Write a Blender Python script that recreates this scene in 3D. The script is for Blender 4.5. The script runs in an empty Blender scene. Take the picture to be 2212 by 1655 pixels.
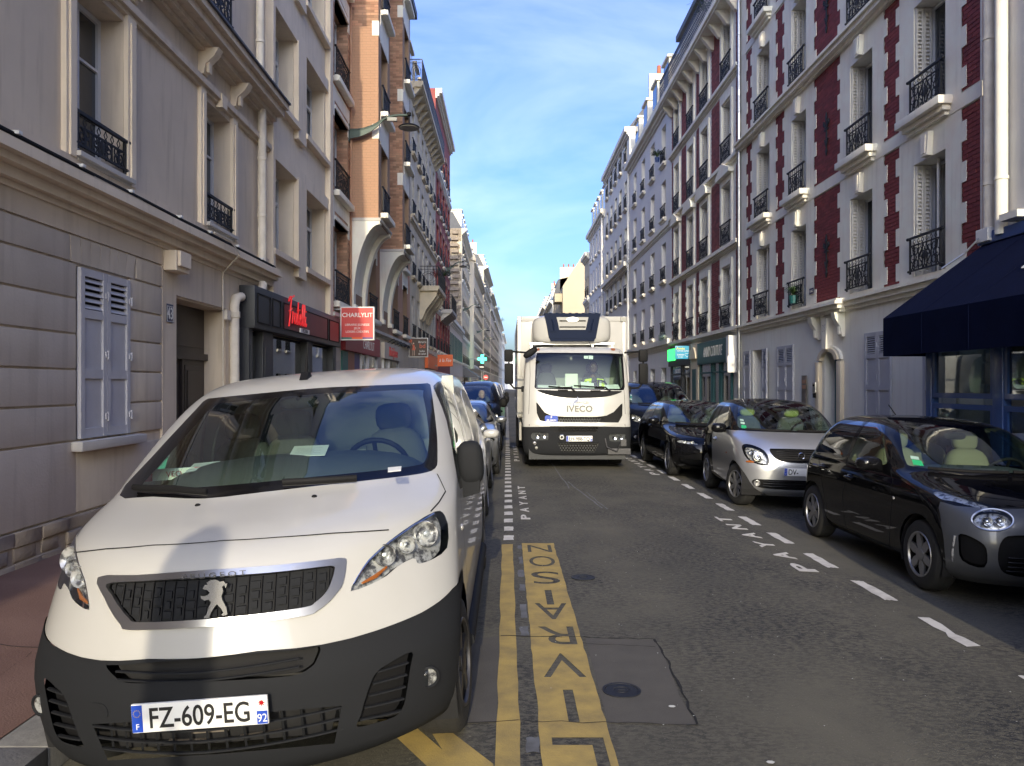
import bpy, bmesh, math, random
import numpy as np
from mathutils import Vector, Matrix, geometry
from mathutils.bvhtree import BVHTree
random.seed(7)
R = math.radians
scene = bpy.context.scene
COL = scene.collection
# ---------------------------------------------------------------- camera
# street runs along +Y, camera 1.68 m above the crown of the road
CAM_Z, FPX, VPX, VPY = 1.68, 1680.0, 1095.0, 832.0
cam = bpy.data.cameras.new('camera'); co = bpy.data.objects.new('camera', cam); COL.objects.link(co)
co.location = (0, 0, CAM_Z); co.rotation_euler = (R(90), 0, 0)
cam.sensor_width = 36; cam.lens = FPX / 2212 * 36
cam.shift_x = (1106 - VPX) / 2212; cam.shift_y = (VPY - 827.5) / 2212
cam.clip_end = 4000; cam.clip_start = .05
scene.camera = co
# ---------------------------------------------------------------- sky and sun
SUN_EL, SUN_OFF = 19.0, 1.2
w = bpy.data.worlds.new('World'); scene.world = w; w.use_nodes = True
nt = w.node_tree; nt.nodes.clear(); N = nt.nodes.new; L = nt.links.new
out = N('ShaderNodeOutputWorld'); bg = N('ShaderNodeBackground'); sky = N('ShaderNodeTexSky')
sky.sky_type = 'NISHITA'; sky.sun_disc = False; sky.sun_elevation = R(SUN_EL); sky.sun_rotation = R(180 + SUN_OFF)
sky.air_density = 1.0; sky.dust_density = 3.6; sky.ozone_density = 5.0; sky.altitude = 0
tc = N('ShaderNodeTexCoord'); mp = N('ShaderNodeMapping'); mp.inputs['Scale'].default_value = (1.0, .9, 3.2)
mp.inputs['Location'].default_value = (.35, .2, .1)
nz = N('ShaderNodeTexNoise'); nz.inputs['Scale'].default_value = 2.1; nz.inputs['Detail'].default_value = 9; nz.inputs['Roughness'].default_value = .52; nz.inputs['Distortion'].default_value = .6
cr = N('ShaderNodeValToRGB'); cr.color_ramp.elements[0].position = .44; cr.color_ramp.elements[1].position = .80
cr.color_ramp.elements[1].color = (.34, .34, .34, 1)
mx = N('ShaderNodeMixRGB'); mx.inputs[2].default_value = (4.2, 4.6, 5.3, 1)
hs = N('ShaderNodeHueSaturation'); hs.inputs['Saturation'].default_value = 1.12; hs.inputs['Value'].default_value = .92; hs.inputs['Hue'].default_value = .520
L(tc.outputs['Generated'], mp.inputs[0]); L(mp.outputs[0], nz.inputs['Vector']); L(nz.outputs['Fac'], cr.inputs[0])
L(sky.outputs[0], hs.inputs['Color']); L(hs.outputs[0], mx.inputs[1]); L(cr.outputs[0], mx.inputs[0]); L(mx.outputs[0], bg.inputs[0])
bg.inputs[1].default_value = .15
L(bg.outputs[0], out.inputs[0])
sl = bpy.data.lights.new('sun', 'SUN'); so = bpy.data.objects.new('sun', sl); COL.objects.link(so)
sl.energy = 1.38; sl.angle = R(.5); sl.color = (1, .87, .64)
so.rotation_euler = (R(90 - SUN_EL), 0, R(-SUN_OFF)); so.location = (-5, -60, 30)
vs = scene.view_settings; vs.view_transform = 'Standard'; vs.look = 'None'; vs.gamma = 1; vs.use_curve_mapping = False
vs.exposure = 1.48
scene.cycles.max_bounces = 9; scene.cycles.diffuse_bounces = 6; scene.cycles.glossy_bounces = 3; scene.cycles.transparent_max_bounces = 10
scene.cycles.caustics_reflective = False; scene.cycles.caustics_refractive = False
try:
    scene.cycles.use_denoising = True; scene.cycles.denoiser = 'OPENIMAGEDENOISE'
except Exception: pass

# ---------------------------------------------------------------- materials
MATS = {}
def mat(name, col=(.5, .5, .5), rough=.6, metal=0.0, col2=None, vs=2.5, var=.5, vstretch=(1, 1, 1), bump=0, bs=60, coat=0, emit=None, estr=0, spec=.5, island=0.0, rand=0.0, stain=None, detail=4, lo=.3, hi=.7):
    """principled material; col..col2 mixed by noise, optional vertical stains, fine bump, per-piece brightness"""
    if name in MATS: return MATS[name]
    m = bpy.data.materials.new(name); m.use_nodes = True; t = m.node_tree; N = t.nodes.new; L = t.links.new
    p = t.nodes['Principled BSDF']
    p.inputs['Roughness'].default_value = rough; p.inputs['Metallic'].default_value = metal; p.inputs['Specular IOR Level'].default_value = spec
    if coat: p.inputs['Coat Weight'].default_value = coat; p.inputs['Coat Roughness'].default_value = .03
    cur = None
    c4 = (*col, 1)
    tcn = N('ShaderNodeTexCoord')
    if col2:
        mpn = N('ShaderNodeMapping'); mpn.inputs['Scale'].default_value = vstretch; L(tcn.outputs['Object'], mpn.inputs[0])
        n = N('ShaderNodeTexNoise'); n.inputs['Scale'].default_value = vs; n.inputs['Detail'].default_value = detail; n.inputs['Roughness'].default_value = .6; L(mpn.outputs[0], n.inputs['Vector'])
        r = N('ShaderNodeMapRange'); r.inputs['From Min'].default_value = lo; r.inputs['From Max'].default_value = hi; L(n.outputs['Fac'], r.inputs['Value'])
        x = N('ShaderNodeMixRGB'); x.inputs[1].default_value = c4; x.inputs[2].default_value = (*col2, 1); L(r.outputs[0], x.inputs[0]); cur = x.outputs[0]
    if stain:
        mpn = N('ShaderNodeMapping'); mpn.inputs['Scale'].default_value = (5, 5, .45); L(tcn.outputs['Object'], mpn.inputs[0])
        n = N('ShaderNodeTexNoise'); n.inputs['Scale'].default_value = 1.6; n.inputs['Detail'].default_value = 6; L(mpn.outputs[0], n.inputs['Vector'])
        r = N('ShaderNodeMapRange'); r.inputs['From Min'].default_value = .52; r.inputs['From Max'].default_value = .8; r.inputs['To Max'].default_value = stain; L(n.outputs['Fac'], r.inputs['Value'])
        x = N('ShaderNodeMixRGB'); x.inputs[2].default_value = (col[0] * .45, col[1] * .42, col[2] * .38, 1)
        if cur: L(cur, x.inputs[1])
        else: x.inputs[1].default_value = c4
        L(r.outputs[0], x.inputs[0]); cur = x.outputs[0]
    if island or rand:
        if island: g = N('ShaderNodeNewGeometry'); src = g.outputs['Random Per Island']; amt = island
        else: g = N('ShaderNodeObjectInfo'); src = g.outputs['Random']; amt = rand
        r = N('ShaderNodeMapRange'); r.inputs['To Min'].default_value = 1 - amt; r.inputs['To Max'].default_value = 1 + amt; L(src, r.inputs['Value'])
        x = N('ShaderNodeHueSaturation'); L(r.outputs[0], x.inputs['Value'])
        if cur: L(cur, x.inputs['Color'])
        else: x.inputs['Color'].default_value = c4
        cur = x.outputs[0]
    if cur: L(cur, p.inputs['Base Color'])
    else: p.inputs['Base Color'].default_value = c4
    if bump:
        n = N('ShaderNodeTexNoise'); n.inputs['Scale'].default_value = bs; n.inputs['Detail'].default_value = 5; L(tcn.outputs['Object'], n.inputs['Vector'])
        b = N('ShaderNodeBump'); b.inputs['Strength'].default_value = bump; b.inputs['Distance'].default_value = .01; L(n.outputs['Fac'], b.inputs['Height']); L(b.outputs[0], p.inputs['Normal'])
    if emit: p.inputs['Emission Color'].default_value = (*emit, 1); p.inputs['Emission Strength'].default_value = estr
    MATS[name] = m; return m
def glass(name, tint=(.8, .9, .85), base=.06, rough=0.0):
    """thin window glass: tinted see-through plus fresnel mirror"""
    m = bpy.data.materials.new(name); m.use_nodes = True; t = m.node_tree; t.nodes.clear(); N = t.nodes.new; L = t.links.new
    o = N('ShaderNodeOutputMaterial'); mx = N('ShaderNodeMixShader'); tr = N('ShaderNodeBsdfTransparent'); gl = N('ShaderNodeBsdfGlossy'); ge = N('ShaderNodeNewGeometry'); dp = N('ShaderNodeVectorMath'); dp.operation = 'DOT_PRODUCT'
    tr.inputs[0].default_value = (*tint, 1); gl.inputs['Roughness'].default_value = rough
    L(ge.outputs['Incoming'], dp.inputs[0]); L(ge.outputs['Normal'], dp.inputs[1])
    def mth(op, a, b):
        n = N('ShaderNodeMath'); n.operation = op; n.use_clamp = op == 'SUBTRACT'
        for i, v in enumerate((a, b)):
            if isinstance(v, (int, float)): n.inputs[i].default_value = v
            elif v is not None: L(v, n.inputs[i])
        return n
    fr = mth('POWER', mth('SUBTRACT', 1.0, mth('ABSOLUTE', dp.outputs['Value'], None).outputs[0]).outputs[0], 3.4)   # schlick reflectance, same from both sides
    gl.inputs['Color'].default_value = (.95, .97, 1, 1)
    r = N('ShaderNodeMapRange'); r.inputs['To Min'].default_value = base; r.inputs['To Max'].default_value = 1.0; L(fr.outputs[0], r.inputs['Value'])
    L(r.outputs[0], mx.inputs[0]); L(tr.outputs[0], mx.inputs[1]); L(gl.outputs[0], mx.inputs[2]); L(mx.outputs[0], o.inputs[0])
    MATS[name] = m; return m

# ---------------------------------------------------------------- mesh building
class MB:
    def __init__(s): s.v = []; s.f = []
    def add(s, vs, fs):
        o = len(s.v); s.v += [tuple(p) for p in vs]; s.f += [tuple(i + o for i in f) for f in fs]; return s
    def box(s, x0, x1, y0, y1, z0, z1, skip=''):
        if x0 > x1: x0, x1 = x1, x0
        if y0 > y1: y0, y1 = y1, y0
        if z0 > z1: z0, z1 = z1, z0
        F = {'b': (0, 3, 2, 1), 't': (4, 5, 6, 7), 'f': (0, 1, 5, 4), 'r': (1, 2, 6, 5), 'k': (2, 3, 7, 6), 'l': (3, 0, 4, 7)}
        return s.add([(x0, y0, z0), (x1, y0, z0), (x1, y1, z0), (x0, y1, z0), (x0, y0, z1), (x1, y0, z1), (x1, y1, z1), (x0, y1, z1)], [f for k, f in F.items() if k not in skip])
    def bbox(s, x0, x1, y0, y1, z0, z1, b):
        """box with all edges chamfered by b"""
        if x0 > x1: x0, x1 = x1, x0
        if y0 > y1: y0, y1 = y1, y0
        bm = bmesh.new(); bmesh.ops.create_cube(bm, size=1)
        for v in bm.verts: v.co = Vector(((x0 + x1) / 2 + v.co.x * (x1 - x0), (y0 + y1) / 2 + v.co.y * (y1 - y0), (z0 + z1) / 2 + v.co.z * (z1 - z0)))
        bmesh.ops.bevel(bm, geom=bm.edges[:], offset=b, segments=2, affect='EDGES', profile=.6)
        bm.verts.index_update(); s.add([v.co for v in bm.verts], [[v.index for v in f.verts] for f in bm.faces]); bm.free(); return s
    def quad(s, a, b, c, d): return s.add([a, b, c, d], [(0, 1, 2, 3)])
    def prism(s, pts, a0, a1, axis='y'):
        """extrude a 2D outline; axis y: pts (x,z); axis x: pts (y,z); axis z: pts (x,y)"""
        n = len(pts)
        def P(p, a): return (p[0], a, p[1]) if axis == 'y' else (a, p[0], p[1]) if axis == 'x' else (p[0], p[1], a)
        vs = [P(p, a0) for p in pts] + [P(p, a1) for p in pts]
        fs = [(i, (i + 1) % n, n + (i + 1) % n, n + i) for i in range(n)]
        tri = geometry.tessellate_polygon([[Vector((p[0], p[1], 0)) for p in pts]])
        fs += [t for t in tri] + [tuple(n + i for i in reversed(t)) for t in tri]
        return s.add(vs, fs)
    def tube(s, pts, r, n=6, closed=False, caps=True, flat=1.0):
        P = [Vector(p) for p in pts]; m = len(P); rings = []
        rr = r if isinstance(r, (list, tuple)) else [r] * m
        prev = None
        for i in range(m):
            a = P[(i - 1) % m] if (i > 0 or closed) else P[i]; b = P[(i + 1) % m] if (i < m - 1 or closed) else P[i]
            d = (b - a).normalized() if (b - a).length > 1e-9 else Vector((0, 0, 1))
            if prev is None: u = d.orthogonal().normalized() if abs(d.z) > .99 else d.cross(Vector((0, 0, 1))).normalized()
            else: u = (prev - d * prev.dot(d)).normalized() if (prev - d * prev.dot(d)).length > 1e-6 else d.orthogonal().normalized()
            prev = u; v = d.cross(u)
            rings.append([P[i] + (u * math.cos(2 * math.pi * k / n + math.pi / n) + v * flat * math.sin(2 * math.pi * k / n + math.pi / n)) * rr[i] for k in range(n)])
        vs = [p for ring in rings for p in ring]; fs = []
        for i in range(m if closed else m - 1):
            j = (i + 1) % m
            for k in range(n): fs.append((i * n + k, i * n + (k + 1) % n, j * n + (k + 1) % n, j * n + k))
        if caps and not closed: fs += [tuple(reversed(range(n))), tuple((m - 1) * n + k for k in range(n))]
        return s.add(vs, fs)
    def lathe(s, prof, c=(0, 0, 0), axis='z', n=24, caps=True):
        """prof: (radius, height) list"""
        vs = []; fs = []
        def P(r, h, a):
            x, y = r * math.cos(a), r * math.sin(a)
            p = (x, y, h) if axis == 'z' else (h, x, y) if axis == 'x' else (x, h, -y)
            return (p[0] + c[0], p[1] + c[1], p[2] + c[2])
        for r, h in prof: vs += [P(r, h, 2 * math.pi * k / n) for k in range(n)]
        for i in range(len(prof) - 1):
            for k in range(n): fs.append((i * n + k, i * n + (k + 1) % n, (i + 1) * n + (k + 1) % n, (i + 1) * n + k))
        if caps: fs += [tuple(reversed(range(n))), tuple((len(prof) - 1) * n + k for k in range(n))]
        return s.add(vs, fs)
    def blob(s, c, r, e=2.0, nu=16, nv=10, mtx=None):
        """superellipsoid"""
        def sp(a, p): return math.copysign(abs(a) ** p, a)
        p = 2 / e; vs = []; fs = []
        for j in range(nv + 1):
            ph = -math.pi / 2 + math.pi * j / nv
            for i in range(nu):
                th = 2 * math.pi * i / nu
                v = Vector((r[0] * sp(math.cos(ph), p) * sp(math.cos(th), p), r[1] * sp(math.cos(ph), p) * sp(math.sin(th), p), r[2] * sp(math.sin(ph), p)))
                if mtx: v = mtx @ v
                vs.append(v + Vector(c))
        for j in range(nv):
            for i in range(nu): fs.append((j * nu + i, j * nu + (i + 1) % nu, (j + 1) * nu + (i + 1) % nu, (j + 1) * nu + i))
        return s.add(vs, fs)
    def wall(s, x0, x1, z0, z1, holes, y=0.0, depth=.25, sgn=1):
        """vertical wall facing +y with rectangular holes (xa,xb,za,zb) and reveals going back by depth"""
        if x0 > x1: x0, x1 = x1, x0
        hs = [(min(a, b), max(a, b), c, d) for a, b, c, d in holes if max(a, b) > x0 and min(a, b) < x1 and d > z0 and c < z1]
        xs = sorted({x0, x1, *[v for h in hs for v in h[:2] if x0 < v < x1]}); zs = sorted({z0, z1, *[v for h in hs for v in h[2:] if z0 < v < z1]})
        for i in range(len(xs) - 1):
            run = None
            for j in range(len(zs) - 1):
                cx, cz = (xs[i] + xs[i + 1]) / 2, (zs[j] + zs[j + 1]) / 2
                inside = any(h[0] < cx < h[1] and h[2] < cz < h[3] for h in hs)
                if not inside and run is None: run = zs[j]
                if run is not None and (inside or j == len(zs) - 2):
                    top = zs[j] if inside else zs[j + 1]
                    s.quad((xs[i + 1], y, run), (xs[i], y, run), (xs[i], y, top), (xs[i + 1], y, top)); run = None
        for a, b, c, d in hs:
            k = y - depth
            s.quad((a, y, c), (a, k, c), (a, k, d), (a, y, d)); s.quad((b, y, c), (b, y, d), (b, k, d), (b, k, c))
            s.quad((a, y, d), (a, k, d), (b, k, d), (b, y, d)); s.quad((a, y, c), (b, y, c), (b, k, c), (a, k, c))
        return s
    def mesh(s, name, m, smooth=None):
        me = bpy.data.meshes.new(name); me.from_pydata(s.v, [], s.f); me.materials.append(m)
        if smooth is not None:
            me.polygons.foreach_set('use_smooth', [True] * len(me.polygons)); me.set_sharp_from_angle(angle=R(smooth))
        me.update(); return me
KIDS = {}
def obj(name, mb, m, parent=None, loc=None, rot=None, smooth=None, **props):
    me = mb if isinstance(mb, bpy.types.Mesh) else mb.mesh(name, m, smooth)
    o = bpy.data.objects.new(name, me); COL.objects.link(o)
    if parent: o.parent = parent; KIDS.setdefault(parent.name, []).append(o)
    if loc: o.location = loc
    if rot: o.rotation_euler = rot
    for k, v in props.items(): o[k] = v
    return o
def thing(name, label, cat, loc=(0, 0, 0), rot=(0, 0, 0), group=None):
    o = bpy.data.objects.new(name, None); COL.objects.link(o); o.location = loc; o.rotation_euler = rot
    o.empty_display_size = .2
    o['label'] = label; o['category'] = cat
    if group: o['group'] = group
    return o
def tag(o, label, cat, group=None):
    o['label'] = label; o['category'] = cat
    if group: o['group'] = group
    return o
def copy_tree(o, parent=None):
    c = o.copy(); COL.objects.link(c)
    if parent: c.parent = parent; KIDS.setdefault(parent.name, []).append(c)
    for ch in KIDS.get(o.name, ()): copy_tree(ch, c)
    return c
_fc = {}
def text_mb(txt, h, depth=.004, sx=1.0, shear=0.0, align='CENTER', bold=0.0, space=1.0):
    """lettering in the local x (right) / z (up) plane, front facing -y"""
    key = (txt, shear, align, bold, space)
    if key not in _fc:
        c = bpy.data.curves.new('t', 'FONT'); c.body = txt; c.size = 1; c.align_x = align; c.shear = shear; c.offset = bold; c.extrude = .5; c.space_character = space; c.resolution_u = 4
        o = bpy.data.objects.new('t', c); COL.objects.link(o)
        dg = bpy.context.evaluated_depsgraph_get(); me = o.evaluated_get(dg).to_mesh()
        V = [v.co.copy() for v in me.vertices]; F = [tuple(p.vertices) for p in me.polygons]
        bpy.data.objects.remove(o); bpy.data.curves.remove(c); _fc[key] = (V, F)
    V, F = _fc[key]; mb = MB(); k = h / .69
    mb.add([(v.x * k * sx, -v.z * depth, v.y * k) for v in V], F); return mb
def xf(mb, M):
    mb.v = [tuple(M @ Vector(p)) for p in mb.v]; return mb
def ray(px, py):
    """direction of a viewing ray through a point of the 2212 px wide photograph"""
    return Vector(((px - VPX) / FPX, 1.0, -(py - VPY) / FPX))
def gz(x):
    """height of the cambered road"""
    return .072 * x if x < 0 else (-.05 * (x - 2) if x > 2 else 0.0)
# ================================================================ palette
mat('asphalt', (.076, .071, .054), .82, col2=(.118, .108, .080), vs=.9, detail=9, bump=.5, bs=90)
mat('pavement_red', (.125, .066, .048), .85, col2=(.18, .105, .08), vs=1.2, detail=8, bump=.4, bs=80)
mat('pavement_grey', (.11, .105, .10), .85, col2=(.16, .15, .14), vs=1.5, detail=8, bump=.4, bs=80)
mat('granite', (.15, .145, .14), .8, col2=(.22, .215, .20), vs=18, bump=.25, bs=70, rand=.12)
mat('white_marking', (.62, .60, .55), .75, col2=(.40, .38, .35), vs=7, detail=8, lo=.45, hi=.75, bump=.3, bs=120)
mat('yellow_marking', (.42, .30, .09), .8, col2=(.23, .175, .075), vs=5, detail=10, lo=.38, hi=.72, bump=.35, bs=110)
mat('worn_paint', (.17, .175, .19), .8, col2=(.08, .08, .08), vs=6, detail=8)
mat('plaster_grey', (0.706, 0.600, 0.466), .85, col2=(0.591, 0.502, 0.393), vs=.8, detail=6, bump=.18, bs=35, stain=.5)
mat('plaster_block', (0.657, 0.575, 0.464), .85, col2=(0.559, 0.483, 0.382), vs=1.2, detail=6, bump=.22, bs=35, rand=.05, stain=.45)
mat('plaster_warm', (0.837, 0.719, 0.557), .85, col2=(0.719, 0.617, 0.471), vs=.9, detail=6, bump=.15, bs=35, stain=.3)
mat('rubble', (.25, .20, .15), .9, col2=(.40, .33, .25), vs=3.5, detail=8, bump=.9, bs=14, rand=.15)
mat('stone_beige', (0.750, 0.645, 0.465), .85, col2=(0.546, 0.477, 0.357), vs=1.1, detail=8, bump=.2, bs=22, stain=.4)
mat('stone_cream', (0.775, 0.663, 0.475), .85, col2=(0.650, 0.562, 0.413), vs=.7, detail=6, bump=.12, bs=25, stain=.25)
mat('white_trim', (0.840, 0.840, 0.720), .7, col2=(0.788, 0.714, 0.612), vs=2, detail=6, bump=.08, bs=40, stain=.3)
mat('white_wall', (0.840, 0.840, 0.754), .75, col2=(0.784, 0.736, 0.656), vs=.8, detail=6, bump=.12, bs=35, stain=.25)
mat('blue_white_wall', (0.840, 0.833, 0.792), .75, col2=(0.783, 0.749, 0.721), vs=.5, detail=5, bump=.1, bs=30, stain=.15)
mat('brick_red', (.21, .036, .034), .75, col2=(.16, .027, .027), vs=6, bump=.25, bs=50, island=.22, rand=.2)
mat('mortar_red', (.085, .020, .019), .85)
mat('brick_orange', (.43, .265, .165), .8, col2=(.40, .205, .125), vs=2.2, bump=.25, bs=50, island=.32, rand=.30)
mat('mortar_orange', (.33, .22, .14), .9)
mat('brick_plum', (.26, .070, .060), .8, col2=(.20, .05, .046), vs=3, bump=.2, bs=50, island=.3, rand=.25)
mat('mortar_plum', (.36, .30, .27), .9)
mat('brick_far_red', (.33, .085, .07), .85, col2=(.25, .065, .055), vs=3, bump=.2, bs=30)
mat('iron', (.016, .017, .020), .6, spec=.3, bump=.1, bs=80)
mat('iron_blue', (.020, .030, .060), .45)
mat('zinc', (.16, .175, .20), .45, metal=.6, col2=(.11, .12, .135), vs=3)
mat('slate', (.085, .09, .105), .6, col2=(.06, .065, .075), vs=5)
mat('galvanised', (.55, .56, .58), .32, metal=.9, col2=(.4, .41, .43), vs=7)
mat('pipe_cream', (0.775, 0.712, 0.600), .6, col2=(0.625, 0.562, 0.463), vs=4, bump=.1)
mat('window_white', (.66, .66, .65), .45)
mat('pane', (.022, .027, .032), .04, spec=.7, col2=(.045, .05, .055), vs=1.3)
mat('pane_curtain', (.20, .205, .20), .08, spec=.7, col2=(.07, .075, .08), vs=2.2, vstretch=(3, 3, .5), lo=.4, hi=.6)
mat('shutter_white', (.66, .64, .60), .6, col2=(.56, .54, .50), vs=3)
mat('shutter_grey', (0.481, 0.481, 0.512), .6, col2=(0.413, 0.413, 0.438), vs=2, bump=.1, bs=30)
mat('shutter_lilac', (0.537, 0.531, 0.556), .6, col2=(0.463, 0.456, 0.475), vs=3, bump=.2, bs=40)
mat('door_brown', (.050, .038, .032), .45, col2=(.036, .028, .024), vs=6, vstretch=(6, 6, .6))
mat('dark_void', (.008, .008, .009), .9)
mat('blue_frame', (.018, .060, .22), .35, coat=.2)
mat('blue_canvas', (.004, .007, .028), .9, spec=.05, col2=(.003, .005, .02), vs=4, bump=.2, bs=90)
mat('shop_grey', (.040, .044, .050), .5, col2=(.032, .035, .04), vs=3)
mat('teal', (.012, .085, .090), .45)
mat('sign_white', (.78, .77, .73), .5)
mat('leaf', (.055, .10, .028), .6, col2=(.03, .06, .018), vs=8, island=.3)
mat('terracotta', (.36, .12, .06), .8)
mat('concrete', (0.589, 0.558, 0.512), .85, col2=(0.465, 0.442, 0.403), vs=2, bump=.2)
mat('black_plastic', (.010, .010, .011), .6, spec=.12)
glass('clear_glass', (.80, .86, .84), .05)
glass('shop_glass', (.55, .60, .60), .07)

# ================================================================ ground
XL, XR = -4.45, 7.40
KL, KR = -2.15, 5.20           # kerb faces
def swz(x): return (-.02 + (KL - x) * .02) if x < 0 else (-.035 + (x - KR) * .03)
g = MB(); g.quad((-2500, -1500, -.6), (2500, -1500, -.6), (2500, 2500, -.6), (-2500, 2500, -.6))
obj('ground', g, MATS['concrete'], kind='structure')
g = MB(); xs = [KL - .1, KL, -1.0, 0, 2.0, 3.2, KR, KR + .1]; ys = [-60, -10, 0, 3, 6, 10, 15, 25, 40, 70, 120, 250, 620]
for i in range(len(xs) - 1):
    for j in range(len(ys) - 1):
        g.quad(*[(x, y, gz(x)) for x, y in ((xs[i], ys[j]), (xs[i + 1], ys[j]), (xs[i + 1], ys[j + 1]), (xs[i], ys[j + 1]))])
road = obj('road', g, MATS['asphalt'], kind='structure')
# worn asphalt: dark surface layer broken away in streaks, fine pale grains
t = MATS['asphalt'].node_tree; p = t.nodes['Principled BSDF']; base = p.inputs['Base Color'].links[0].from_socket
tcn = t.nodes.new('ShaderNodeTexCoord')
def ramp_noise(scale, stretch, lo, hi, det=8, rough=.65):
    m_ = t.nodes.new('ShaderNodeMapping'); m_.inputs['Scale'].default_value = stretch; t.links.new(tcn.outputs['Object'], m_.inputs[0])
    n_ = t.nodes.new('ShaderNodeTexNoise'); n_.inputs['Scale'].default_value = scale; n_.inputs['Detail'].default_value = det; n_.inputs['Roughness'].default_value = rough; t.links.new(m_.outputs[0], n_.inputs['Vector'])
    r_ = t.nodes.new('ShaderNodeMapRange'); r_.inputs['From Min'].default_value = lo; r_.inputs['From Max'].default_value = hi; t.links.new(n_.outputs['Fac'], r_.inputs['Value']); return r_.outputs[0]
f1 = ramp_noise(26, (.8, 1.5, 1), .47, .53, 10, .75); f2 = ramp_noise(.7, (1, .6, 1), .36, .60, 6)
mu = t.nodes.new('ShaderNodeMath'); mu.operation = 'MULTIPLY'; t.links.new(f1, mu.inputs[0]); t.links.new(f2, mu.inputs[1])
x1 = t.nodes.new('ShaderNodeMixRGB'); x1.inputs[2].default_value = (.017, .017, .018, 1); t.links.new(mu.outputs[0], x1.inputs[0]); t.links.new(base, x1.inputs[1])
f3 = ramp_noise(110, (1, 1, 1), .64, .74, 2)
x2 = t.nodes.new('ShaderNodeMixRGB'); x2.inputs[2].default_value = (.24, .22, .18, 1); t.links.new(f3, x2.inputs[0]); t.links.new(x1.outputs[0], x2.inputs[1]); t.links.new(x2.outputs[0], p.inputs['Base Color'])

def pave(name, x0, x1, m, y0=-60, y1=620):
    g = MB(); yy = [y for y in ys if y0 <= y <= y1]
    for j in range(len(yy) - 1): g.quad(*[(x, y, swz(x)) for x, y in ((x0, yy[j]), (x1, yy[j]), (x1, yy[j + 1]), (x0, yy[j + 1]))])
    return obj(name, g, MATS[m], kind='structure')
swl = pave('pavement', XL - 6, KL - .28, 'pavement_red'); swr = pave('pavement', KR + .28, XR + 6, 'pavement_grey')
for side, kx, par in ((-1, KL, swl), (1, KR, swr)):
    k0 = None
    for i in range(60):
        y = -4 + i * 1.02
        if k0 is None:
            g = MB(); a, b = (kx - .28, kx) if side < 0 else (kx, kx + .28); g.bbox(a, b, -.505, .505, -.45, swz(kx) + .004, .012); k0 = obj('kerb_stone', g, MATS['granite'], par, (0, y, 0), smooth=40)
        else: c = k0.copy(); COL.objects.link(c); c.location = (0, y, 0)
    g = MB(); a, b = (kx - .28, kx) if side < 0 else (kx, kx + .28)
    g.box(a, b, 56.7, 620, -.5, swz(kx)); g.box(a, b, -60, -4.52, -.5, swz(kx)); obj('kerb', g, MATS['granite'], par)

# ---------------------------------------------------------------- road markings (thin painted sheets)
def sheet(mb, pts, dz=.004):
    mb.add([(x, y, gz(x) + dz) for x, y in pts], [tuple(range(len(pts)))])
rnd = random.Random(3)
dash0 = None
def ragged(x0, x1, y0, y1, j=.012, n=6):
    P = [(x0 + (x1 - x0) * k / n, y0 + rnd.uniform(-j, j)) for k in range(n + 1)] + [(x1 + rnd.uniform(-j, j) * .6, y0 + (y1 - y0) * k / n) for k in range(1, n)] + [(x1 - (x1 - x0) * k / n, y1 + rnd.uniform(-j, j)) for k in range(n + 1)] + [(x0 + rnd.uniform(-j, j) * .6, y1 - (y1 - y0) * k / n) for k in range(1, n)]
    return P
y = 8.42
while y < 60:
    g = MB(); sheet(g, ragged(-.035, .075, y, y + .26, .008, 4)); obj('parking_dash', g, MATS['white_marking'], road); y += .54
y = 2.9
i = 0
while y < 34:
    g = MB(); P = ragged(3.04, 3.15, y, y + .62, .014, 6)
    if i == 2: P = [(3.04, y), (3.15, y + .03), (3.14, y + .2), (3.12, y + .27), (3.155, y + .5), (3.15, y + .66), (3.06, y + .66), (3.05, y + .42), (3.07, y + .3), (3.03, y + .2)]
    sheet(g, P); obj('parking_dash', g, MATS['white_marking'], road); y += 1.12; i += 1
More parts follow.
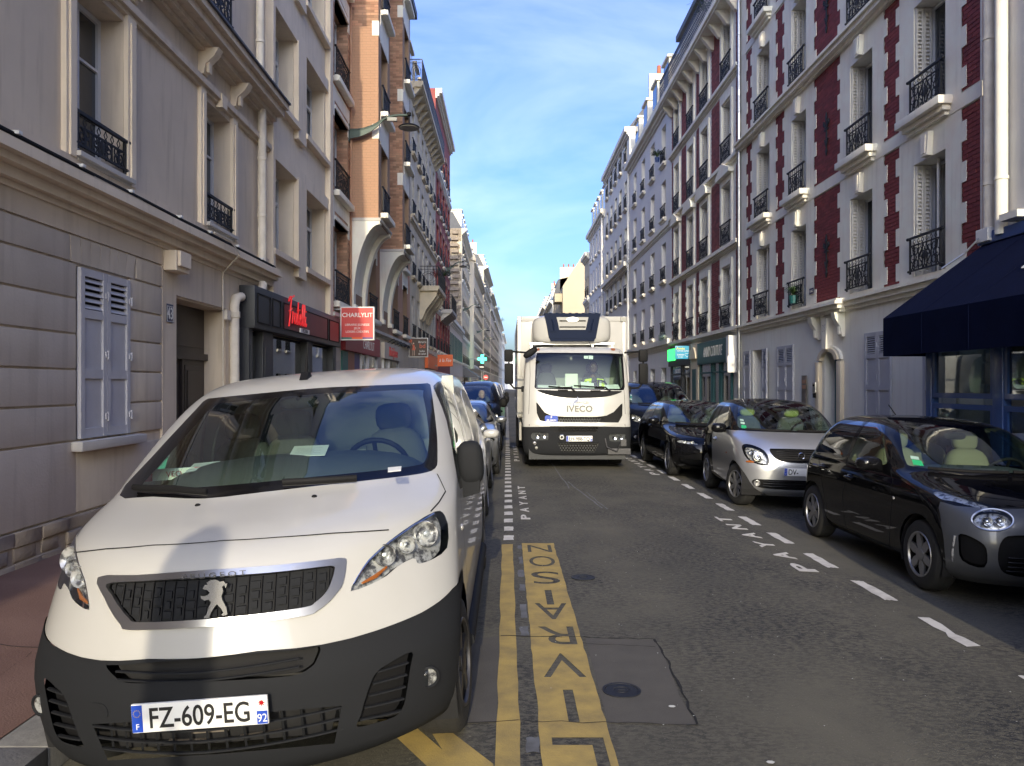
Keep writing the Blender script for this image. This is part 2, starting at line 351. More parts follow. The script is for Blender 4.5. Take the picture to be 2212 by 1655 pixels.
# yellow delivery bay line, cross and lettered strip
g = MB(); n = 40
L_ = [(-.05 + rnd.uniform(-.006, .006), -2 + 10.2 * k / n) for k in range(n + 1)]; R_ = [(.062 + rnd.uniform(-.006, .006), -2 + 10.2 * k / n) for k in range(n, -1, -1)]
for k in range(n): sheet(g, [L_[k], R_[n - k], R_[n - k - 1], L_[k + 1]])
obj('delivery_line', g, MATS['yellow_marking'], road)
g = MB(); sheet(g, [(-.055, 3.22), (-.06, 3.45), (-.30, 3.85), (-.42, 3.95), (-.30, 3.62)]); sheet(g, [(-.055, 2.95), (-.055, 3.22), (-.30, 3.62), (-1.1, 5.0), (-1.18, 4.9)]); obj('delivery_cross', g, MATS['yellow_marking'], road)
SX0, SX1 = .158, .492
def letter_holes():
    """letters are bare asphalt left out of the yellow strip: constrained triangulation with holes"""
    pts = []; edges = []; polys = []
    rows = [('N', 7.81, 8.15), ('O', 7.19, 7.62), ('S', 6.56, 6.99), ('I', 5.94, 6.36), ('A', 5.57, 5.98), ('R', 5.03, 5.40), ('V', 4.465, 4.86), ('I', 3.87, 4.28), ('L', 3.10, 3.70)]
    for ch, ya, yb in rows:
        c = bpy.data.curves.new('t', 'FONT'); c.body = ch; c.size = 1; c.resolution_u = 5; c.offset = .012; c.fill_mode = 'NONE'
        o = bpy.data.objects.new('t', c); COL.objects.link(o); dg = bpy.context.evaluated_depsgraph_get(); me = o.evaluated_get(dg).to_mesh()
        V = [(v.co.x, v.co.y) for v in me.vertices]; E = [tuple(e.vertices) for e in me.edges]; bpy.data.objects.remove(o); bpy.data.curves.remove(c)
        x0, x1 = min(v[0] for v in V), max(v[0] for v in V); y0, y1 = min(v[1] for v in V), max(v[1] for v in V)
        wd = .055 if ch == 'I' else .245; cx = .335
        off = len(pts)
        # turned by 180 degrees: feet away from the camera
        pts += [(cx + wd / 2 - (vx - x0) / (x1 - x0) * wd, yb - (vy - y0) / (y1 - y0) * (yb - ya)) for vx, vy in V]; edges += [(a + off, b + off) for a, b in E]
        polys.append([((pts[off + a]), (pts[off + b])) for a, b in E])
    return pts, edges, polys
def inside_edges(p, E):
    c = False
    for (x1, y1), (x2, y2) in E:
        if (y1 > p[1]) != (y2 > p[1]) and p[0] < (x2 - x1) * (p[1] - y1) / (y2 - y1) + x1: c = not c
    return c
pts, edges, polys = letter_holes(); o_ = len(pts); nb = 60
bl = [(SX0 + rnd.uniform(-.005, .005), 1.2 + 7.05 * k / nb) for k in range(nb + 1)] + [(SX1 + rnd.uniform(-.005, .005), 8.25 - 7.05 * k / nb) for k in range(nb + 1)]
pts += bl; edges += [(o_ + k, o_ + (k + 1) % len(bl)) for k in range(len(bl))]
r_ = geometry.delaunay_2d_cdt([Vector(p) for p in pts], edges, [], 0, 1e-5)
E_out = [(bl[k], bl[(k + 1) % len(bl)]) for k in range(len(bl))]
g = MB(); fs = []
for f in r_[2]:
    c = sum((r_[0][i] for i in f), Vector((0, 0))) / 3
    if inside_edges(c, E_out) and not any(inside_edges(c, E) for E in polys): fs.append(tuple(f))
g.add([(v.x, v.y, gz(v.x) + .004) for v in r_[0]], fs); obj('delivery_lettering', g, MATS['yellow_marking'], road)
# white painted words, ghost marks, repair patch, cracks, covers
def road_text(txt, x, y0, y1, h, m='white_marking', step=None):
    n = len(txt); st = (y1 - y0) / n
    for k, ch in enumerate(txt):
        g = text_mb(ch, 1, .001, bold=.03); g.v = [(v[0], v[2], -v[1]) for v in g.v]
        bx = [v[0] for v in g.v]; wdt = max(bx) - min(bx); mx_ = (max(bx) + min(bx)) / 2
        # glyph right -> +Y, glyph up -> -X
        vs_ = []
        for v in g.v:
            yy_ = y0 + st * (k + .5) + (v[0] - mx_) / wdt * st * .62; xx = x + h / 2 - v[1] * h; vs_.append((xx, yy_, gz(xx) + .005 + v[2]))
        g.v = vs_; obj('painted_letter', g, MATS[m], road)
road_text('PAYANT', 2.78, 7.05, 10.2, .17); road_text('PAYANT', .235, 9.6, 13.0, .11); road_text('PAYANT', .22, 17.0, 21.5, .11); road_text('PAYANT', 2.86, 14.8, 18.6, .15)
g = MB()
for y0, y1, a, b in ((7.95, 8.15, .11, .155), (7.3, 7.6, .115, .152), (6.8, 7.05, .10, .15), (6.35, 6.55, .105, .15), (5.6, 5.95, .10, .15), (5.2, 5.4, .09, .15), (3.55, 3.7, .09, .15)):
    sheet(g, ragged(a, b, y0, y1, .012, 4))
obj('old_marking', g, MATS['worn_paint'], road)
g = MB()
for x0, y0, x1, y1, ww in ((1.02, 12.6, .96, 16.8, .010), (1.30, 10.6, 1.05, 13.5, .012), (1.36, 10.5, 1.24, 12.2, .008), (.98, 16, .92, 19, .008)):
    P = [(x0 + (x1 - x0) * k / 9 + rnd.uniform(-.012, .012), y0 + (y1 - y0) * k / 9) for k in range(10)]
    for k in range(9): sheet(g, [(P[k][0] - ww, P[k][1]), (P[k][0] + ww, P[k][1]), (P[k + 1][0] + ww, P[k + 1][1]), (P[k + 1][0] - ww, P[k + 1][1])])
obj('chalk_scratch', g, MATS['worn_paint'], road)
mat('asphalt_patch', (.070, .065, .057), .85, col2=(.092, .084, .072), vs=4, detail=8, bump=.35, bs=120)
g = MB(); sheet(g, [(.50, 3.86), (.94, 3.84), (.93, 4.2), (.97, 4.7), (.98, 5.12), (.52, 5.16)], .003); sheet(g, [(-.5, 3.9), (-.05, 3.88), (-.05, 5.2), (-.46, 5.2)], .003); obj('road_patch', g, MATS['asphalt_patch'], road)
g = MB()
def crack(P, ww=.006):
    Q = []
    for a, b in zip(P, P[1:]):
        for k in range(8): Q.append((a[0] + (b[0] - a[0]) * k / 8 + rnd.uniform(-.012, .012), a[1] + (b[1] - a[1]) * k / 8 + rnd.uniform(-.012, .012)))
    Q.append(P[-1])
    for a, b in zip(Q, Q[1:]):
        d = Vector((b[0] - a[0], b[1] - a[1])); nn = Vector((-d.y, d.x)).normalized() * ww * rnd.uniform(.4, 1.3) if d.length > 1e-6 else Vector((ww, 0))
        sheet(g, [(a[0] - nn.x, a[1] - nn.y), (a[0] + nn.x, a[1] + nn.y), (b[0] + nn.x, b[1] + nn.y), (b[0] - nn.x, b[1] - nn.y)], .0052)
crack([(-.05, 5.2), (.5, 5.17), (.98, 5.13)]); crack([(.98, 5.13), (.97, 4.6), (.94, 3.84)], .007); crack([(-.4, 3.9), (.5, 3.86), (.94, 3.84)], .003); crack([(.5, 5.05), (.95, 4.98)], .003)
obj('road_crack', g, MATS['dark_void'], road)
for x, y, rr in ((.665, 6.78, .105), (.63, 4.27, .105)):
    t_ = thing('valve_cover', 'small round iron valve cover beside the letter %s of the yellow strip' % ('S' if y > 5 else 'V'), 'valve cover', (x, y, gz(x)), group='round valve covers in the roadway')
    g = MB(); g.lathe([(rr, .002), (rr, .008), (rr - .014, .008), (rr - .016, .004)], n=28, caps=False); obj('rim', g, MATS['iron'], t_)
    g = MB(); g.lathe([(rr - .017, .002), (rr - .017, .006), (.045, .007), (.043, .004), (.034, .004), (.032, .007), (.001, .007)], n=28); g.box(-.018, .018, -.006, .006, .006, .010); obj('lid', g, MATS['iron'], t_)
mat('litter', (.6, .6, .56), .8); g = MB()
for _ in range(260):
    x, y = rnd.uniform(.1, 3.0), rnd.uniform(2.4, 13); s_ = rnd.uniform(.002, .007); a = rnd.uniform(0, 3)
    sheet(g, [(x + s_ * math.cos(a + k * 2.1) , y + s_ * math.sin(a + k * 2.1)) for k in range(3)], .006)
for x, y in ((.86, 4.05), (1.17, 3.45), (-2.35, 3.35), (-2.6, 3.9)):
    zz = (lambda xx: gz(xx) if xx > KL else swz(xx))(x); g.add([(x + .02 * math.cos(k), y + .015 * math.sin(k), zz + .008) for k in range(6)], [tuple(range(6))])
obj('litter_specks', g, MATS['litter'], kind='stuff')
g = MB()
for P in ([(-4.3, 5.4), (-3.2, 5.0), (-2.45, 4.9)], [(-3.0, 5.0), (-2.9, 4.2), (-2.5, 3.6)], [(-2.45, 3.6), (-2.75, 3.0)]):
    Q = [(a[0] + (b[0] - a[0]) * k / 8 + rnd.uniform(-.01, .01), a[1] + (b[1] - a[1]) * k / 8 + rnd.uniform(-.01, .01)) for a, b in zip(P, P[1:]) for k in range(8)]
    for a, b in zip(Q, Q[1:]): g.add([(a[0], a[1] - .005, swz(a[0]) + .003), (a[0], a[1] + .005, swz(a[0]) + .003), (b[0], b[1] + .005, swz(b[0]) + .003), (b[0], b[1] - .005, swz(b[0]) + .003)], [(0, 1, 2, 3)])
obj('pavement_joint', g, MATS['dark_void'], swl)

# ================================================================ building kit
TPL = {}
class Bld:
    """a building whose facade runs from A=(x,y) near to B far; local x along facade, y towards the street, z up"""
    def __init__(s, side, A, B, name, label, cat='building', depth=9):
        s.side = side; s.A = Vector(A); s.B = Vector(B); s.len = (s.B - s.A).length
        ang = math.atan2(s.B.y - s.A.y, s.B.x - s.A.x)     # along the street
        s.sx = 1 if side > 0 else -1
        s.root = thing(name, label, cat, (A[0], A[1], 0), (0, 0, ang if side > 0 else ang + math.pi)); s.depth = depth
        s.u = lambda Y: s.sx * (Y - A[1])
    def part(s, name, mb, m, smooth=None, **k): return obj(name, mb, MATS[m], s.root, smooth=smooth, **k)
    def shell(s, z0, z1, m, holes, depth=.28, u0=None, u1=None, name='wall'):
        g = MB(); a = 0 if u0 is None else u0; b = s.sx * s.len if u1 is None else u1
        g.wall(a, b, z0, z1, holes, 0, depth)
        return s.part(name, g, m)
    def body(s, z1, m, z0=-.5, inset=.45):
        """side walls, back wall and a dark core behind the openings"""
        g = MB(); a, b = sorted((0, s.sx * s.len)); D = s.depth
        g.quad((a, 0, z0), (a, -D, z0), (a, -D, z1), (a, 0, z1)); g.quad((b, 0, z0), (b, 0, z1), (b, -D, z1), (b, -D, z0)); g.quad((a, -D, z0), (b, -D, z0), (b, -D, z1), (a, -D, z1)); g.quad((a, -D, z1), (b, -D, z1), (b, 0, z1), (a, 0, z1))
        s.part('side_wall', g, m)
    def course(s, z, h, proj, m, a=None, b=None, name='string_course', step=True):
        x0 = 0 if a is None else a; x1 = s.sx * s.len if b is None else b
        g = MB(); g.box(x0, x1, 0, proj, z, z + h)
        if step: g.box(x0, x1, 0, proj * .55, z - h * .55, z); g.box(x0, x1, 0, proj * .25, z - h * .95, z - h * .55)
        return s.part(name, g, m)
def window_mesh(w, h, style):
    f, n = MB(), []
    t, dpt = (.055, .06)
    f.box(-w / 2, w / 2, -dpt, 0, 0, t); f.box(-w / 2, w / 2, -dpt, 0, h - t, h); f.box(-w / 2, -w / 2 + t, -dpt, 0, t, h - t); f.box(w / 2 - t, w / 2, -dpt, 0, t, h - t)
    bars = []
    if style == 'casement':
        f.box(-.05, .05, -dpt, .012, t, h - t)
        for s_ in (-1, 1):
            a, b = (-w / 2 + t, -.05) if s_ < 0 else (.05, w / 2 - t)
            for k in (1, 2): f.box(a, b, -dpt + .01, -.006, h * k / 3 - .014, h * k / 3 + .014)
            n.append((a, b, t, h - t))
    elif style == 'transom':
        zt = h * .66; f.box(-w / 2 + t, w / 2 - t, -dpt, .01, zt, zt + .07); f.box(-.04, .04, -dpt, .01, t, zt); f.box(-w / 2 + t, -w / 2 + t + .04, -.02, .012, t, zt); f.box(w / 2 - t - .04, w / 2 - t, -.02, .012, t, zt)
        n += [(-w / 2 + t, w / 2 - t, zt + .07, h - t), (-w / 2 + t, -.04, t, zt), (.04, w / 2 - t, t, zt)]
    else:
        f.box(-.03, .03, -dpt, .006, t, h - t); n += [(-w / 2 + t, -.03, t, h - t), (.03, w / 2 - t, t, h - t)]
    return f, n
def window(b, x, z, w, h, y=-.22, style='casement', frame='window_white', pane='pane'):
    key = ('win', round(w, 3), round(h, 3), style, frame, pane)
    if key not in TPL:
        f, n = window_mesh(w, h, style); o = obj('window', f, MATS[frame], b.root)
        for a, c, d, e in n:
            g = MB(); g.box(a, c, -.042, -.036, d, e); obj('pane', g, MATS[pane], o)
        TPL[key] = o
    else: o = copy_tree(TPL[key], b.root)
    o.location = (x, y, z); return o
def spiral(cx, cz, r, turns=1.35, a0=0, sgn=1, n=14):
    return [(cx + r * (1 - .78 * k / n) * math.cos(a0 + sgn * 2 * math.pi * turns * k / n), 0, cz + r * (1 - .78 * k / n) * math.sin(a0 + sgn * 2 * math.pi * turns * k / n)) for k in range(n + 1)]
def railing_mesh(w, h, fancy=2, proj=.0):
    g = MB(); a = w / 2; r = .011
    g.box(-a - .07, a + .07, -.02, .02, h - .035, h); g.box(-a - .04, a + .04, -.012, .012, .04, .065); g.box(-a, a, -.01, .01, h - .17, h - .15)
    for s_ in (-1, 1):
        g.box(s_ * a - .014, s_ * a + .014, -.014, .014, .0, h - .035); g.blob((s_ * (a + .08), 0, h - .018), (.035, .035, .03), nu=8, nv=5); g.blob((s_ * (a + .05), 0, .05), (.03, .03, .025), nu=8, nv=5)
    n = max(3, int(w / .13))
    if fancy == 0:
        for k in range(1, n * 2): g.box(-a + 2 * a * k / (n * 2) - .007, -a + 2 * a * k / (n * 2) + .007, -.007, .007, .06, h - .15)
        return g
    for k in range(1, n):
        x = -a + 2 * a * k / n
        g.box(x - .007, x + .007, -.007, .007, .06, h - .15)
        g.tube([(x - .035, 0, h - .10), (x, 0, h - .05), (x + .035, 0, h - .10), (x, 0, h - .145)], .006, 4, closed=True)
    if fancy >= 1:
        hh = h - .22; zc = .06 + hh / 2
        for s_ in (-1, 1):
            for cx, cz, rr, a0, sg in ((.28, .72, .15, 2.2, 1), (.28, .25, .16, -2.2, -1), (.62, .78, .12, 1.0, -1), (.62, .22, .13, -1.0, 1), (.80, .5, .12, 3.1, 1), (.12, .5, .11, 0, 1)):
                g.tube([(s_ * p[0], p[1], p[2]) for p in spiral(cx * a, .06 + hh * cz, rr * min(1, a / .5) * (hh / .5) ** .5, 1.35, a0, sg, 12)], .0085, 4)
            g.tube([(s_ * .9 * a, 0, .07), (s_ * .55 * a, 0, zc), (s_ * .9 * a, 0, h - .16)], .009, 4)
            g.tube([(s_ * .05 * a, 0, .07), (s_ * .42 * a, 0, .06 + hh * .5), (s_ * .05 * a, 0, h - .16)], .009, 4)
        g.blob((0, 0, zc), (.05, .015, .085), nu=8, nv=5)
    return g
def railing(b, x, z, w, h, y=.07, fancy=1, m='iron'):
    key = ('rail', round(w, 3), round(h, 3), fancy, m)
    if key not in TPL: TPL[key] = o = obj('balcony_railing', railing_mesh(w, h, fancy), MATS[m], b.root)
    else: o = TPL[key].copy(); COL.objects.link(o); o.parent = b.root
    o.location = (x, y, z); return o
def folded_shutter(b, x, z, h, y0=-.26, y1=-.02, m='shutter_white', angle=0):
    """louvred leaves folded back against the reveal"""
    wd = y1 - y0; key = ('fold', round(h, 2), round(wd, 2), m)
    if key not in TPL:
        g = MB()
        for a, c in ((0, wd * .48), (wd * .52, wd)):
            g.box(-.018, .018, a, a + .03, 0, h); g.box(-.018, .018, c - .03, c, 0, h); g.box(-.018, .018, a + .03, c - .03, 0, .06); g.box(-.018, .018, a + .03, c - .03, h - .06, h)
        o = obj('shutter', g, MATS[m], b.root); s_ = MB(); n = int(h / .075)
        for k in range(n):
            zz = .07 + (h - .15) * k / n
            for a, c in ((.03, wd * .48 - .03), (wd * .52 + .03, wd - .03)):
                s_.add([(-.02, a, zz), (-.02, c, zz), (.016, c, zz + .05), (.016, a, zz + .05), (-.014, a, zz), (-.014, c, zz), (.022, c, zz + .05), (.022, a, zz + .05)], [(0, 1, 2, 3), (7, 6, 5, 4), (0, 4, 5, 1), (2, 6, 7, 3)])
        obj('slats', s_, MATS[m], o, kind='stuff'); TPL[key] = o
    else: o = copy_tree(TPL[key], b.root)
    o.location = (x, y0, z); o.rotation_euler = (0, 0, angle); return o
def sill(b, x, z, w, m='white_trim', proj=.16, h=.1):
    key = ('sill', round(w, 2), m, proj, h)
    if key not in TPL:
        g = MB(); g.box(-w / 2, w / 2, -.2, proj, -h, 0); g.box(-w / 2 + .04, w / 2 - .04, 0, proj * .6, -h * 1.7, -h); TPL[key] = o = obj('sill', g, MATS[m], b.root)
    else: o = TPL[key].copy(); COL.objects.link(o); o.parent = b.root
    o.location = (x, 0, z); return o
BRICK = MB(); 
def brick_rows(x0, x1, z0, z1, bw=.22, bh=.065, j=.010):
    z = z0; r = 0
    while z + bh <= z1 + .001:
        x = x0 - (bw / 2 if r % 2 else 0)
        while x < x1 - .01:
            a, c = max(x, x0), min(x + bw, x1)
            if c - a > .04: yield a, c, z
            x += bw + j
        z += bh + j; r += 1
_bm = {}
def brickwork(b, panels, m, mortar, proj=.010, single=300, name='brick', bw=.22, bh=.065, axis='x', u=0.0):
    """panels (x0,x1,z0,z1) in facade plane (axis x) or on a face across it at local x=u (axis y); the first `single` bricks are their own objects"""
    g = MB(); bed = MB(); cnt = 0; rr = random.Random(5)
    for x0, x1, z0, z1 in panels:
        if x0 > x1: x0, x1 = x1, x0
        if axis == 'x': bed.quad((x1, .003, z0), (x0, .003, z0), (x0, .003, z1), (x1, .003, z1))
        else: bed.quad((u, x1, z0), (u, x0, z0), (u, x0, z1), (u, x1, z1))
        for a, c, z in brick_rows(x0, x1, z0, z1, bw, bh):
            pj = proj + rr.uniform(-.0025, .0025)
            if cnt < single:
                wq = round(c - a, 2); key = (wq, bh, axis, m, b.sx, round(proj, 3))
                if key not in _bm:
                    q = MB()
                    if axis == 'x': q.box(0, c - a, .001, proj, 0, bh, 'f')
                    else: q.box(0, -b.sx * proj, 0, c - a, 0, bh)
                    _bm[key] = q.mesh('brick', MATS[m])
                o = bpy.data.objects.new(name, _bm[key]); COL.objects.link(o); o.parent = b.root
                o.location = (a, pj - proj + .002, z) if axis == 'x' else (u, a, z); cnt += 1
            elif axis == 'x': g.box(a, c, .002, pj + .002, z, z + bh, 'f')
            else: g.box(u, u - b.sx * pj, a, c, z, z + bh)
    if g.v: b.part('brickwork', g, m, kind='stuff')
    b.part('mortar_bed', bed, mortar)
def downpipe(b, x, z0, z1, r, y, m, every=2.2, ang=None):
    g = MB(); g.tube([(x, y, z0), (x, y, z1)], r, 12); o = b.part('downpipe', g, m, 40); c = MB(); z = z0 + .8; c.lathe([(r, 0), (r + .012, .005), (r + .012, .05), (r, .055)], n=12, caps=False); me = c.mesh('collar', MATS[m], 40)
    while z < z1: obj('collar', me, None, o, (x, y, z)); z += every
def planks_shutter(b, x, z, w, h, m, slats=5, name='shutter', yaw=0.0, y=.012, hinge=0):
    """wooden leaf: stiles, rails, sunk panels, louvres in the top field; x = left edge in local x"""
    key = ('leaf', round(w, 3), round(h, 3), m, slats)
    if key not in TPL:
        g = MB(); st = .075; zl = h * .76; zm = h * .38
        g.box(0, st, 0, .045, 0, h); g.box(w - st, w, 0, .045, 0, h)
        for z0, z1 in ((0, .10), (zm - .05, zm + .05), (zl - .09, zl), (h - .08, h)): g.box(st, w - st, .002, .042, z0, z1)
        o = obj(name, g, MATS[m], b.root); pm = MB()
        pm.box(st, w - st, .008, .022, .10, zm - .05); obj('panel', pm, MATS[m], o); pm = MB(); pm.box(st, w - st, .008, .022, zm + .05, zl - .09); obj('panel', pm, MATS[m], o)
        dk = MB(); dk.box(st, w - st, 0, .004, zl, h - .08); obj('gap', dk, MATS['dark_void'], o)
        n = slats; s0 = None
        for k in range(n):
            zz = zl + .012 + (h - .08 - zl) * k / n; hh = (h - .08 - zl) / n * .62
            if s0 is None:
                s_ = MB(); s_.add([(st, .040, 0), (w - st, .040, 0), (w - st, .010, hh), (st, .010, hh), (st, .030, -.004), (w - st, .030, -.004), (w - st, .002, hh - .006), (st, .002, hh - .006)], [(0, 1, 2, 3), (7, 6, 5, 4), (0, 4, 5, 1), (2, 6, 7, 3), (0, 3, 7, 4), (1, 5, 6, 2)]); s0 = so_ = obj('slat', s_, MATS[m], o)
            else: so_ = s0.copy(); COL.objects.link(so_); KIDS[o.name].append(so_)
            so_.location = (0, 0, zz)
        hg = MB()
        for zz in (h * .12, h * .5, h * .86): hg.box(-.02, .035, .045, .056, zz - .03, zz + .03); hg.tube([(-.012, .05, zz - .05), (-.012, .05, zz + .05)], .014, 6)
        obj('hinge', hg, MATS[m], o); TPL[key] = o
    else: o = copy_tree(TPL[key], b.root)
    o.location = (x, y, z); o.rotation_euler = (0, 0, yaw); return o
# ================================================================ LEFT 1: grey plaster house number 43
b = Bld(-1, (XL, -2.0), (XL, 14.4), 'plaster_house', 'grey plaster house with closed louvred shutters and door number 43'); u = b.u
win1 = [(7.97, 9.02), (11.4, 12.5), (4.4, 5.45), (.9, 1.95)]
shut = (8.02, 9.08)
holes = [(u(a), u(c), 4.07, 5.9) for a, c in win1] + [(u(10.43), u(12.2), 0, 2.85), (u(shut[0]), u(shut[1]), 1.12, 2.91)]
b.shell(-.3, 7.0, 'plaster_grey', holes, .34); b.body(7.0, 'plaster_grey')
# upper storey set on the cornice
win3 = [(7.97, 9.02), (11.4, 12.4)]
g = MB(); g.wall(u(-2), u(14.4), 7.0, 13.5, [(u(a), u(c), 7.3, 9.2) for a, c in win3] + [(u(a), u(c), 10.2, 12.0) for a, c in win3], -.02, .3); b.part('upper_wall', g, 'plaster_grey')
for a, c in win3:
    for z in (7.3, 10.2):
        window(b, u((a + c) / 2), z, c - a, 1.85, -.24, 'casement'); railing(b, u((a + c) / 2), z + .05, c - a, .55, .05)
g = MB(); g.box(u(-2), u(14.4), -9, 0, 13.5, 13.7); g.prism([(0, 13.7), (-1.6, 15.6), (-9, 16), (-9, 13.7)], u(-2), u(14.4), 'x'); b.part('roof', g, 'zinc')
# rusticated courses of the ground floor: each banded stone its own block, joints recessed
zj = [.74, 1.11, 1.475, 1.84, 2.205, 2.57, 2.935, 3.215]
def block(y0, y1, z0, z1):
    g = MB(); g.bbox(u(y0), u(y1), .0, .028, z0 + .011, z1 - .011, .008); obj('stone_block', g, MATS['plaster_block'], b.root, smooth=40)
for k, (z0, z1) in enumerate(zip(zj[1:-1], zj[2:])):
    cuts = [(-1.99, 2.4), (2.4, 7.985)]
    for y0, y1 in cuts: block(y0, y1, z0, z1)
    if z1 <= 2.94: block(9.115, 9.97, z0, z1)
block(-1.99, 7.985, .36, 1.11); block(7.985, 9.97, .36, 1.0); 
# flat arch of wedge stones above the shutters
for k in range(7):
    y0, y1 = 8.02 - .12 + 1.30 * k / 7, 8.02 - .12 + 1.30 * (k + 1) / 7; t0, t1 = 7.86 + 1.40 * k / 7, 7.86 + 1.40 * (k + 1) / 7
    g = MB(); e = .008; g.prism([(u(y0) - b.sx * -e * -1, 2.94), (u(y1) + b.sx * -e, 2.94), (u(t1) + b.sx * -e, 3.205), (u(t0) + b.sx * e, 3.205)], 0, .028, 'y'); g.v = [(v[0], v[1] * 1.15, v[2]) for v in g.v]; obj('arch_stone', g, MATS['plaster_block'], b.root)
block(9.285, 9.97, 2.935, 3.215)
g = MB(); g.box(u(-1.99), u(9.97), 0, .028, 3.226, 3.44); g.box(u(9.98), u(10.40), 0, .03, .36, 3.44); g.box(u(12.23), u(14.39), 0, .03, .36, 3.44); g.box(u(10.40), u(12.23), 0, .03, 2.88, 3.44); b.part('smooth_band', g, 'plaster_grey')
# rubble plinth, uneven stones proud of the mortar
rb = random.Random(11); y = -1.9
while y < 10.3:
    z = -.05
    for row in range(3):
        wd = rb.uniform(.28, .62); hh = .135
        g = MB(); P = .045 + rb.uniform(0, .03); g.bbox(u(y + rb.uniform(0, .03)), u(min(10.38, y + wd)), -.05, P, z + rb.uniform(0, .012), z + hh - rb.uniform(.002, .012), .014)
        g.v = [(v[0], v[1] + rb.uniform(-.006, .006), v[2] + rb.uniform(-.006, .006)) for v in g.v]; obj('plinth_stone', g, MATS['rubble'], b.root, smooth=60); z += hh
    y += .42
g = MB(); g.box(u(-1.99), u(10.40), .0, .042, -.1, .345); b.part('plinth', g, 'rubble')
# mouldings
for z, h, pj in ((3.44, .06, .05), (3.50, .10, .12), (3.60, .07, .22), (3.67, .10, .30), (3.77, .05, .24)):
    g = MB(); g.box(u(-2), u(14.38), 0, pj, z, z + h); b.part('string_course', g, 'plaster_warm')
g = MB(); g.box(u(-2), u(14.38), 0, .06, 3.82, 4.0); b.part('string_course', g, 'plaster_grey')
g = MB()
for dz, dy in ((0, .285), (.022, .262), (.012, .235)): g.tube([(u(-2), dy, 3.80 + dz)] + [(u(-2 + k), dy + rb.uniform(-.006, .006), 3.80 + dz + rb.uniform(-.004, .004)) for k in range(1, 17)], .011, 6)
b.part('cable', g, 'black_plastic')
for y in (5.2, 6.6, 7.6, 8.6, 9.9, 10.9, 12.0, 13.2): g = MB(); g.box(u(y), u(y + .05), .2, .31, 3.815, 3.845); b.part('cable_clip', g, 'window_white')
g = MB(); g.bbox(u(10.0), u(10.42), .03, .20, 3.16, 3.42, .01); g.bbox(u(10.04), u(10.38), .2, .24, 3.22, 3.42, .01); b.part('corbel', g, 'plaster_warm')
for z, h, pj in ((5.98, .05, .05), (6.03, .09, .10), (6.12, .04, .06), (6.50, .05, .10), (6.55, .08, .2), (6.63, .12, .34), (6.75, .10, .42)):
    g = MB(); g.box(u(-2), u(14.39), 0, pj, z, z + h); b.part('cornice', g, 'plaster_grey')
g = MB(); g.box(u(-2), u(14.39), 0, .46, 6.85, 6.88); b.part('gutter_edge', g, 'slate')
for a, c in win1:
    for y0, y1, s_ in ((a - .21, a - .01, 1), (c + .01, c + .21, -1)):
        g = MB(); g.box(u(y0), u(y1), 0, .055, 4.0, 5.98); g.box(u(y0 + .05), u(y1 - .05), .055, .075, 4.0, 5.9); b.part('pilaster', g, 'plaster_warm')
        ym = (y0 + y1) / 2; k = MB(); k.prism([(0, 6.16), (.08, 6.18), (.11, 6.32), (.24, 6.44), (.30, 6.55), (0, 6.55)], u(ym - .085), u(ym + .085), 'x'); k.box(u(ym - .05), u(ym + .05), .11, .15, 6.2, 6.4); k.tube([(u(ym - .09), .22, 6.5), (u(ym + .09), .22, 6.5)], .05, 10); b.part('bracket', k, 'plaster_warm', 40)
    yc = (a + c) / 2; g = MB(); g.prism([(u(yc - .09), 5.92), (u(yc + .09), 5.92), (u(yc + .12), 6.12), (u(yc - .12), 6.12)], .02, .12, 'y'); b.part('keystone', g, 'plaster_warm')
    window(b, u(yc), 4.09, c - a, 1.8, -.26, 'casement'); railing(b, u(yc), 4.12, c - a - .06, .40, .03); sill(b, u(yc), 4.07, c - a + .12, 'concrete', .12, .05)
wv = (shut[1] - shut[0]) / 2
planks_shutter(b, u(shut[1]) + .004, 1.125, wv - .008, 1.775, 'shutter_lilac'); planks_shutter(b, u(shut[0]) - wv + .004, 1.125, wv - .008, 1.775, 'shutter_lilac')
g = MB(); g.bbox(u(7.90), u(9.32), 0, .14, 1.0, 1.10, .012); b.part('sill', g, 'concrete', 40)
# street door
dr = MB(); y0, y1 = 10.43, 12.2; dr.box(u(y0), u(y1), -.34, -.30, 0, 2.85); d_ = b.part('door', dr, 'door_brown')
for a, c in ((.04, .86), (.91, 1.73)):
    for z0, z1 in ((.12, .75), (.85, 1.98)):
        g = MB(); g.bbox(u(y0 + a + .1), u(y0 + c - .1), -.30, -.285, z0, z1, .012); g.bbox(u(y0 + a + .17), u(y0 + c - .17), -.285, -.272, z0 + .08, z1 - .08, .01); obj('panel', g, MATS['door_brown'], d_)
g = MB(); g.box(u(y0), u(y1), -.30, -.24, 2.06, 2.16); g.box(u(y0 + .86), u(y0 + .91), -.30, -.26, 0, 2.06); g.box(u(y0 + .1), u(y1 - .1), -.30, -.285, 2.25, 2.75); obj('transom', g, MATS['door_brown'], d_)
g = MB(); g.blob((u(y0 + .97), -.26, 1.05), (.03, .03, .03), nu=8, nv=6); obj('handle', g, MATS['galvanised'], d_, smooth=60)
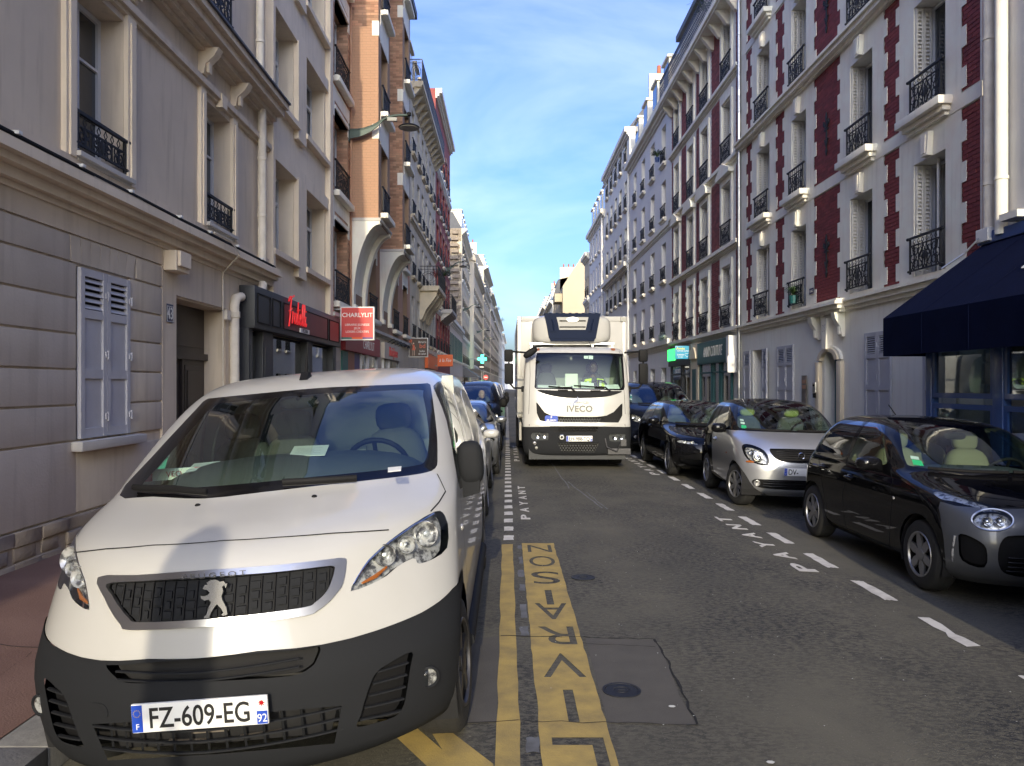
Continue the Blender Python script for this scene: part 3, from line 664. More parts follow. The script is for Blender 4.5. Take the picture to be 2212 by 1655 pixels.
# drainpipes at the far end
downpipe(b, u(13.75), 3.85, 6.6, .075, .12, 'pipe_cream', 1.0); downpipe(b, u(13.7), 6.9, 13.2, .07, .10, 'pipe_cream', 2.0)
g = MB(); g.tube([(u(12.42), .10, -.05), (u(12.42), .10, 2.95), (u(12.5), .10, 3.08), (u(12.68), .12, 3.12)], .075, 12); g.lathe([(.075, 0), (.09, .01), (.09, .07), (.075, .08)], (u(12.42), .10, 1.55), n=12, caps=False); g.lathe([(.075, 0), (.09, .01), (.09, .1), (.075, .11)], (u(12.42), .10, 2.75), n=12, caps=False); b.part('downpipe', g, 'pipe_cream', 40)
g = MB(); g.tube([(u(13.3), .22, 3.2), (u(13.45), .2, 3.28), (u(13.55), .2, 3.45)], .075, 12); b.part('downpipe', g, 'pipe_cream', 40)
g = MB(); g.tube([(u(10.95), .33, 3.83), (u(11.5), .36, 3.82), (u(12.0), .33, 3.70), (u(12.05), .05, 3.42), (u(12.05), .05, 1.0)], .012, 6); g.box(u(12.1), u(12.25), .03, .1, 2.7, 2.85); b.part('cable', g, 'pipe_cream')
# number plate
t_ = thing('house_number', 'blue enamel house number 43 beside the dark brown door', 'house number', (XL + .035, 10.18, 2.62), (0, 0, R(90)))
mat('enamel_blue', (.022, .030, .085), .35); g = MB(); g.bbox(-.10, .10, -.008, 0, -.12, .12, .004); obj('plate', g, MATS['enamel_blue'], t_)
g = text_mb('43', .15, .003, .82, bold=.01); g.v = [(v[0], v[1] - .0085, v[2] - .075) for v in g.v]; obj('numerals', g, MATS['sign_white'], t_)
g = MB()
for a in ((-.092, .092, .086, .092), (-.092, .092, -.110, -.104)): g.box(a[0], a[1], -.0105, -.0085, a[2], a[3])
for a in (-.092, .087): g.box(a, a + .005, -.0105, -.0085, -.104, .086)
obj('border', g, MATS['sign_white'], t_)

# ================================================================ LEFT 2: pale building with paired windows over the pizzeria
b = Bld(-1, (XL, 14.4), (XL, 19.4), 'plaster_building', 'pale grey building with paired deep windows above the dark pizzeria front'); u = b.u
prs = [(14.6, 16.2), (16.95, 18.95)]; rows = [(4.24, 5.96), (7.13, 8.85), (10.02, 11.74)]
holes = [(u(a), u(c), z0, z1) for a, c in prs for z0, z1 in rows]
b.shell(-.3, 14.5, 'plaster_warm', holes, .42); b.body(14.5, 'plaster_warm')
for z0, z1 in rows:
    for a, c in prs:
        window(b, u((a + c) / 2 + .0), z0 + .02, c - a - .04, z1 - z0 - .04, -.30, 'transom', pane='pane' if z0 > 5 else 'pane_curtain')
        g = MB(); g.box(u(a - .1), u(c + .1), -.3, .14, z0 - .11, z0); b.part('sill', g, 'plaster_warm')
    g = MB(); g.box(u(16.25), u(16.9), 0, .10, z0 - .3, z1 + .05); b.part('pier', g, 'plaster_warm')
    g = MB(); g.box(u(14.55), u(19.05), 0, .08, z1, z1 + .28); b.part('lintel', g, 'plaster_warm')
g = MB(); g.box(u(19.08), u(19.38), 0, .12, 3.4, 14.5); b.part('pilaster', g, 'plaster_warm')
g = MB(); g.box(u(14.42), u(14.56), 0, .12, 3.4, 14.5); b.part('pilaster', g, 'plaster_warm')
g = MB(); g.tube([(u(19.40), .06, 3.4), (u(19.40), .06, 14.4)], .04, 8); b.part('downpipe', g, 'window_white', 40)
g = MB(); g.box(u(14.4), u(19.4), -9, .3, 14.5, 14.8); b.part('roof', g, 'zinc')
mat('shop_and_glow_red', (.36, .030, .035), .5); mat('glow_maroon', (.17, .028, .034), .5, col2=(.09, .03, .034), vs=.8)
# pizzeria front (a joinery box in front of both houses)
t_ = thing('shop', 'dark grey panelled pizzeria shop front with red script lettering', 'shop front', (XL, 12.8, 0), (0, 0, R(-90))); v_ = lambda Y: -(Y - 12.8)
g = MB(); g.bbox(v_(12.8), v_(19.35), .04, .30, 2.62, 3.33, .012); obj('fascia', g, MATS['shop_grey'], t_, smooth=40)
for a, c in ((12.92, 13.62), (13.75, 14.25), (14.42, 18.0), (18.15, 19.2)):
    g = MB()
    for q in ((a, c, 2.72, 2.735), (a, c, 3.20, 3.215)): g.box(v_(q[0]), v_(q[1]), .30, .318, q[2], q[3])
    for q in (a, c - .02): g.box(v_(q), v_(q + .02), .30, .318, 2.735, 3.20)
    obj('moulding', g, MATS['black_plastic'], t_)
for a, c, m in ((14.46, 17.96, 'glow_maroon'), (18.19, 19.16, 'shop_and_glow_red')): g = MB(); g.box(v_(a), v_(c), .301, .306, 2.74, 3.195); obj('panel', g, MATS[m], t_)  # red glow on the dark fascia, painted in as two coloured panels
for a, c in ((12.8, 13.0), (13.55, 14.15), (16.55, 17.0), (19.0, 19.35)):
    g = MB(); g.bbox(v_(a), v_(c), .04, .2, 0, 2.62, .01); g.bbox(v_(a + .08), v_(c - .08), .2, .215, .3, 2.35, .006); obj('post', g, MATS['shop_grey'], t_)
for a, c in ((13.0, 13.55), (14.15, 16.55), (17.0, 19.0)):
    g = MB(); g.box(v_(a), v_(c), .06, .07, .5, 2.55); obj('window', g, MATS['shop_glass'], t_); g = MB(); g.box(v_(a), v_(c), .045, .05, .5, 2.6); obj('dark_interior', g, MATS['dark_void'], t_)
    g = MB(); g.box(v_(a), v_(c), .04, .16, 0, .5); obj('stall_riser', g, MATS['shop_grey'], t_)
mat('neon_red', (.75, .02, .02), .3, emit=(1, .03, .03), estr=.12); mat('script_red', (.55, .03, .03), .3)
# lit script lettering drawn as tubes
def script(mb, strokes, s_, x0, z0, r):
    for st in strokes:
        P = []
        n = len(st)
        for i in range(n - 1):
            p0 = st[max(i - 1, 0)]; p1 = st[i]; p2 = st[i + 1]; p3 = st[min(i + 2, n - 1)]
            for k in range(5):
                t = k / 5; P.append(tuple(.5 * (2 * p1[j] + (p2[j] - p0[j]) * t + (2 * p0[j] - 5 * p1[j] + 4 * p2[j] - p3[j]) * t * t + (3 * p1[j] - p0[j] - 3 * p2[j] + p3[j]) * t ** 3) for j in (0, 1)))
        P.append(st[-1]); mb.tube([(x0 + p[0] * s_, 0, z0 + p[1] * s_) for p in P], r, 6)
SC = [[(.1, 1.7), (.5, 2.1), (1.2, 2.15), (1.6, 2.3)], [(.85, 2.1), (.6, 1.2), (.35, .2), (.1, -.3)], [(.2, .95), (.6, 1.05), (1.0, 1.2)],
      [(1.05, 0), (1.25, .7), (1.2, .95), (1.5, .9), (1.7, .8)], [(2.3, .9), (1.9, .85), (1.7, .35), (1.9, .05), (2.25, .4), (2.4, .9), (2.35, .2), (2.55, .05), (2.75, .3)],
      [(2.95, 1.9), (2.8, .7), (2.85, .1), (3.1, .1), (3.3, .35)], [(2.6, 1.15), (3.4, 1.3)], [(3.35, .4), (3.75, .7), (3.7, .95), (3.45, .85), (3.4, .3), (3.65, .05), (4.0, .3)],
      [(4.0, .3), (4.45, 1.3), (4.45, 1.85), (4.25, 1.5), (4.15, .4), (4.3, .05), (4.55, .3)], [(4.55, .3), (5.0, 1.3), (5.0, 1.85), (4.8, 1.5), (4.7, .4), (4.85, .05), (5.1, .3)], [(5.3, .9), (5.2, .3), (5.35, .05), (5.6, .3)], [(5.4, 1.3), (5.45, 1.4)]]
g = MB(); script(g, SC, .235, 0, 0, .015); g.v = [(v_(14.62) - v[0], v[1] + .345, v[2] + 2.86) for v in g.v]; obj('script_lettering', g, MATS['neon_red'], t_, smooth=60)
g = MB(); g.box(v_(16.2), v_(15.5), .315, .34, 2.73, 2.82); sb = obj('small_sign', g, MATS['sign_white'], t_)
g = text_mb('PIZZERIA', .07, .003, 1.0); g.v = [(-v[0] + v_(15.85), .341 - v[1], v[2] + 2.742) for v in g.v]; obj('lettering', g, MATS['black_plastic'], sb)

# ================================================================ LEFT 3: orange brick building with bays on white corbels
b = Bld(-1, (XL, 19.4), (XL, 35.6), 'orange_brick_building', 'orange brick building with two tall bays on curved white corbels'); u = b.u
cols = [(20.0, 21.7)]; cc2 = [(25.0, 26.4), (30.3, 31.7), (33.2, 34.6)]; Z = [3.75, 6.6, 9.53, 12.46, 15.4]
holes = [(u(a), u(c), z + .1, z + 2.2) for a, c in cols + cc2 for z in Z]
b.shell(-.3, 18.4, 'mortar_orange', holes, .36, name='wall'); b.body(18.4, 'mortar_orange')
pan = [(u(19.42), u(20.0), 3.5, 18), (u(21.7), u(22.08), 3.5, 18)]
for i, z in enumerate(Z): pan.append((u(20.0), u(21.7), z + 2.2, (Z + [18.3])[i + 1] + .08))
PR, BY = .80, [(22.1, 24.2), (27.2, 29.3)]
# bay bodies
for k, (a, c) in enumerate(BY):
    hb = [(u(a + .5), u(c - .45), z + .1, z + 2.05) for z in Z[1:]]
    g = MB(); g.wall(u(a), u(c), 6.3, 18.4, hb, PR, .25)
    for yy in (a, c): g.quad((u(yy), 0, 6.3), (u(yy), PR, 6.3), (u(yy), PR, 18.4), (u(yy), 0, 18.4))
    b.part('bay_wall', g, 'mortar_orange')
    brickwork(b, [(0.0, PR, 6.42, 17.9)], 'brick_orange', 'mortar_orange', .008, 290 if k == 0 else 0, axis='y', u=u(a) + .002)
    for z in Z[1:]:
        yc = (a + c) / 2 + .02; window(b, u(yc), z + .1, c - a - .95, 1.95, PR - .2, 'plain'); railing(b, u(yc), z + .08, c - a - .9, .75, PR + .06, 1, 'iron')
        g = MB(); g.bbox(u(a + .35), u(c - .3), PR - .05, PR + .22, z - .09, z + .06, .02); g.tube([(u(a + .32), PR + .12, z - .02), (u(a + .46), PR + .12, z - .02)], .075, 10); b.part('sill', g, 'white_trim')
        g = MB(); g.box(u(a - .014), u(a + .30), PR - .18, PR + .016, z + 2.08, z + 2.5); g.box(u(a + .3), u(c - .3), PR, PR + .016, z + 2.02, z + 2.85); b.part('lintel', g, 'white_trim')
    # concave corbels carrying the bay: a thick curved rib at each end and a vault between
    n = 12; prof = [(0, 3.95), (.10, 3.95)] + [(.10 + (PR + .04 - .10) * (1 - math.cos(math.pi / 2 * t / n)) ** 1.0, 4.25 + 2.0 * math.sin(math.pi / 2 * t / n) ** 1.25) for t in range(n + 1)] + [(PR + .04, 6.36), (0, 6.36)]
    for y0, y1 in ((a - .03, a + .28), (c - .28, c + .03)):
        g = MB(); g.prism(prof, u(y0), u(y1), 'x'); g.bbox(u(y0 - .02), u(y1 + .02), 0, .17, 3.82, 3.97, .01); b.part('corbel', g, 'white_trim', 30)
    g = MB(); P2 = [(max(0, d - .10), min(6.3, z + .12)) for d, z in prof[2:-2]] + [(PR, 6.34), (0, 6.34), (0, 4.6)]; g.prism(P2, u(a + .28), u(c - .28), 'x'); b.part('soffit', g, 'white_trim', 30)
    g = MB(); g.bbox(u(a - .05), u(c + .05), 0, PR + .07, 6.34, 6.43, .01); b.part('moulding', g, 'concrete')
brickwork(b, pan + [(u(24.25), u(27.15), 6.5, 18), (u(29.35), u(35.5), 6.5, 18), (u(24.25), u(35.5), 3.5, 6.5)][:0], 'brick_orange', 'mortar_orange', .010, 0)
far = []
for (a, c) in ((24.22, 25.0), (26.4, 27.18), (29.32, 30.3), (31.7, 33.2), (34.6, 35.58)): far.append((u(a), u(c), 3.5, 18))
for a, c in cc2:
    for i, z in enumerate(Z): far.append((u(a), u(c), z + 2.2, (Z + [18.3])[i + 1] + .08))
g = MB(); [g.quad((max(x0, x1), .008, z0), (min(x0, x1), .008, z0), (min(x0, x1), .008, z1), (max(x0, x1), .008, z1)) for x0, x1, z0, z1 in far]; b.part('brick_face', g, 'brick_orange')
# reveals of the near windows in brick
for a, c in cols:
    for z in Z[:4]: brickwork(b, [(-.35, 0, z + .12, z + 2.15)], 'brick_orange', 'mortar_orange', .006, 0, axis='y', u=u(c) - .001)
for a, c in cols + cc2:
    yc = (a + c) / 2
    for z in Z:
        window(b, u(yc), z + .12, c - a - .02, 2.05, -.30, 'plain', pane='pane_curtain' if z > 9 else 'pane'); railing(b, u(yc), z + .12, c - a - .1, .78, .05, 1)
        g = MB(); g.bbox(u(a - .1), u(c + .12), -.05, .18, z - .06, z + .09, .02); g.tube([(u(a - .12), .1, z + .02), (u(a + .02), .1, z + .02)], .08, 10); b.part('sill', g, 'white_trim', 40)
        g = MB(); g.box(u(a - .22), u(c + .2), 0, .02, z + 2.42, z + 2.78); g.box(u(a - .22), u(a), 0, .02, z + 2.0, z + 2.42); g.box(u(c), u(c + .2), 0, .02, z + 2.0, z + 2.42); g.box(u(a), u(c), -.2, .01, z + 2.2, z + 2.42); g.box(u(a), u(c), .01, .05, z + 2.2, z + 2.30); b.part('lintel', g, 'white_trim')
g = MB(); g.box(u(19.4), u(35.6), 0, .02, -.2, 3.5); b.part('ground_floor_wall', g, 'plaster_block')
for y0, y1 in ((19.45, 20.55), (26.4, 27.2), (31.6, 32.3)):
    for k in range(9):
        g = MB(); g.bbox(u(y0), u(y1), .02, .05, .01 + k * .38, .37 + k * .38, .008); obj('stone_block', g, MATS['plaster_block'], b.root)
b.course(3.42, .10, .16, 'concrete')
g = MB(); g.tube([(u(21.95), .05, 3.4), (u(21.95), .05, 17)], .03, 8); b.part('downpipe', g, 'brick_orange', 40)
g = MB(); g.box(u(19.4), u(35.6), -9, .35, 18.4, 18.7); g.prism([(0, 18.7), (-1.5, 21.5), (-9, 21.6), (-9, 18.7)], u(19.4), u(35.6), 'x'); b.part('roof', g, 'slate')
# shop fronts in its ground floor
mat('shop_and_glow_red', (.30, .022, .032), .5); mat('orange_sign', (.78, .13, .02), .45); mat('panel_teal', (.03, .16, .14), .5); mat('panel_rust', (.35, .12, .06), .5); mat('panel_violet', (.10, .06, .18), .5)
def shop(Y0, Y1, label, fascia, fm, panes, door=None, side=-1, ztop=3.2, zf=2.62, frame='window_white', void='dark_void', X=None):
    X = XL if side < 0 else XR; s_ = -1 if side < 0 else 1
    t_ = thing('shop', label, 'shop front', (X, Y0, 0), (0, 0, R(-90) if side < 0 else R(90)), None); v_ = lambda Y: s_ * (Y - Y0)
    g = MB(); g.bbox(v_(Y0), v_(Y1), .03, .16, zf, ztop, .01); obj('fascia', g, MATS[fm], t_)
    for a, c in panes:
        g = MB(); 
        for q in ((a, a + .06), (c - .06, c)): g.box(v_(q[0]), v_(q[1]), .02, .1, 0, zf)
        g.box(v_(a), v_(c), .02, .1, .42, .5); g.box(v_(a), v_(c), .02, .09, 2.1, 2.16); obj('window_frame', g, MATS[frame], t_)
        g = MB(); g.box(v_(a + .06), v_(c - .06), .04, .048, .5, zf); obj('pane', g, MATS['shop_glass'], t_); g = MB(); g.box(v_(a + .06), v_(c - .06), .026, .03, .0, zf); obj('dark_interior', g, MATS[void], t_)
    return t_, v_
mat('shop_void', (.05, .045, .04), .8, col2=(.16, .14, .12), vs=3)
t_, v_ = shop(20.7, 26.3, 'bookshop front with red fascia behind the red hanging sign', None, 'shop_and_glow_red', [(23.3, 24.3), (24.5, 26.2)], void='shop_void')
for k, (a, c, m) in enumerate(((20.75, 21.5, 'panel_teal'), (21.5, 22.4, 'panel_rust'), (22.4, 23.2, 'panel_violet'))):
    g = MB(); g.box(v_(a), v_(c), .02, .06, 1.4, 2.6); obj('poster_panel', g, MATS[m], t_)
g = MB(); g.box(v_(20.75), v_(23.2), .02, .05, 0, 1.4); obj('stall_riser', g, MATS['shop_void'], t_)
g = text_mb('CHARLYLIT', .26, .004); g.v = [(-v[0] + v_(24.2), .161 - v[1], v[2] + 2.78) for v in g.v]; obj('lettering', g, MATS['sign_white'], t_)
t_, v_ = shop(27.3, 31.5, 'white shop front with red script lettering and spot lamps', None, 'plaster_block', [(27.5, 28.6), (28.8, 31.3)], void='shop_void')
g = text_mb("Librairie Jeunesse", .34, .03, .62, .25); g.v = [(-v[0] + v_(29.4), .162 - v[1], v[2] + 2.75) for v in g.v]; obj('lettering', g, MATS['script_red'], t_)  # raised script lettering in one plain red
for k in range(4):
    g = MB(); Y = 28.2 + k * .9; g.tube([(v_(Y), .1, 3.2), (v_(Y), .35, 3.35), (v_(Y), .55, 3.22)], .012, 6); g.lathe([(.03, 0), (.075, -.1)], (v_(Y), .55, 3.24), n=10); obj('spot_lamp', g, MATS['iron'], t_)

# ================================================================ generic street houses
def generic(side, A, B, label, m, floors, cols, h=1.8, zg=3.6, rail='iron', courses=(), top=None, cornice=.3, mansard=None, name='apartment_building', win='plain', railed=None, win_w=None, fancy=1, shutters=False, roofm='slate', sills='white_trim', hole_depth=.24, ground='plain', dorm=True, gm=None, depth=9):
    b = Bld(side, A, B, name, label, depth=depth); u = b.u; Y0 = A[1]
    holes = [(u(y - w_ / 2), u(y + w_ / 2), z, z + h) for z in floors for y, w_ in cols]
    gh = []
    if ground == 'plain': gh = [(u(y - .6), u(y + .6), .5 if i % 3 else .05, 2.5) for i, (y, w_) in enumerate(cols)]
    b.shell(-.3, top, m, holes + gh, hole_depth); b.body(top, m)
    for z in floors:
        for i, (y, w_) in enumerate(cols):
            window(b, u(y), z, w_, h, -hole_depth + .06, win, pane='pane_curtain' if (i * 7 + int(z)) % 3 == 0 else 'pane')
            if sills: sill(b, u(y), z, w_ + .2, sills)
            if rail and (railed is None or z in railed): railing(b, u(y), z + .02, w_, .62 if fancy else .85, .06, fancy, rail)
            if shutters: folded_shutter(b, u(y + w_ / 2 - .02), z + .02, h - .04, -.22, .0)
    for y, w_ in (cols if gh else ()): 
        i = cols.index((y, w_)); g = MB(); g.box(u(y - .6), u(y + .6), -hole_depth + .02, -hole_depth + .04, .05, 2.5); b.part('shop_pane', g, 'pane')
    for z, hh, pj in courses: b.course(z, hh, pj, sills or m)
    b.course(top - .3, .3, cornice, sills or m, name='cornice')
    if mansard:
        g = MB(); a, c = sorted((0, u(B[1]))); D = b.depth
        g.prism([(0, top), (-.9, top + mansard), (-4.5, top + mansard + .8), (-D, top + mansard), (-D, top)], a, c, 'x'); b.part('roof', g, roofm)
        if dorm:
            for y, w_ in cols:
                q = MB(); q.box(u(y - w_ / 2 - .12), u(y + w_ / 2 + .12), -1.6, -.12, top + .1, top + 2.0); q.box(u(y - w_ / 2 - .2), u(y + w_ / 2 + .2), -1.6, -.02, top + 2.0, top + 2.12); d_ = b.part('dormer', q, sills or m)
                q = MB(); q.box(u(y - w_ / 2), u(y + w_ / 2), -.118, -.105, top + .25, top + 1.85); obj('pane', q, MATS['pane'], d_)
        for k in range(2):
            x = a + (c - a) * (.0 if k == 0 else 1); q = MB(); q.box(x - .25 if k else x, x if k else x + .25, -5.5, -1.2, top, top + mansard + 2.0); ch = b.part('chimney', q, 'stone_cream')
            q = MB(); [q.lathe([(.13, 0), (.11, .5)], (x + (-.12 if k else .12), -1.8 - .8 * j, top + mansard + 2.0), n=10) for j in range(4)]; obj('chimney_pot', q, MATS['terracotta'], ch)
    return b
def spread(a, c, n, w_): return [(a + (c - a) * (k + .5) / n, w_) for k in range(n)]
def long_balcony(b, Y0, Y1, z, proj, m='concrete', rail='iron_blue', brackets=True, h=1.0, fancy=False, side_panel=True):
    g = MB(); g.box(b.u(Y0), b.u(Y1), 0, proj, z - .18, z); g.box(b.u(Y0), b.u(Y1), 0, proj - .06, z - .26, z - .18); s_ = b.part('balcony', g, m)
    if brackets:
        n = max(2, int((Y1 - Y0) / 1.0)); q = MB(); q.prism([(0, -.75), (.12, -.72), (proj * .6, -.42), (proj - .1, -.26), (0, -.26)], -.09, .09, 'x'); q.prism([(.14, -.66), (proj * .55, -.46), (.2, -.4)], -.105, .105, 'x'); me = q.mesh('bracket', MATS[m])
        for k in range(n + 1): obj('bracket', me, None, s_, (b.u(Y0 + .2 + (Y1 - Y0 - .4) * k / n), 0, z))
    q = MB(); p = proj - .05
    q.box(b.u(Y0), b.u(Y1), p - .02, p + .02, z + h - .03, z + h); q.box(b.u(Y0), b.u(Y1), p - .012, p + .012, z + .06, z + .085); q.box(b.u(Y0), b.u(Y1), p - .01, p + .01, z + h - .19, z + h - .17)
    n = int((Y1 - Y0) / .14)
    for k in range(n + 1):
        y = b.u(Y0 + (Y1 - Y0) * k / n); q.box(y - .008, y + .008, p - .008, p + .008, z, z + h)
        if k < n:
            y2 = b.u(Y0 + (Y1 - Y0) * (k + .5) / n); q.tube([(y2 - .045, p, z + .55), (y2, p, z + .62), (y2 + .045, p, z + .55), (y2, p, z + .48)], .007, 4, closed=True); q.tube([(y2 - .05, p, z + .3), (y2, p, z + .42), (y2 + .05, p, z + .3), (y2, p, z + .18)], .007, 4, closed=True); q.tube([(y2 - .04, p, z + h - .1), (y2, p, z + h - .05), (y2 + .04, p, z + h - .1), (y2, p, z + h - .15)], .006, 4, closed=True)
    if side_panel:
        y = b.u(Y0); q.box(y - .02, y + .02, 0, p, z + h - .03, z + h); q.box(y - .012, y + .012, 0, p, z + .06, z + .085); q.box(y - .012, y + .012, 0, p, z + h - .19, z + h - .17)
        for k in range(6): yy = p * (k + .5) / 6; q.box(y - .008, y + .008, yy - .008, yy + .008, z, z + h)
        q.tube([(y, p / 2 + .8 * p / 2 * math.cos(t * .52), z + .42 + .3 * math.sin(t * .52)) for t in range(12)], .010, 4, closed=True); q.tube([(y, p / 2 + .45 * p / 2 * math.cos(t * .52), z + .42 + .2 * math.sin(t * .52)) for t in range(12)], .010, 4, closed=True)
    obj('railing', q, MATS[rail], s_)
def flat_blocks(b, Y0, Y1, z0, z1, m, n=160):
    """recessed joints of an ashlar wall: horizontal grooves as thin dark inset strips"""
    g = MB(); z = z0
    while z < z1: g.box(b.u(Y0), b.u(Y1), .001, .003, z, z + .012); z += .42
    b.part('ashlar_joint', g, m, kind='stuff')

# LEFT 4 beige stone with the projecting balcony
b = generic(-1, (XL, 35.6), (XL, 48.5), 'beige stone apartment building with planted iron balcony and blue railed top balcony', 'stone_beige', [3.9, 6.8, 9.7, 12.6], [(36.9, 1.1), (39.2, 1.1), (41.2, 1.0), (43.0, 1.0), (45.2, 1.1), (47.3, 1.1)], 2.0, top=15.6, courses=((3.45, .2, .15), (9.35, .15, .12)), mansard=2.6, fancy=1, shutters=True, sills='stone_beige', cornice=.2)
flat_blocks(b, 35.65, 48.45, .4, 15, 'concrete'); long_balcony(b, 35.7, 48.4, 15.65, .6, 'stone_beige')
long_balcony(b, 39.6, 44.2, 6.75, 1.0, 'stone_beige', 'iron', False, 1.0)
for y in (39.9, 41.0, 42.8, 43.8): g = MB(); g.prism([(0, 5.0), (.12, 5.05), (.35, 5.6), (.75, 6.1), (.92, 6.48), (0, 6.48)], b.u(y - .15), b.u(y + .15), 'x'); g.tube([(b.u(y - .16), .70, 6.3), (b.u(y + .16), .70, 6.3)], .16, 12); b.part('console', g, 'stone_beige', 40)
# LEFT 5 red brick
b = generic(-1, (XL, 48.5), (XL, 60.8), 'tall dark red brick apartment building with pale striped arches', 'brick_far_red', [3.9, 6.9, 9.9, 12.9, 15.9], spread(48.8, 60.5, 5, 1.15), 2.0, top=20.2, courses=((3.5, .2, .12), (6.4, .15, .1), (15.4, .2, .15)), mansard=None, fancy=0, cornice=.4)
g = MB(); rr = random.Random(4)
for z in (3.9, 6.9, 9.9, 12.9, 15.9):
    for y, w_ in spread(48.8, 60.5, 5, 1.15):
        for k in range(5): g.box(b.u(y + .6), b.u(y + .95), .001, .02, z + k * .42, z + k * .42 + .18)
        g.box(b.u(y - .5), b.u(y + .5), .001, .03, z + 2.02, z + 2.3)
b.part('stone_stripe', g, 'brick_orange'); long_balcony(b, 52, 57, 6.75, .8, 'concrete', 'iron', True, 1.0)
# low house then the rubble gable
b = generic(-1, (XL, 60.9), (XL, 76.9), 'low two storey house with teal louvred shutters', 'plaster_warm', [3.8], spread(61, 76.8, 8, .9), 2.0, top=7.0, rail=None, win='plain', name='low_house')
for y, w_ in spread(61, 76.8, 8, .9):
    for s_ in (-1, 1): q = MB(); q.box(b.u(y + s_ * .68 - .22), b.u(y + s_ * .68 + .22), .002, .05, 3.75, 5.85); [q.box(b.u(y + s_ * .68 - .19), b.u(y + s_ * .68 + .19), .05, .06, 3.82 + k * .12, 3.9 + k * .12) for k in range(16)]; b.part('shutter', q, 'teal')
b = generic(-1, (XL, 77.0), (XL, 92.5), 'apartment building with a bare rubble stone gable facing the camera', 'stone_beige', [3.9, 6.7, 9.5, 12.3, 14.8], spread(77.4, 92.2, 6, 1.0), 1.8, top=17.2, courses=((6.3, .15, .12), (12, .15, .12)), fancy=0, mansard=1.6, cornice=.4)
g = MB(); rr = random.Random(2); z = 6.6
while z < 17.1:
    x = -8.6
    hh = rr.uniform(.22, .42)
    while x < -.2:
        wd = rr.uniform(.3, .75); d = rr.uniform(.03, .10)
        if rr.random() < .94: g.bbox(.0, d, x + .02, min(x + wd, -.05) - .02, z + .02, z + hh - .02, .02)
        x += wd
    z += hh
b.part('rubble_stones', g, 'rubble', 50, kind='stuff')
g = MB(); z = .5
while z < 16.8: g.box(.0, .35, -.9 - rr.uniform(0, .5), -.35, z, z + .3); z += .62
b.part('toothing_stone', g, 'rubble', kind='stuff')
# cream corner house with rounded bay, turned slightly, then the far row closing in on the axis
b = generic(-1, (-4.3, 93), (-3.9, 124), 'cream corner building with rounded sunlit corner and arched ground floor', 'stone_cream', [4.2, 7.2, 10.2, 13.2], spread(95.5, 123, 9, 1.1), 1.9, top=16.6, courses=((3.8, .25, .25), (6.6, .15, .15), (12.6, .15, .2)), fancy=0, mansard=1.8, cornice=.6, roofm='slate')
for z in (4.2, 7.2, 10.2, 13.2):
    q = MB(); q.box(-.001, .03, -2.6, -1.5, z, z + 2.0); b.part('corner_window', q, 'pane'); q = MB(); q.box(0, .3, -2.8, -1.3, z - .1, z); b.part('corner_sill', q, 'stone_cream'); q = MB()
    for k in range(9): q.box(.26, .28, -2.75 + k * .17, -2.73 + k * .17, z, z + .8)
    q.box(.25, .29, -2.78, -1.32, z + .78, z + .82); b.part('balcony_railing', q, 'iron')
q = MB(); q.lathe([(1.0, 3.6), (1.0, 16.4), (1.25, 16.5), (1.25, 16.8), (.9, 17.4), (.2, 18.0)], (.0, -.6, 0), n=20); b.part('rounded_corner', q, 'stone_cream', 50)
far_l = [((-3.75, 126), (-3.3, 150), 21.0, 'stone_beige', 'dark beige far building with iron balconies beyond the cream corner house'), ((-3.2, 150.2), (-2.9, 172), 19.5, 'plaster_warm', 'pale grey far building with projecting eaves'), ((-2.85, 172.2), (-2.3, 205), 19, 'stone_cream', 'sunlit cream far building with planted roof terrace'), ((-2.2, 205.2), (-1.6, 245), 19, 'stone_beige', 'narrow beige building at the far left end of the street'), ((-1.5, 245.2), (-.7, 300), 18, 'white_wall', 'last white building at the far left end of the street')]
for A, B, top, m, lab in far_l:
    n = max(4, int((B[1] - A[1]) / 4)); generic(-1, A, B, lab, m, [4.0 + 2.9 * k for k in range(int((top - 5) / 2.9) + 1)], spread(A[1] + .3, B[1] - .3, n, 1.1), 1.9, top=top, fancy=0, rail='iron' if A[1] < 200 else None, mansard=1.8 if A[1] < 200 else None, courses=((6.6, .2, .25), (top - 3.4, .2, .35)), cornice=.7, ground='none')
# ================================================================ RIGHT 1: red brick and white block building, number 35
b = Bld(1, (XR, 12.07), (XR, 24.6), 'red_brick_building', 'dark red brick building with white window surrounds and door number 35'); u = b.u
CO = [(13.08, 14.10), (15.70, 16.72), (19.18, 20.16), (21.85, 22.95)]; Z = [3.58, 6.43, 9.30, 12.17]; H = 2.02
gw = [(22.5, 23.42, .9, 2.72), (20.0, 21.2, .9, 2.72), (14.92, 16.0, .95, 2.74), (12.72, 13.76, .95, 2.74)]
door = (17.42, 18.12)
holes = [(u(a), u(c), z + .06, z + .06 + H) for a, c in CO for z in Z] + [(u(a), u(c), z0, z1) for a, c, z0, z1 in gw[:1]] + [(u(door[0]), u(door[1]), 0, 2.42)]
b.shell(-.3, 15.2, 'white_wall', holes, .34); b.body(15.2, 'white_wall')
pans = [(12.12, 12.62), (14.62, 15.22), (17.22, 18.68), (20.68, 21.36), (23.42, 23.98)]
BP = []
for i, z in enumerate(Z):
    z0, z1 = z + .02, z + 2.58
    for a, c in pans: BP.append((u(a), u(c), z0, z1))
BP.sort(key=lambda p: (p[2] + abs(p[0]) * .15))
brickwork(b, BP, 'brick_red', 'mortar_red', .012, 295)
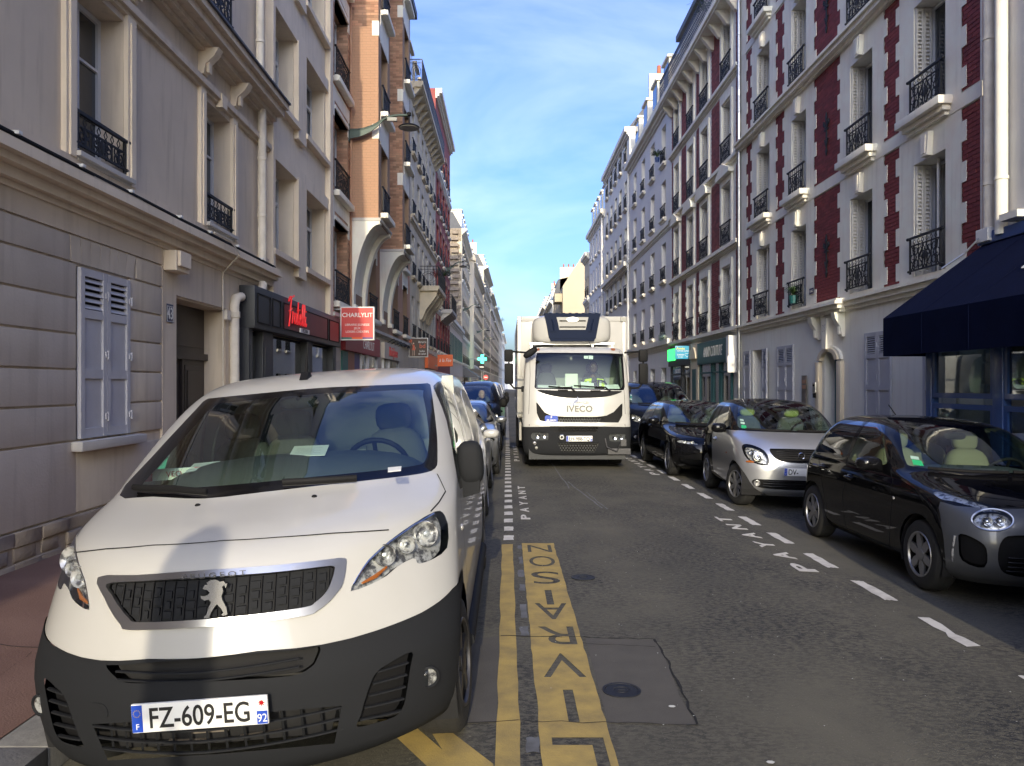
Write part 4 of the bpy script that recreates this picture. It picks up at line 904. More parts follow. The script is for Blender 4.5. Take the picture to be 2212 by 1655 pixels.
# white blocks gripping the brick edges, alternately long and short
q0 = None
for i, z in enumerate(Z):
    for a, c in pans:
        for e, s_ in ((a, 1), (c, -1)):
            if (e, s_) in ((12.12, 1),): continue
            for k in range(4):
                zz = z + .06 + k * .66
                if q0 is None: g = MB(); g.box(0, .13, .002, .026, 0, .33); q0 = o = obj('quoin', g, MATS['white_trim'], b.root)
                else: o = q0.copy(); COL.objects.link(o); o.parent = b.root
                o.location = (u(e) if s_ > 0 else u(e) - .13, 0, zz)
g = MB()
for z in Z:
    for x0, x1 in zip([12.07] + [c for a, c in pans], [a for a, c in pans] + [24.6]):
        holes_ = [(u(a), u(c), z + .06, z + .06 + H) for a, c in CO]
        g.wall(u(x0) + .001, u(x1) - .001, z - .24, z + 2.62, holes_, .024, .02)
    g.wall(u(12.07), u(24.6), z - .26, z - .245, [], .03, .02)
b.part('surround', g, 'white_trim')
g = MB(); [g.box(u(12.08), u(24.58), .0, .034, z - .25, z - .02) for z in Z[1:]]; b.part('string_course', g, 'white_trim')
for z, h_, pj in ((9.02, .07, .10), (9.09, .10, .20), (9.19, .06, .26)):
    g = MB(); g.box(u(12.08), u(24.58), .03, pj, z, z + h_); b.part('cornice', g, 'white_trim')
for z, h_, pj in ((3.30, .08, .06), (3.38, .10, .12), (3.48, .06, .18)):
    g = MB(); g.box(u(12.08), u(24.62), .0, pj, z, z + h_); b.part('string_course', g, 'white_trim')
for i, z in enumerate(Z):
    for j, (a, c) in enumerate(CO):
        yc = (a + c) / 2
        window(b, u(yc), z + .07, c - a, H - .02, -.30, 'plain', pane='pane_curtain' if (i + j) % 3 == 0 else 'pane')
        folded_shutter(b, u(c) - .03, z + .08, H - .04, -.27, .0)
        if (i, j) == (0, 0) or (i, j) == (0, 3): folded_shutter(b, u(c - .32), z + .08, H - .04, -.27, .0, angle=R(55))
        elif i < 3: folded_shutter(b, u(a) + .03, z + .08, H - .04, -.27, .0)
        railing(b, u(yc), z + .10, c - a - .04, .66, .10, 2)
        g = MB(); zt = z + .06 + H; g.prism([(u(yc) - .10, zt + .02), (u(yc) + .10, zt + .02), (u(yc) + .14, zt + .42), (u(yc) - .14, zt + .42)], .025, .12, 'y'); g.prism([(u(yc) - .05, zt + .06), (u(yc) + .05, zt + .06), (u(yc) + .075, zt + .38), (u(yc) - .075, zt + .38)], .12, .135, 'y'); b.part('keystone', g, 'white_trim')
        if i in (1, 3):
            g = MB(); g.bbox(u(a - .22), u(c + .22), .02, .27, z - .08, z + .06, .012); g.bbox(u(a - .16), u(c + .16), .02, .17, z - .17, z - .08, .012); g.bbox(u(a - .1), u(c + .1), .02, .10, z - .24, z - .17, .01); b.part('sill', g, 'white_trim', 40)
# wrought iron wall anchors
an = None
for z in (4.66, 7.48, 10.3, 13.0):
    if an is None:
        g = MB(); g.box(-.028, .028, .015, .035, -.4, .40); g.prism([(0, .50), (-.055, .36), (0, .28), (.055, .36)], .015, .04, 'y'); g.prism([(0, -.50), (-.05, -.40), (0, -.30), (.05, -.40)], .015, .04, 'y')
        for s_ in (-1, 1): g.tube([(s_ * x, .03, zz) for x, zz in ((.02, .12), (.09, .24), (.13, .30), (.15, .24), (.12, .20))], .02, 6); g.tube([(s_ * x, .03, zz) for x, zz in ((.02, -.28), (.07, -.16), (.10, -.12))], .016, 6)
        g.box(-.10, .10, .015, .042, .08, .12); an = o = obj('wall_anchor', g, MATS['iron'], b.root)
    else: o = an.copy(); COL.objects.link(o); o.parent = b.root
    o.location = (u(17.95), 0, z)
g = MB(); g.box(u(12.07), u(24.6), -9, .5, 15.2, 15.5); b.part('cornice', g, 'white_trim'); g = MB(); g.prism([(0, 15.5), (-1.5, 18.3), (-9, 18.4), (-9, 15.5)], u(12.07), u(24.6), 'x'); b.part('roof', g, 'slate')
# ground floor shutters
for a, c, z0, z1 in gw[1:]:
    hw = (c - a) / 2; planks_shutter(b, u(a) + .004, z0, hw - .008, z1 - z0, 'shutter_grey', 8, y=.005); planks_shutter(b, u(a) + hw + .004, z0, hw - .008, z1 - z0, 'shutter_grey', 8, y=.005)
a, c, z0, z1 = gw[0]; window(b, u((a + c) / 2), z0, c - a, z1 - z0, -.26, 'casement'); planks_shutter(b, u(c) + .1, z0, .62, z1 - z0, 'shutter_grey', 8, y=.02); planks_shutter(b, u(21.92), z0, .5, z1 - z0, 'shutter_grey', 8, y=.05, yaw=R(-5))
g = MB(); g.box(u(12.1), u(17.0), 0, .03, -.2, .75); g.box(u(18.6), u(24.55), 0, .03, -.2, .75); b.part('plinth', g, 'concrete')
# arched doorway with consoles, hood and keystone
dc = (door[0] + door[1]) / 2
def arch(r0, r1, zc, y0, y1, name, m, n=14, flat=.5):
    g = MB(); P = [(u(dc) + r1 * math.cos(math.pi * k / n), zc + r1 * flat * math.sin(math.pi * k / n)) for k in range(n + 1)] + [(u(dc) + r0 * math.cos(math.pi * (n - k) / n), zc + r0 * flat * math.sin(math.pi * (n - k) / n)) for k in range(n + 1)]
    g.prism(P, y0, y1, 'y'); return b.part(name, g, m, 35)
arch(.40, .56, 2.25, .0, .10, 'door_arch', 'stone_cream'); arch(.56, .66, 2.25, .0, .06, 'door_arch', 'white_trim')
for s_ in (-1, 1):
    g = MB(); x = u(dc) + s_ * .60; g.bbox(x - .11, x + .11, 0, .09, 0, 2.22, .012); b.part('door_jamb', g, 'stone_cream', 40)
    g = MB(); x = u(dc) + s_ * .66; g.prism([(0, 2.75), (.07, 2.75), (.10, 2.95), (.22, 3.15), (.24, 3.28), (0, 3.28)], x - .09, x + .09, 'x'); g.tube([(x - .1, .17, 3.2), (x + .1, .17, 3.2)], .06, 10); [g.box(x - .06 + .045 * k, x - .04 + .045 * k, .08, .12, 2.8, 3.0) for k in range(3)]; b.part('console', g, 'white_trim', 40)
g = MB(); g.prism([(u(dc) - .10, 2.50), (u(dc) + .10, 2.50), (u(dc) + .15, 3.2), (u(dc) - .15, 3.2)], .0, .16, 'y'); b.part('keystone', g, 'white_trim')
g = text_mb('35', .16, .004, .8); g.v = [(v[0] * -1 + u(dc), .162 - v[1], v[2] + 2.90) for v in g.v]; b.part('door_number', g, 'concrete')
for z, h_, pj, wd in ((3.28, .07, .18, .9), (3.35, .09, .26, .96), (3.44, .07, .34, 1.02), (3.51, .05, .30, 1.0)):
    g = MB(); g.box(u(dc) - wd, u(dc) + wd, .0, pj, z, z + h_); b.part('door_hood', g, 'white_trim')
g = MB(); g.box(u(door[0]), u(door[1]), -.34, -.30, 0, 2.5); d_ = b.part('door', g, 'pane'); g = MB()
for x0, x1 in ((door[0], door[0] + .09), (door[1] - .09, door[1])): g.box(u(x0), u(x1), -.30, -.24, 0, 2.5)
g.box(u(door[0]), u(door[1]), -.30, -.25, 0, .2); g.box(u(door[0]), u(door[1]), -.30, -.25, .95, 1.05); obj('frame', g, MATS['teal'], d_)
# pipes
downpipe(b, u(24.5), -.1, 15.2, .055, .09, 'galvanised', 2.4)
# things fixed to the wall
t_ = thing('name_plaque', 'tall bronze doctors plaque left of the arched door', 'plaque', (XR - .036, 19.25, 1.5), (0, 0, R(90)))
mat('bronze', (.16, .13, .10), .35, metal=.5, col2=(.30, .27, .24), vs=6); g = MB(); g.bbox(-.16, .16, 0, .012, -.42, .42, .004); obj('plate', g, MATS['bronze'], t_)
for k in range(5): g = MB(); g.bbox(-.12, .12, .0125, .018, .22 - k * .13, .31 - k * .13, .002); obj('name_strip', g, MATS['brick_orange' if k < 2 else 'bronze'], t_)
for y, lab in ((18.42, 'small grey intercom on the cream jamb at the far side of the arched door'), (17.55, 'small grey intercom inside the arched doorway on the teal frame')):
    t_ = thing('intercom', lab, 'intercom', (XR - .095 if y > 18 else XR + .2, y, 1.62), (0, 0, R(90)), 'intercoms by the arched door')
    g = MB(); g.bbox(-.09, .09, 0, .04, -.12, .12, .008); obj('case', g, MATS['galvanised'], t_); g = MB(); g.box(-.06, .06, .041, .044, .03, .08); obj('screen', g, MATS['dark_void'], t_); g = MB(); g.bbox(-.04, .04, .0, .05, -.24, -.13, .005); obj('lock', g, MATS['black_plastic'], t_)
t_ = thing('street_plate', 'small blue plate on the white band beside the potted plant window', 'plate', (XR - .04, 18.78, 3.95), (0, 0, R(90))); g = MB(); g.bbox(-.13, .13, 0, .01, -.07, .07, .003); obj('plate', g, MATS['enamel_blue'], t_); g = text_mb('GAZ', .06, .002); g.v = [(-v[0], .0105 - v[1], v[2] - .03) for v in g.v]; obj('lettering', g, MATS['sign_white'], t_)
def leaf_tuft(name, label, loc, n, ln, pot=None, spread_=.6, m='leaf', cat='plant'):
    t_ = thing(name, label, cat, loc); rr = random.Random(int(loc[1] * 100)); g = MB()
    for k in range(n):
        a = rr.uniform(0, 6.28); d = Vector((math.cos(a), math.sin(a), 0)); l = ln * rr.uniform(.6, 1.1); up = rr.uniform(.5, 1.0); P = [Vector((0, 0, 0)) + d * l * spread_ * t + Vector((0, 0, up * l * (t * 1.6 - 1.25 * t * t))) for t in (0, .3, .6, 1)]
        sd = Vector((-d.y, d.x, 0)) * .011
        for p, q in zip(P, P[1:]): g.quad(p - sd, p + sd, q + sd, q - sd)
    obj('leaves', g, MATS[m], t_)
    if pot: q = MB(); q.lathe([(.09, -.2), (.12, 0), (.11, 0)], n=12); obj('pot', q, MATS[pot], t_)
    return t_
leaf_tuft('potted_plant', 'spiky potted plant on the first floor window rail of the red brick building', (XR - .12, 19.75, 3.95), 46, .55, 'teal')
leaf_tuft('flower_box', 'small red flowering plant behind the second floor railing', (XR - .06, 15.95, 6.55), 26, .22, 'terracotta')
# ================================================================ RIGHT 0: café house nearest the camera
b = Bld(1, (XR, -3.0), (XR, 12.05), 'cafe_house', 'light grey rendered house behind the blue cafe terrace'); u = b.u
mat('render_grey', (.58, .58, .60), .8, col2=(.49, .49, .505), vs=1.0, detail=7, bump=.12, bs=30, stain=.3)
hl = [(u(y), u(y + 1.1), z, z + 1.9) for y in (.5, 4.0, 7.2) for z in (4.6, 7.6, 10.6)]
b.shell(-.3, 14, 'render_grey', hl, .3); b.body(14, 'render_grey')
for y in (.5, 4.0, 7.2):
    for z in (4.6, 7.6, 10.6): window(b, u(y + .55), z, 1.1, 1.9, -.25, 'plain'); railing(b, u(y + .55), z, 1.05, .6)
downpipe(b, u(11.78), 3.9, 14, .075, .10, 'pipe_cream', 2.2); downpipe(b, u(11.45), 3.9, 14, .085, .12, 'white_trim', 2.8)
g = MB(); g.box(u(10.9), u(11.3), 0, .25, 4.05, 4.15); b.part('ledge', g, 'white_trim'); g = MB(); g.bbox(u(11.65), u(11.95), .05, .2, 3.85, 4.05, .01); b.part('junction_box', g, 'window_white'); g = MB(); g.box(u(-3), u(12.05), -9, .3, 14, 14.3); b.part('roof', g, 'zinc')
# terrace enclosure
TX = 6.22
t_ = thing('cafe_terrace', 'glazed dark blue cafe terrace standing on the pavement', 'terrace', (TX, 11.5, 0), (0, 0, R(90))); v_ = lambda Y: Y - 11.5
posts = [(11.5, 11.36), (9.92, 9.72), (8.3, 8.1), (6.6, 6.4), (4.9, 4.7)]
for a, c in posts: g = MB(); g.bbox(v_(c), v_(a), -.09, .03, 0, 2.62, .008); obj('post', g, MATS['blue_frame'], t_, smooth=40)
g = MB(); g.bbox(v_(4.7), v_(11.52), -.1, .05, 2.42, 2.68, .01); obj('head_beam', g, MATS['blue_frame'], t_); g = MB(); g.bbox(v_(4.7), v_(11.5), -.08, .02, 0, .62, .01); obj('lower_panel', g, MATS['blue_frame'], t_)
for (a, c), (d, e) in zip(posts, posts[1:]):
    y1, y0 = c, d
    for z0, z1 in ((.62, 1.42), (1.50, 2.42)):
        g = MB(); f_ = .07; g.box(v_(y0), v_(y1), -.05, .012, z0, z0 + f_); g.box(v_(y0), v_(y1), -.05, .012, z1 - f_, z1); g.box(v_(y0), v_(y0 + f_), -.05, .012, z0 + f_, z1 - f_); g.box(v_(y1 - f_), v_(y1), -.05, .012, z0 + f_, z1 - f_); w_ = obj('window_frame', g, MATS['blue_frame'], t_)
        g = MB(); g.box(v_(y0 + f_), v_(y1 - f_), -.025, -.018, z0 + f_, z1 - f_); obj('pane', g, MATS['shop_glass'], w_)
g = MB(); g.box(0, -.06, -.06, -(XR - TX), .62, .7); 
for z0, z1 in ((0, .62), (2.42, 2.68)): g.box(-.06, 0, -(XR - TX) + .02, -.1, z0, z1)
g.box(-.06, 0, -(XR - TX) + .02, -(XR - TX) + .12, .7, 2.42); obj('side_frame', g, MATS['blue_frame'], t_); g = MB(); g.box(-.035, -.028, -(XR - TX) + .12, -.1, .7, 2.42); obj('side_pane', g, MATS['clear_glass'], t_)
# awning: canvas slope on ribs, valance, cassette
t_ = thing('awning', 'large dark navy canvas awning sloping over the blue cafe terrace', 'awning', (XR, 12.0, 0), (0, 0, R(90))); v_ = lambda Y: Y - 12.0
A0, A1 = 11.95, 3.2; zt, zb, dp = 3.88, 2.70, 1.62
g = MB(); n = 12
g.prism([(0.02, zt), (dp, zb), (dp, zb - .02), (0.02, zt - .02)], v_(A1), v_(A0), 'x'); obj('canopy', g, MATS['blue_canvas'], t_)
g = MB(); g.box(v_(A1), v_(A0), dp - .012, dp, zb - .58, zb - .01); obj('valance', g, MATS['blue_canvas'], t_)
g = MB(); g.prism([(.02, zt - .02), (dp - .012, zb - .02), (dp - .012, zb - .58), (.9, zb - .58), (.9, zb - .15), (.02, zb + .1)], v_(A0) - .015, v_(A0) - .003, 'x'); obj('side_flap', g, MATS['blue_canvas'], t_)
for y in (11.3, 10.0, 8.7, 7.4, 6.1): g = MB(); g.tube([(v_(y), .05, zt - .55), (v_(y), dp - .05, zb - .05)], .02, 8); obj('rib', g, MATS['blue_frame'], t_)
for k in range(1, 8): g = MB(); y_ = v_(A0 - 1.1 * k); g.box(y_ - .012, y_ + .012, dp - .001, dp + .004, zb - .575, zb - .02); g.prism([(.04, zt + .001), (dp, zb + .001), (dp, zb + .006), (.04, zt + .006)], y_ - .012, y_ + .012, 'x'); obj('canvas_seam', g, MATS['blue_canvas'], t_)
g = MB(); g.tube([(v_(A1), dp - .03, zb - .03), (v_(A0), dp - .03, zb - .03)], .025, 8); g.bbox(v_(A1), v_(A0) + .06, 0.0, .14, zt - .06, zt + .12, .02); obj('cassette', g, MATS['blue_frame'], t_)
g = MB(); g.tube([(v_(11.9), .14, zt + .08), (v_(11.75), .5, zt - .22), (v_(11.9), .75, zt - .42)], .016, 6); obj('arm', g, MATS['galvanised'], t_)
q = text_mb('CIN', .20, .004, .85, .3, 'LEFT')
M_ = Matrix.Translation((v_(9.58), 1.02, 3.15)) @ Matrix.Rotation(math.atan2(-(zt - zb), dp), 4, 'X')
q.v = [tuple(M_ @ Vector((-v[0], v[2] * -1 + .1, .02 - v[1] * 1))) for v in q.v]; obj('lettering', q, MATS['sign_white'], t_)
# ================================================================ RIGHT 2: plum brick and white building
b = Bld(1, (XR, 24.62), (XR, 35.0), 'plum_brick_building', 'white building with plum brick strips, pediments and a long blue top balcony'); u = b.u
CO = [(25.6, 26.65), (28.5, 29.55), (30.75, 31.7), (33.3, 34.2)]; Z = [3.58, 6.34, 9.14, 11.93]; H = 2.0
holes = [(u(a), u(c), z + .05, z + .05 + H) for a, c in CO for z in Z]
b.shell(-.3, 14.2, 'white_wall', holes, .32); b.body(14.2, 'white_wall')
ps = [(24.75, 25.1), (27.05, 28.1), (29.95, 30.35), (32.1, 32.9), (34.6, 34.85)]
brickwork(b, [(u(a), u(c), z + .05, z + 2.5) for z in Z for a, c in ps], 'brick_plum', 'mortar_plum', .010, 0)
for z in Z: b.course(z - .12, .12, .16, 'white_trim')
for i, z in enumerate(Z):
    for j, (a, c) in enumerate(CO):
        yc = (a + c) / 2; window(b, u(yc), z + .06, c - a, H - .02, -.28, 'plain', pane='pane_curtain' if (i + j) % 2 else 'pane'); folded_shutter(b, u(c) - .03, z + .08, H - .06, -.24, .0); railing(b, u(yc), z + .07, c - a, .72, .08, 1)
        g = MB(); g.box(u(a - .16), u(a - .01), 0, .06, z, z + 2.1); g.box(u(c + .01), u(c + .16), 0, .06, z, z + 2.1); g.box(u(a - .16), u(c + .16), 0, .06, z + 2.1, z + 2.3); b.part('surround', g, 'white_trim')
        if i == 1:
            zt_ = z + 2.32
            g = MB(); g.box(u(a - .28), u(c + .28), 0, .2, zt_, zt_ + .07)
            if j in (0, 3): g.prism([(u(a - .28), zt_ + .07), (u(c + .28), zt_ + .07), (u(c + .28), zt_ + .13), (u(yc), zt_ + .45), (u(a - .28), zt_ + .13)], .0, .2, 'y')
            else:
                hw = (c - a) / 2 + .28; g.prism([(u(yc) + hw * math.cos(math.pi * k / 10), zt_ + .07 + .38 * math.sin(math.pi * k / 10)) for k in range(11)], 0, .2, 'y')
            b.part('pediment', g, 'white_trim', 30)
        if i == 0: [b.part('block_quoin', MB().box(u(e0), u(e1), .06, .085, z + .1 + k * .4, z + .3 + k * .4), 'white_trim') for k in range(5) for e0, e1 in ((a - .2, a - .01), (c + .01, c + .2))]
long_balcony(b, 24.65, 35.0, 14.38, .58, 'white_trim', 'iron_blue', h=.9)
g = MB(); g.wall(u(24.62), u(35), 14.2, 17.1, [(u(a), u(c), 14.5, 16.5) for a, c in CO], -.4, .2); b.part('attic_wall', g, 'white_trim'); g = MB()
for a, c in CO: g.box(u(a), u(c), -.58, -.55, 14.5, 16.5)
b.part('attic_pane', g, 'pane'); g = MB(); g.box(u(24.62), u(35), -9, -.2, 17.1, 17.35); g.prism([(-.4, 17.35), (-2.2, 19.0), (-9, 19.2), (-9, 17.35)], u(24.62), u(35), 'x'); b.part('roof', g, 'slate'); g = MB(); g.box(u(34.7), u(35), -4, -.9, 14, 17.9); b.part('chimney', g, 'white_trim')
leaf_tuft('balcony_plant', 'tufted plants on the blue top balcony', (XR - .45, 27.5, 14.9), 40, .9)
# shops of that building
t_, v_ = shop(25.2, 29.6, 'green fronted tailor shop with slanted white lettering', None, 'teal', [(25.35, 26.6), (26.75, 27.6), (27.8, 29.5)], side=1, ztop=3.25, zf=2.45, frame='teal', void='shop_void')
mat('couture_green', (.045, .12, .115), .5); g = MB(); g.box(v_(25.25), v_(29.55), .161, .17, 2.5, 3.2); obj('sign_board', g, MATS['couture_green'], t_)
g = text_mb('ANNY COUTURE', .36, .006, .62, .25); g.v = [(-v[0] + v_(27.4), .171 - v[1], v[2] + 2.70) for v in g.v]; obj('lettering', g, MATS['sign_white'], t_)
g = MB(); g.box(v_(24.9), v_(25.2), 0, .3, 2.4, 3.28); obj('end_board', g, MATS['sign_white'], t_)
t_, v_ = shop(30.9, 34.9, 'small shop front with grey fascia under the blue hanging sign', None, 'shop_grey', [(31.0, 32.4), (32.6, 34.7)], side=1, ztop=3.3, zf=2.5, frame='shop_grey')
g = text_mb('PARIS PRESSE', .16, .006, .8); g.v = [(-v[0] + v_(33.2), .11 - v[1], v[2] + 2.2) for v in g.v]; obj('lettering', g, MATS['sign_white'], t_)
mat('lit_green', (.02, .5, .08), .4, emit=(.03, .9, .12), estr=1.3); g = MB(); g.box(v_(33.4), v_(34.85), .161, .2, 2.75, 3.25); obj('lit_panel', g, MATS['lit_green'], t_)
b_ = MB(); b_.bbox(u(29.65), u(30.85), 0, .12, -.2, 3.3, .01); b.part('door_surround', b_, 'stone_cream'); b_ = MB(); b_.box(u(29.95), u(30.55), .121, .13, 0, 2.3); b.part('door', b_, 'teal'); b_ = MB(); b_.prism([(u(30.25) + .5 * math.cos(math.pi * k / 10), 2.7 + .45 * math.sin(math.pi * k / 10)) for k in range(11)], .12, .2, 'y'); b.part('fanlight', b_, 'stone_cream')
# ================================================================ RIGHT 3..: pale row
b = generic(1, (XR, 35.05), (XR, 46.9), 'plain pale blue white building with narrow windows beside the plum brick strips', 'blue_white_wall', [4.0, 6.58, 9.5, 12.1], [(36.7, 1.0), (39.5, 1.05), (42.2, 1.0), (44.9, 1.0)], 1.78, top=14.9, fancy=1, win='plain', courses=((3.55, .25, .18), (8.95, .2, .12)), mansard=1.9, roofm='zinc', cornice=.35)
downpipe(b, b.u(46.7), 0, 14.5, .07, .12, 'window_white', 3)
leaf_tuft('window_plant', 'green shrub in a blue window box on the pale building', (XR - .25, 37.0, 12.5), 90, .8, 'blue_frame', .45)
b = generic(1, (XR, 46.95), (XR, 58.6), 'tall off white building with two rows of small railings', 'white_wall', [4.2, 7.0, 9.7, 12.6, 15.4], spread(47.3, 58.3, 5, .95), 1.75, top=17.3, fancy=0, courses=((8.9, .25, .35),), mansard=1.2, cornice=.3, dorm=False)
b = generic(1, (XR, 58.65), (XR, 69.7), 'pale lilac white building with a white drainpipe beyond the small railings', 'blue_white_wall', [4.2, 7.0, 9.7, 12.4], spread(59, 69.4, 5, .9), 1.75, top=15.0, rail=None, mansard=2.2, cornice=.35)
downpipe(b, b.u(59.6), 0, 14.6, .08, .12, 'window_white', 3)
b = generic(1, (XR, 69.75), (XR, 74.0), 'narrow brick house with pale bands beside the cream gable', 'stone_beige', [4.2, 7.0, 9.8], spread(70, 73.8, 2, .9), 1.8, top=13.6, fancy=0, courses=((9.3, .25, .2),), cornice=.4, mansard=1.0, dorm=False)
b = generic(1, (XR, 74.05), (XR, 102.8), 'low building with clay chimney pots hidden behind the truck', 'plaster_warm', [4.0], spread(74.5, 102.5, 8, 1.0), 1.8, top=7.8, rail=None, cornice=.2, name='low_house')
q = MB(); q.box(b.u(101.8), b.u(102.6), -1.4, -.2, 7.8, 10.2); ch = b.part('chimney', q, 'concrete'); q = MB(); [q.lathe([(.16, 0), (.14, .7)], (b.u(102.2), -.35 - .3 * k, 10.2), n=10) for k in range(4)]; obj('chimney_pot', q, MATS['terracotta'], ch)
b = Bld(1, (XR, 103), (XR, 124), 'cream_building', 'tall building with a blank sunlit cream gable above the truck', depth=12); u = b.u
mat('cream_render', (.50, .43, .29), .85, col2=(.46, .39, .27), vs=.4, detail=5, bump=.05, bs=20)
holes = [(u(y), u(y + 1.6), z, z + 1.7) for y in (105, 109, 113, 117, 121) for z in (4, 7, 10, 13)]
b.shell(-.3, 14.8, 'cream_render', holes, .3); g = MB(); g.prism([(0, -.5), (0, 14.8), (-2.9, 19.3), (-12, 19.3), (-12, -.5)], u(103) + .0, u(103) + .3, 'x'); b.part('gable_wall', g, 'cream_render')
g = MB(); g.prism([(-.02, 14.8), (-2.9, 19.2), (-12, 19.2), (-12, 0), (-.3, 0)], u(103.31), u(123.9), 'x'); b.part('roof', g, 'zinc')
g = MB(); [g.box(u(y), u(y + 1.6), -.24, -.22, z, z + 1.7) for y in (105, 109, 113, 117, 121) for z in (4, 7, 10, 13)]; b.part('window_pane', g, 'pane')
for z in (7, 10, 13): g = MB(); g.box(u(104.2), u(108), 0, 1.0, z - .15, z); g.box(u(104.2), u(108), .92, 1.0, z, z + .95); g.box(u(104.2), u(104.3), 0, .92, z, z + .95); b.part('balcony', g, 'cream_render')
g = MB(); g.box(u(103.5), u(110), -9, -4.5, 19.3, 20.6); b.part('lift_house', g, 'white_trim')
b = generic(1, (XR, 126), (XR, 150), 'far pale building with dark rounded mansard roof', 'white_wall', [4, 7, 10, 13], spread(126.4, 149.6, 6, 1.1), 1.9, top=15.4, rail=None, mansard=3.4, ground='none', cornice=.5)
b = generic(1, (XR, 151), (XR, 210), 'last beige building on the right far end of the street', 'stone_beige', [4, 7, 10, 13], spread(151.4, 209.6, 12, 1.1), 1.9, top=17, rail=None, mansard=2.4, ground='none', cornice=.5)
b = generic(1, (-4, 330.0), (40, 330.5), 'blue grey slab building closing the far end of the street', 'blue_white_wall', [], [], top=15, rail=None, ground='none', sills=None); b.root.rotation_euler = (0, 0, 0)
# houses behind the camera: the sunless side of the same street (they show in windscreens and shade the road)
for k, (side, Y0, Y1, top, m, lab) in enumerate(((-1, -16, -2.1, 11, 'plaster_warm', 'grey house behind the viewpoint on the left'), (1, -15, -3.1, 12, 'stone_cream', 'cream house behind the viewpoint on the right'))):
    generic(side, (XL if side < 0 else XR, Y0), (XL if side < 0 else XR, Y1), lab, m, [4, 7], spread(Y0 + .5, Y1 - .5, 5, 1.1), 2.0, top=top, fancy=0, win='plain', mansard=1.5, dorm=False)
# ================================================================ vehicle kit
mat('paint_white', (.45, .445, .43), .28, col2=(.42, .415, .395), vs=1.5, detail=8, coat=.7, spec=.4)
mat('paint_black', (.005, .005, .006), .5, coat=.8, spec=.0)
mat('paint_navy_black', (.007, .009, .017), .5, coat=.8, spec=.0)
mat('paint_silver', (.50, .51, .54), .30, metal=.75, coat=.8)
mat('paint_dark_grey', (.075, .08, .09), .35, metal=.4, coat=.4)
mat('paint_grey', (.16, .165, .17), .3, metal=.5, coat=.8)
mat('bumper_plastic', (.017, .018, .0205), .7, spec=.10, bump=.06, bs=400)
mat('gloss_black', (.004, .004, .005), .12, spec=.4)
mat('tyre', (.018, .018, .018), .8, bump=.3, bs=60)
mat('alloy', (.26, .26, .27), .35, metal=.7)
mat('steel_dark', (.05, .05, .055), .45, metal=.5)
mat('chrome', (.75, .75, .76), .14, metal=1.0)
mat('satin_chrome', (.58, .58, .58), .30, metal=1.0)
mat('badge_metal', (.30, .30, .30), .25, metal=.85); mat('lamp_chrome', (.62, .62, .62), .25, metal=.45, col2=(.10, .10, .11), vs=26, lo=.45, hi=.6)
mat('seat_cloth', (.055, .057, .058), .85)
mat('headliner', (.34, .34, .31), .85)
mat('dash', (.04, .042, .045), .7)
mat('plate_white', (.80, .80, .78), .4)
mat('eu_blue', (.012, .06, .42), .4)
mat('plate_black', (.008, .008, .008), .5)
mat('orange_lens', (.32, .10, .02), .2); mat('red_lens', (.35, .01, .015), .2)
glass('windscreen_glass', (.70, .84, .76), .055); glass('lamp_glass', (.94, .96, .96), .02); glass('side_glass', (.50, .60, .54), .06); glass('dark_glass', (.10, .11, .11), .06)

def pchip(y):
    y = np.asarray(y, float); n = len(y); d = np.diff(y); m = np.zeros(n)
    for i in range(1, n - 1):
        if d[i - 1] * d[i] > 0: m[i] = 2 * d[i - 1] * d[i] / (d[i - 1] + d[i])
    m[0], m[-1] = d[0], d[-1]
    def f(t):
        q = np.clip(np.asarray(t) * (n - 1), 0, n - 1 - 1e-9); i = q.astype(int); h = q - i; h2 = h * h; h3 = h2 * h
        return y[i] * (2 * h3 - 3 * h2 + 1) + m[i] * (h3 - 2 * h2 + h) + y[i + 1] * (3 * h2 - 2 * h3) + m[i + 1] * (h3 - h2)
    return f
def inside_poly(P, X, Y):
    c = np.zeros(X.shape, bool); n = len(P); j = n - 1
    for i in range(n):
        xi, yi = P[i]; xj, yj = P[j]
        if yi != yj: c ^= ((yi > Y) != (yj > Y)) & (X < (xj - xi) * (Y - yi) / (yj - yi) + xi)
        j = i
    return c
SA, SB = .40, .76
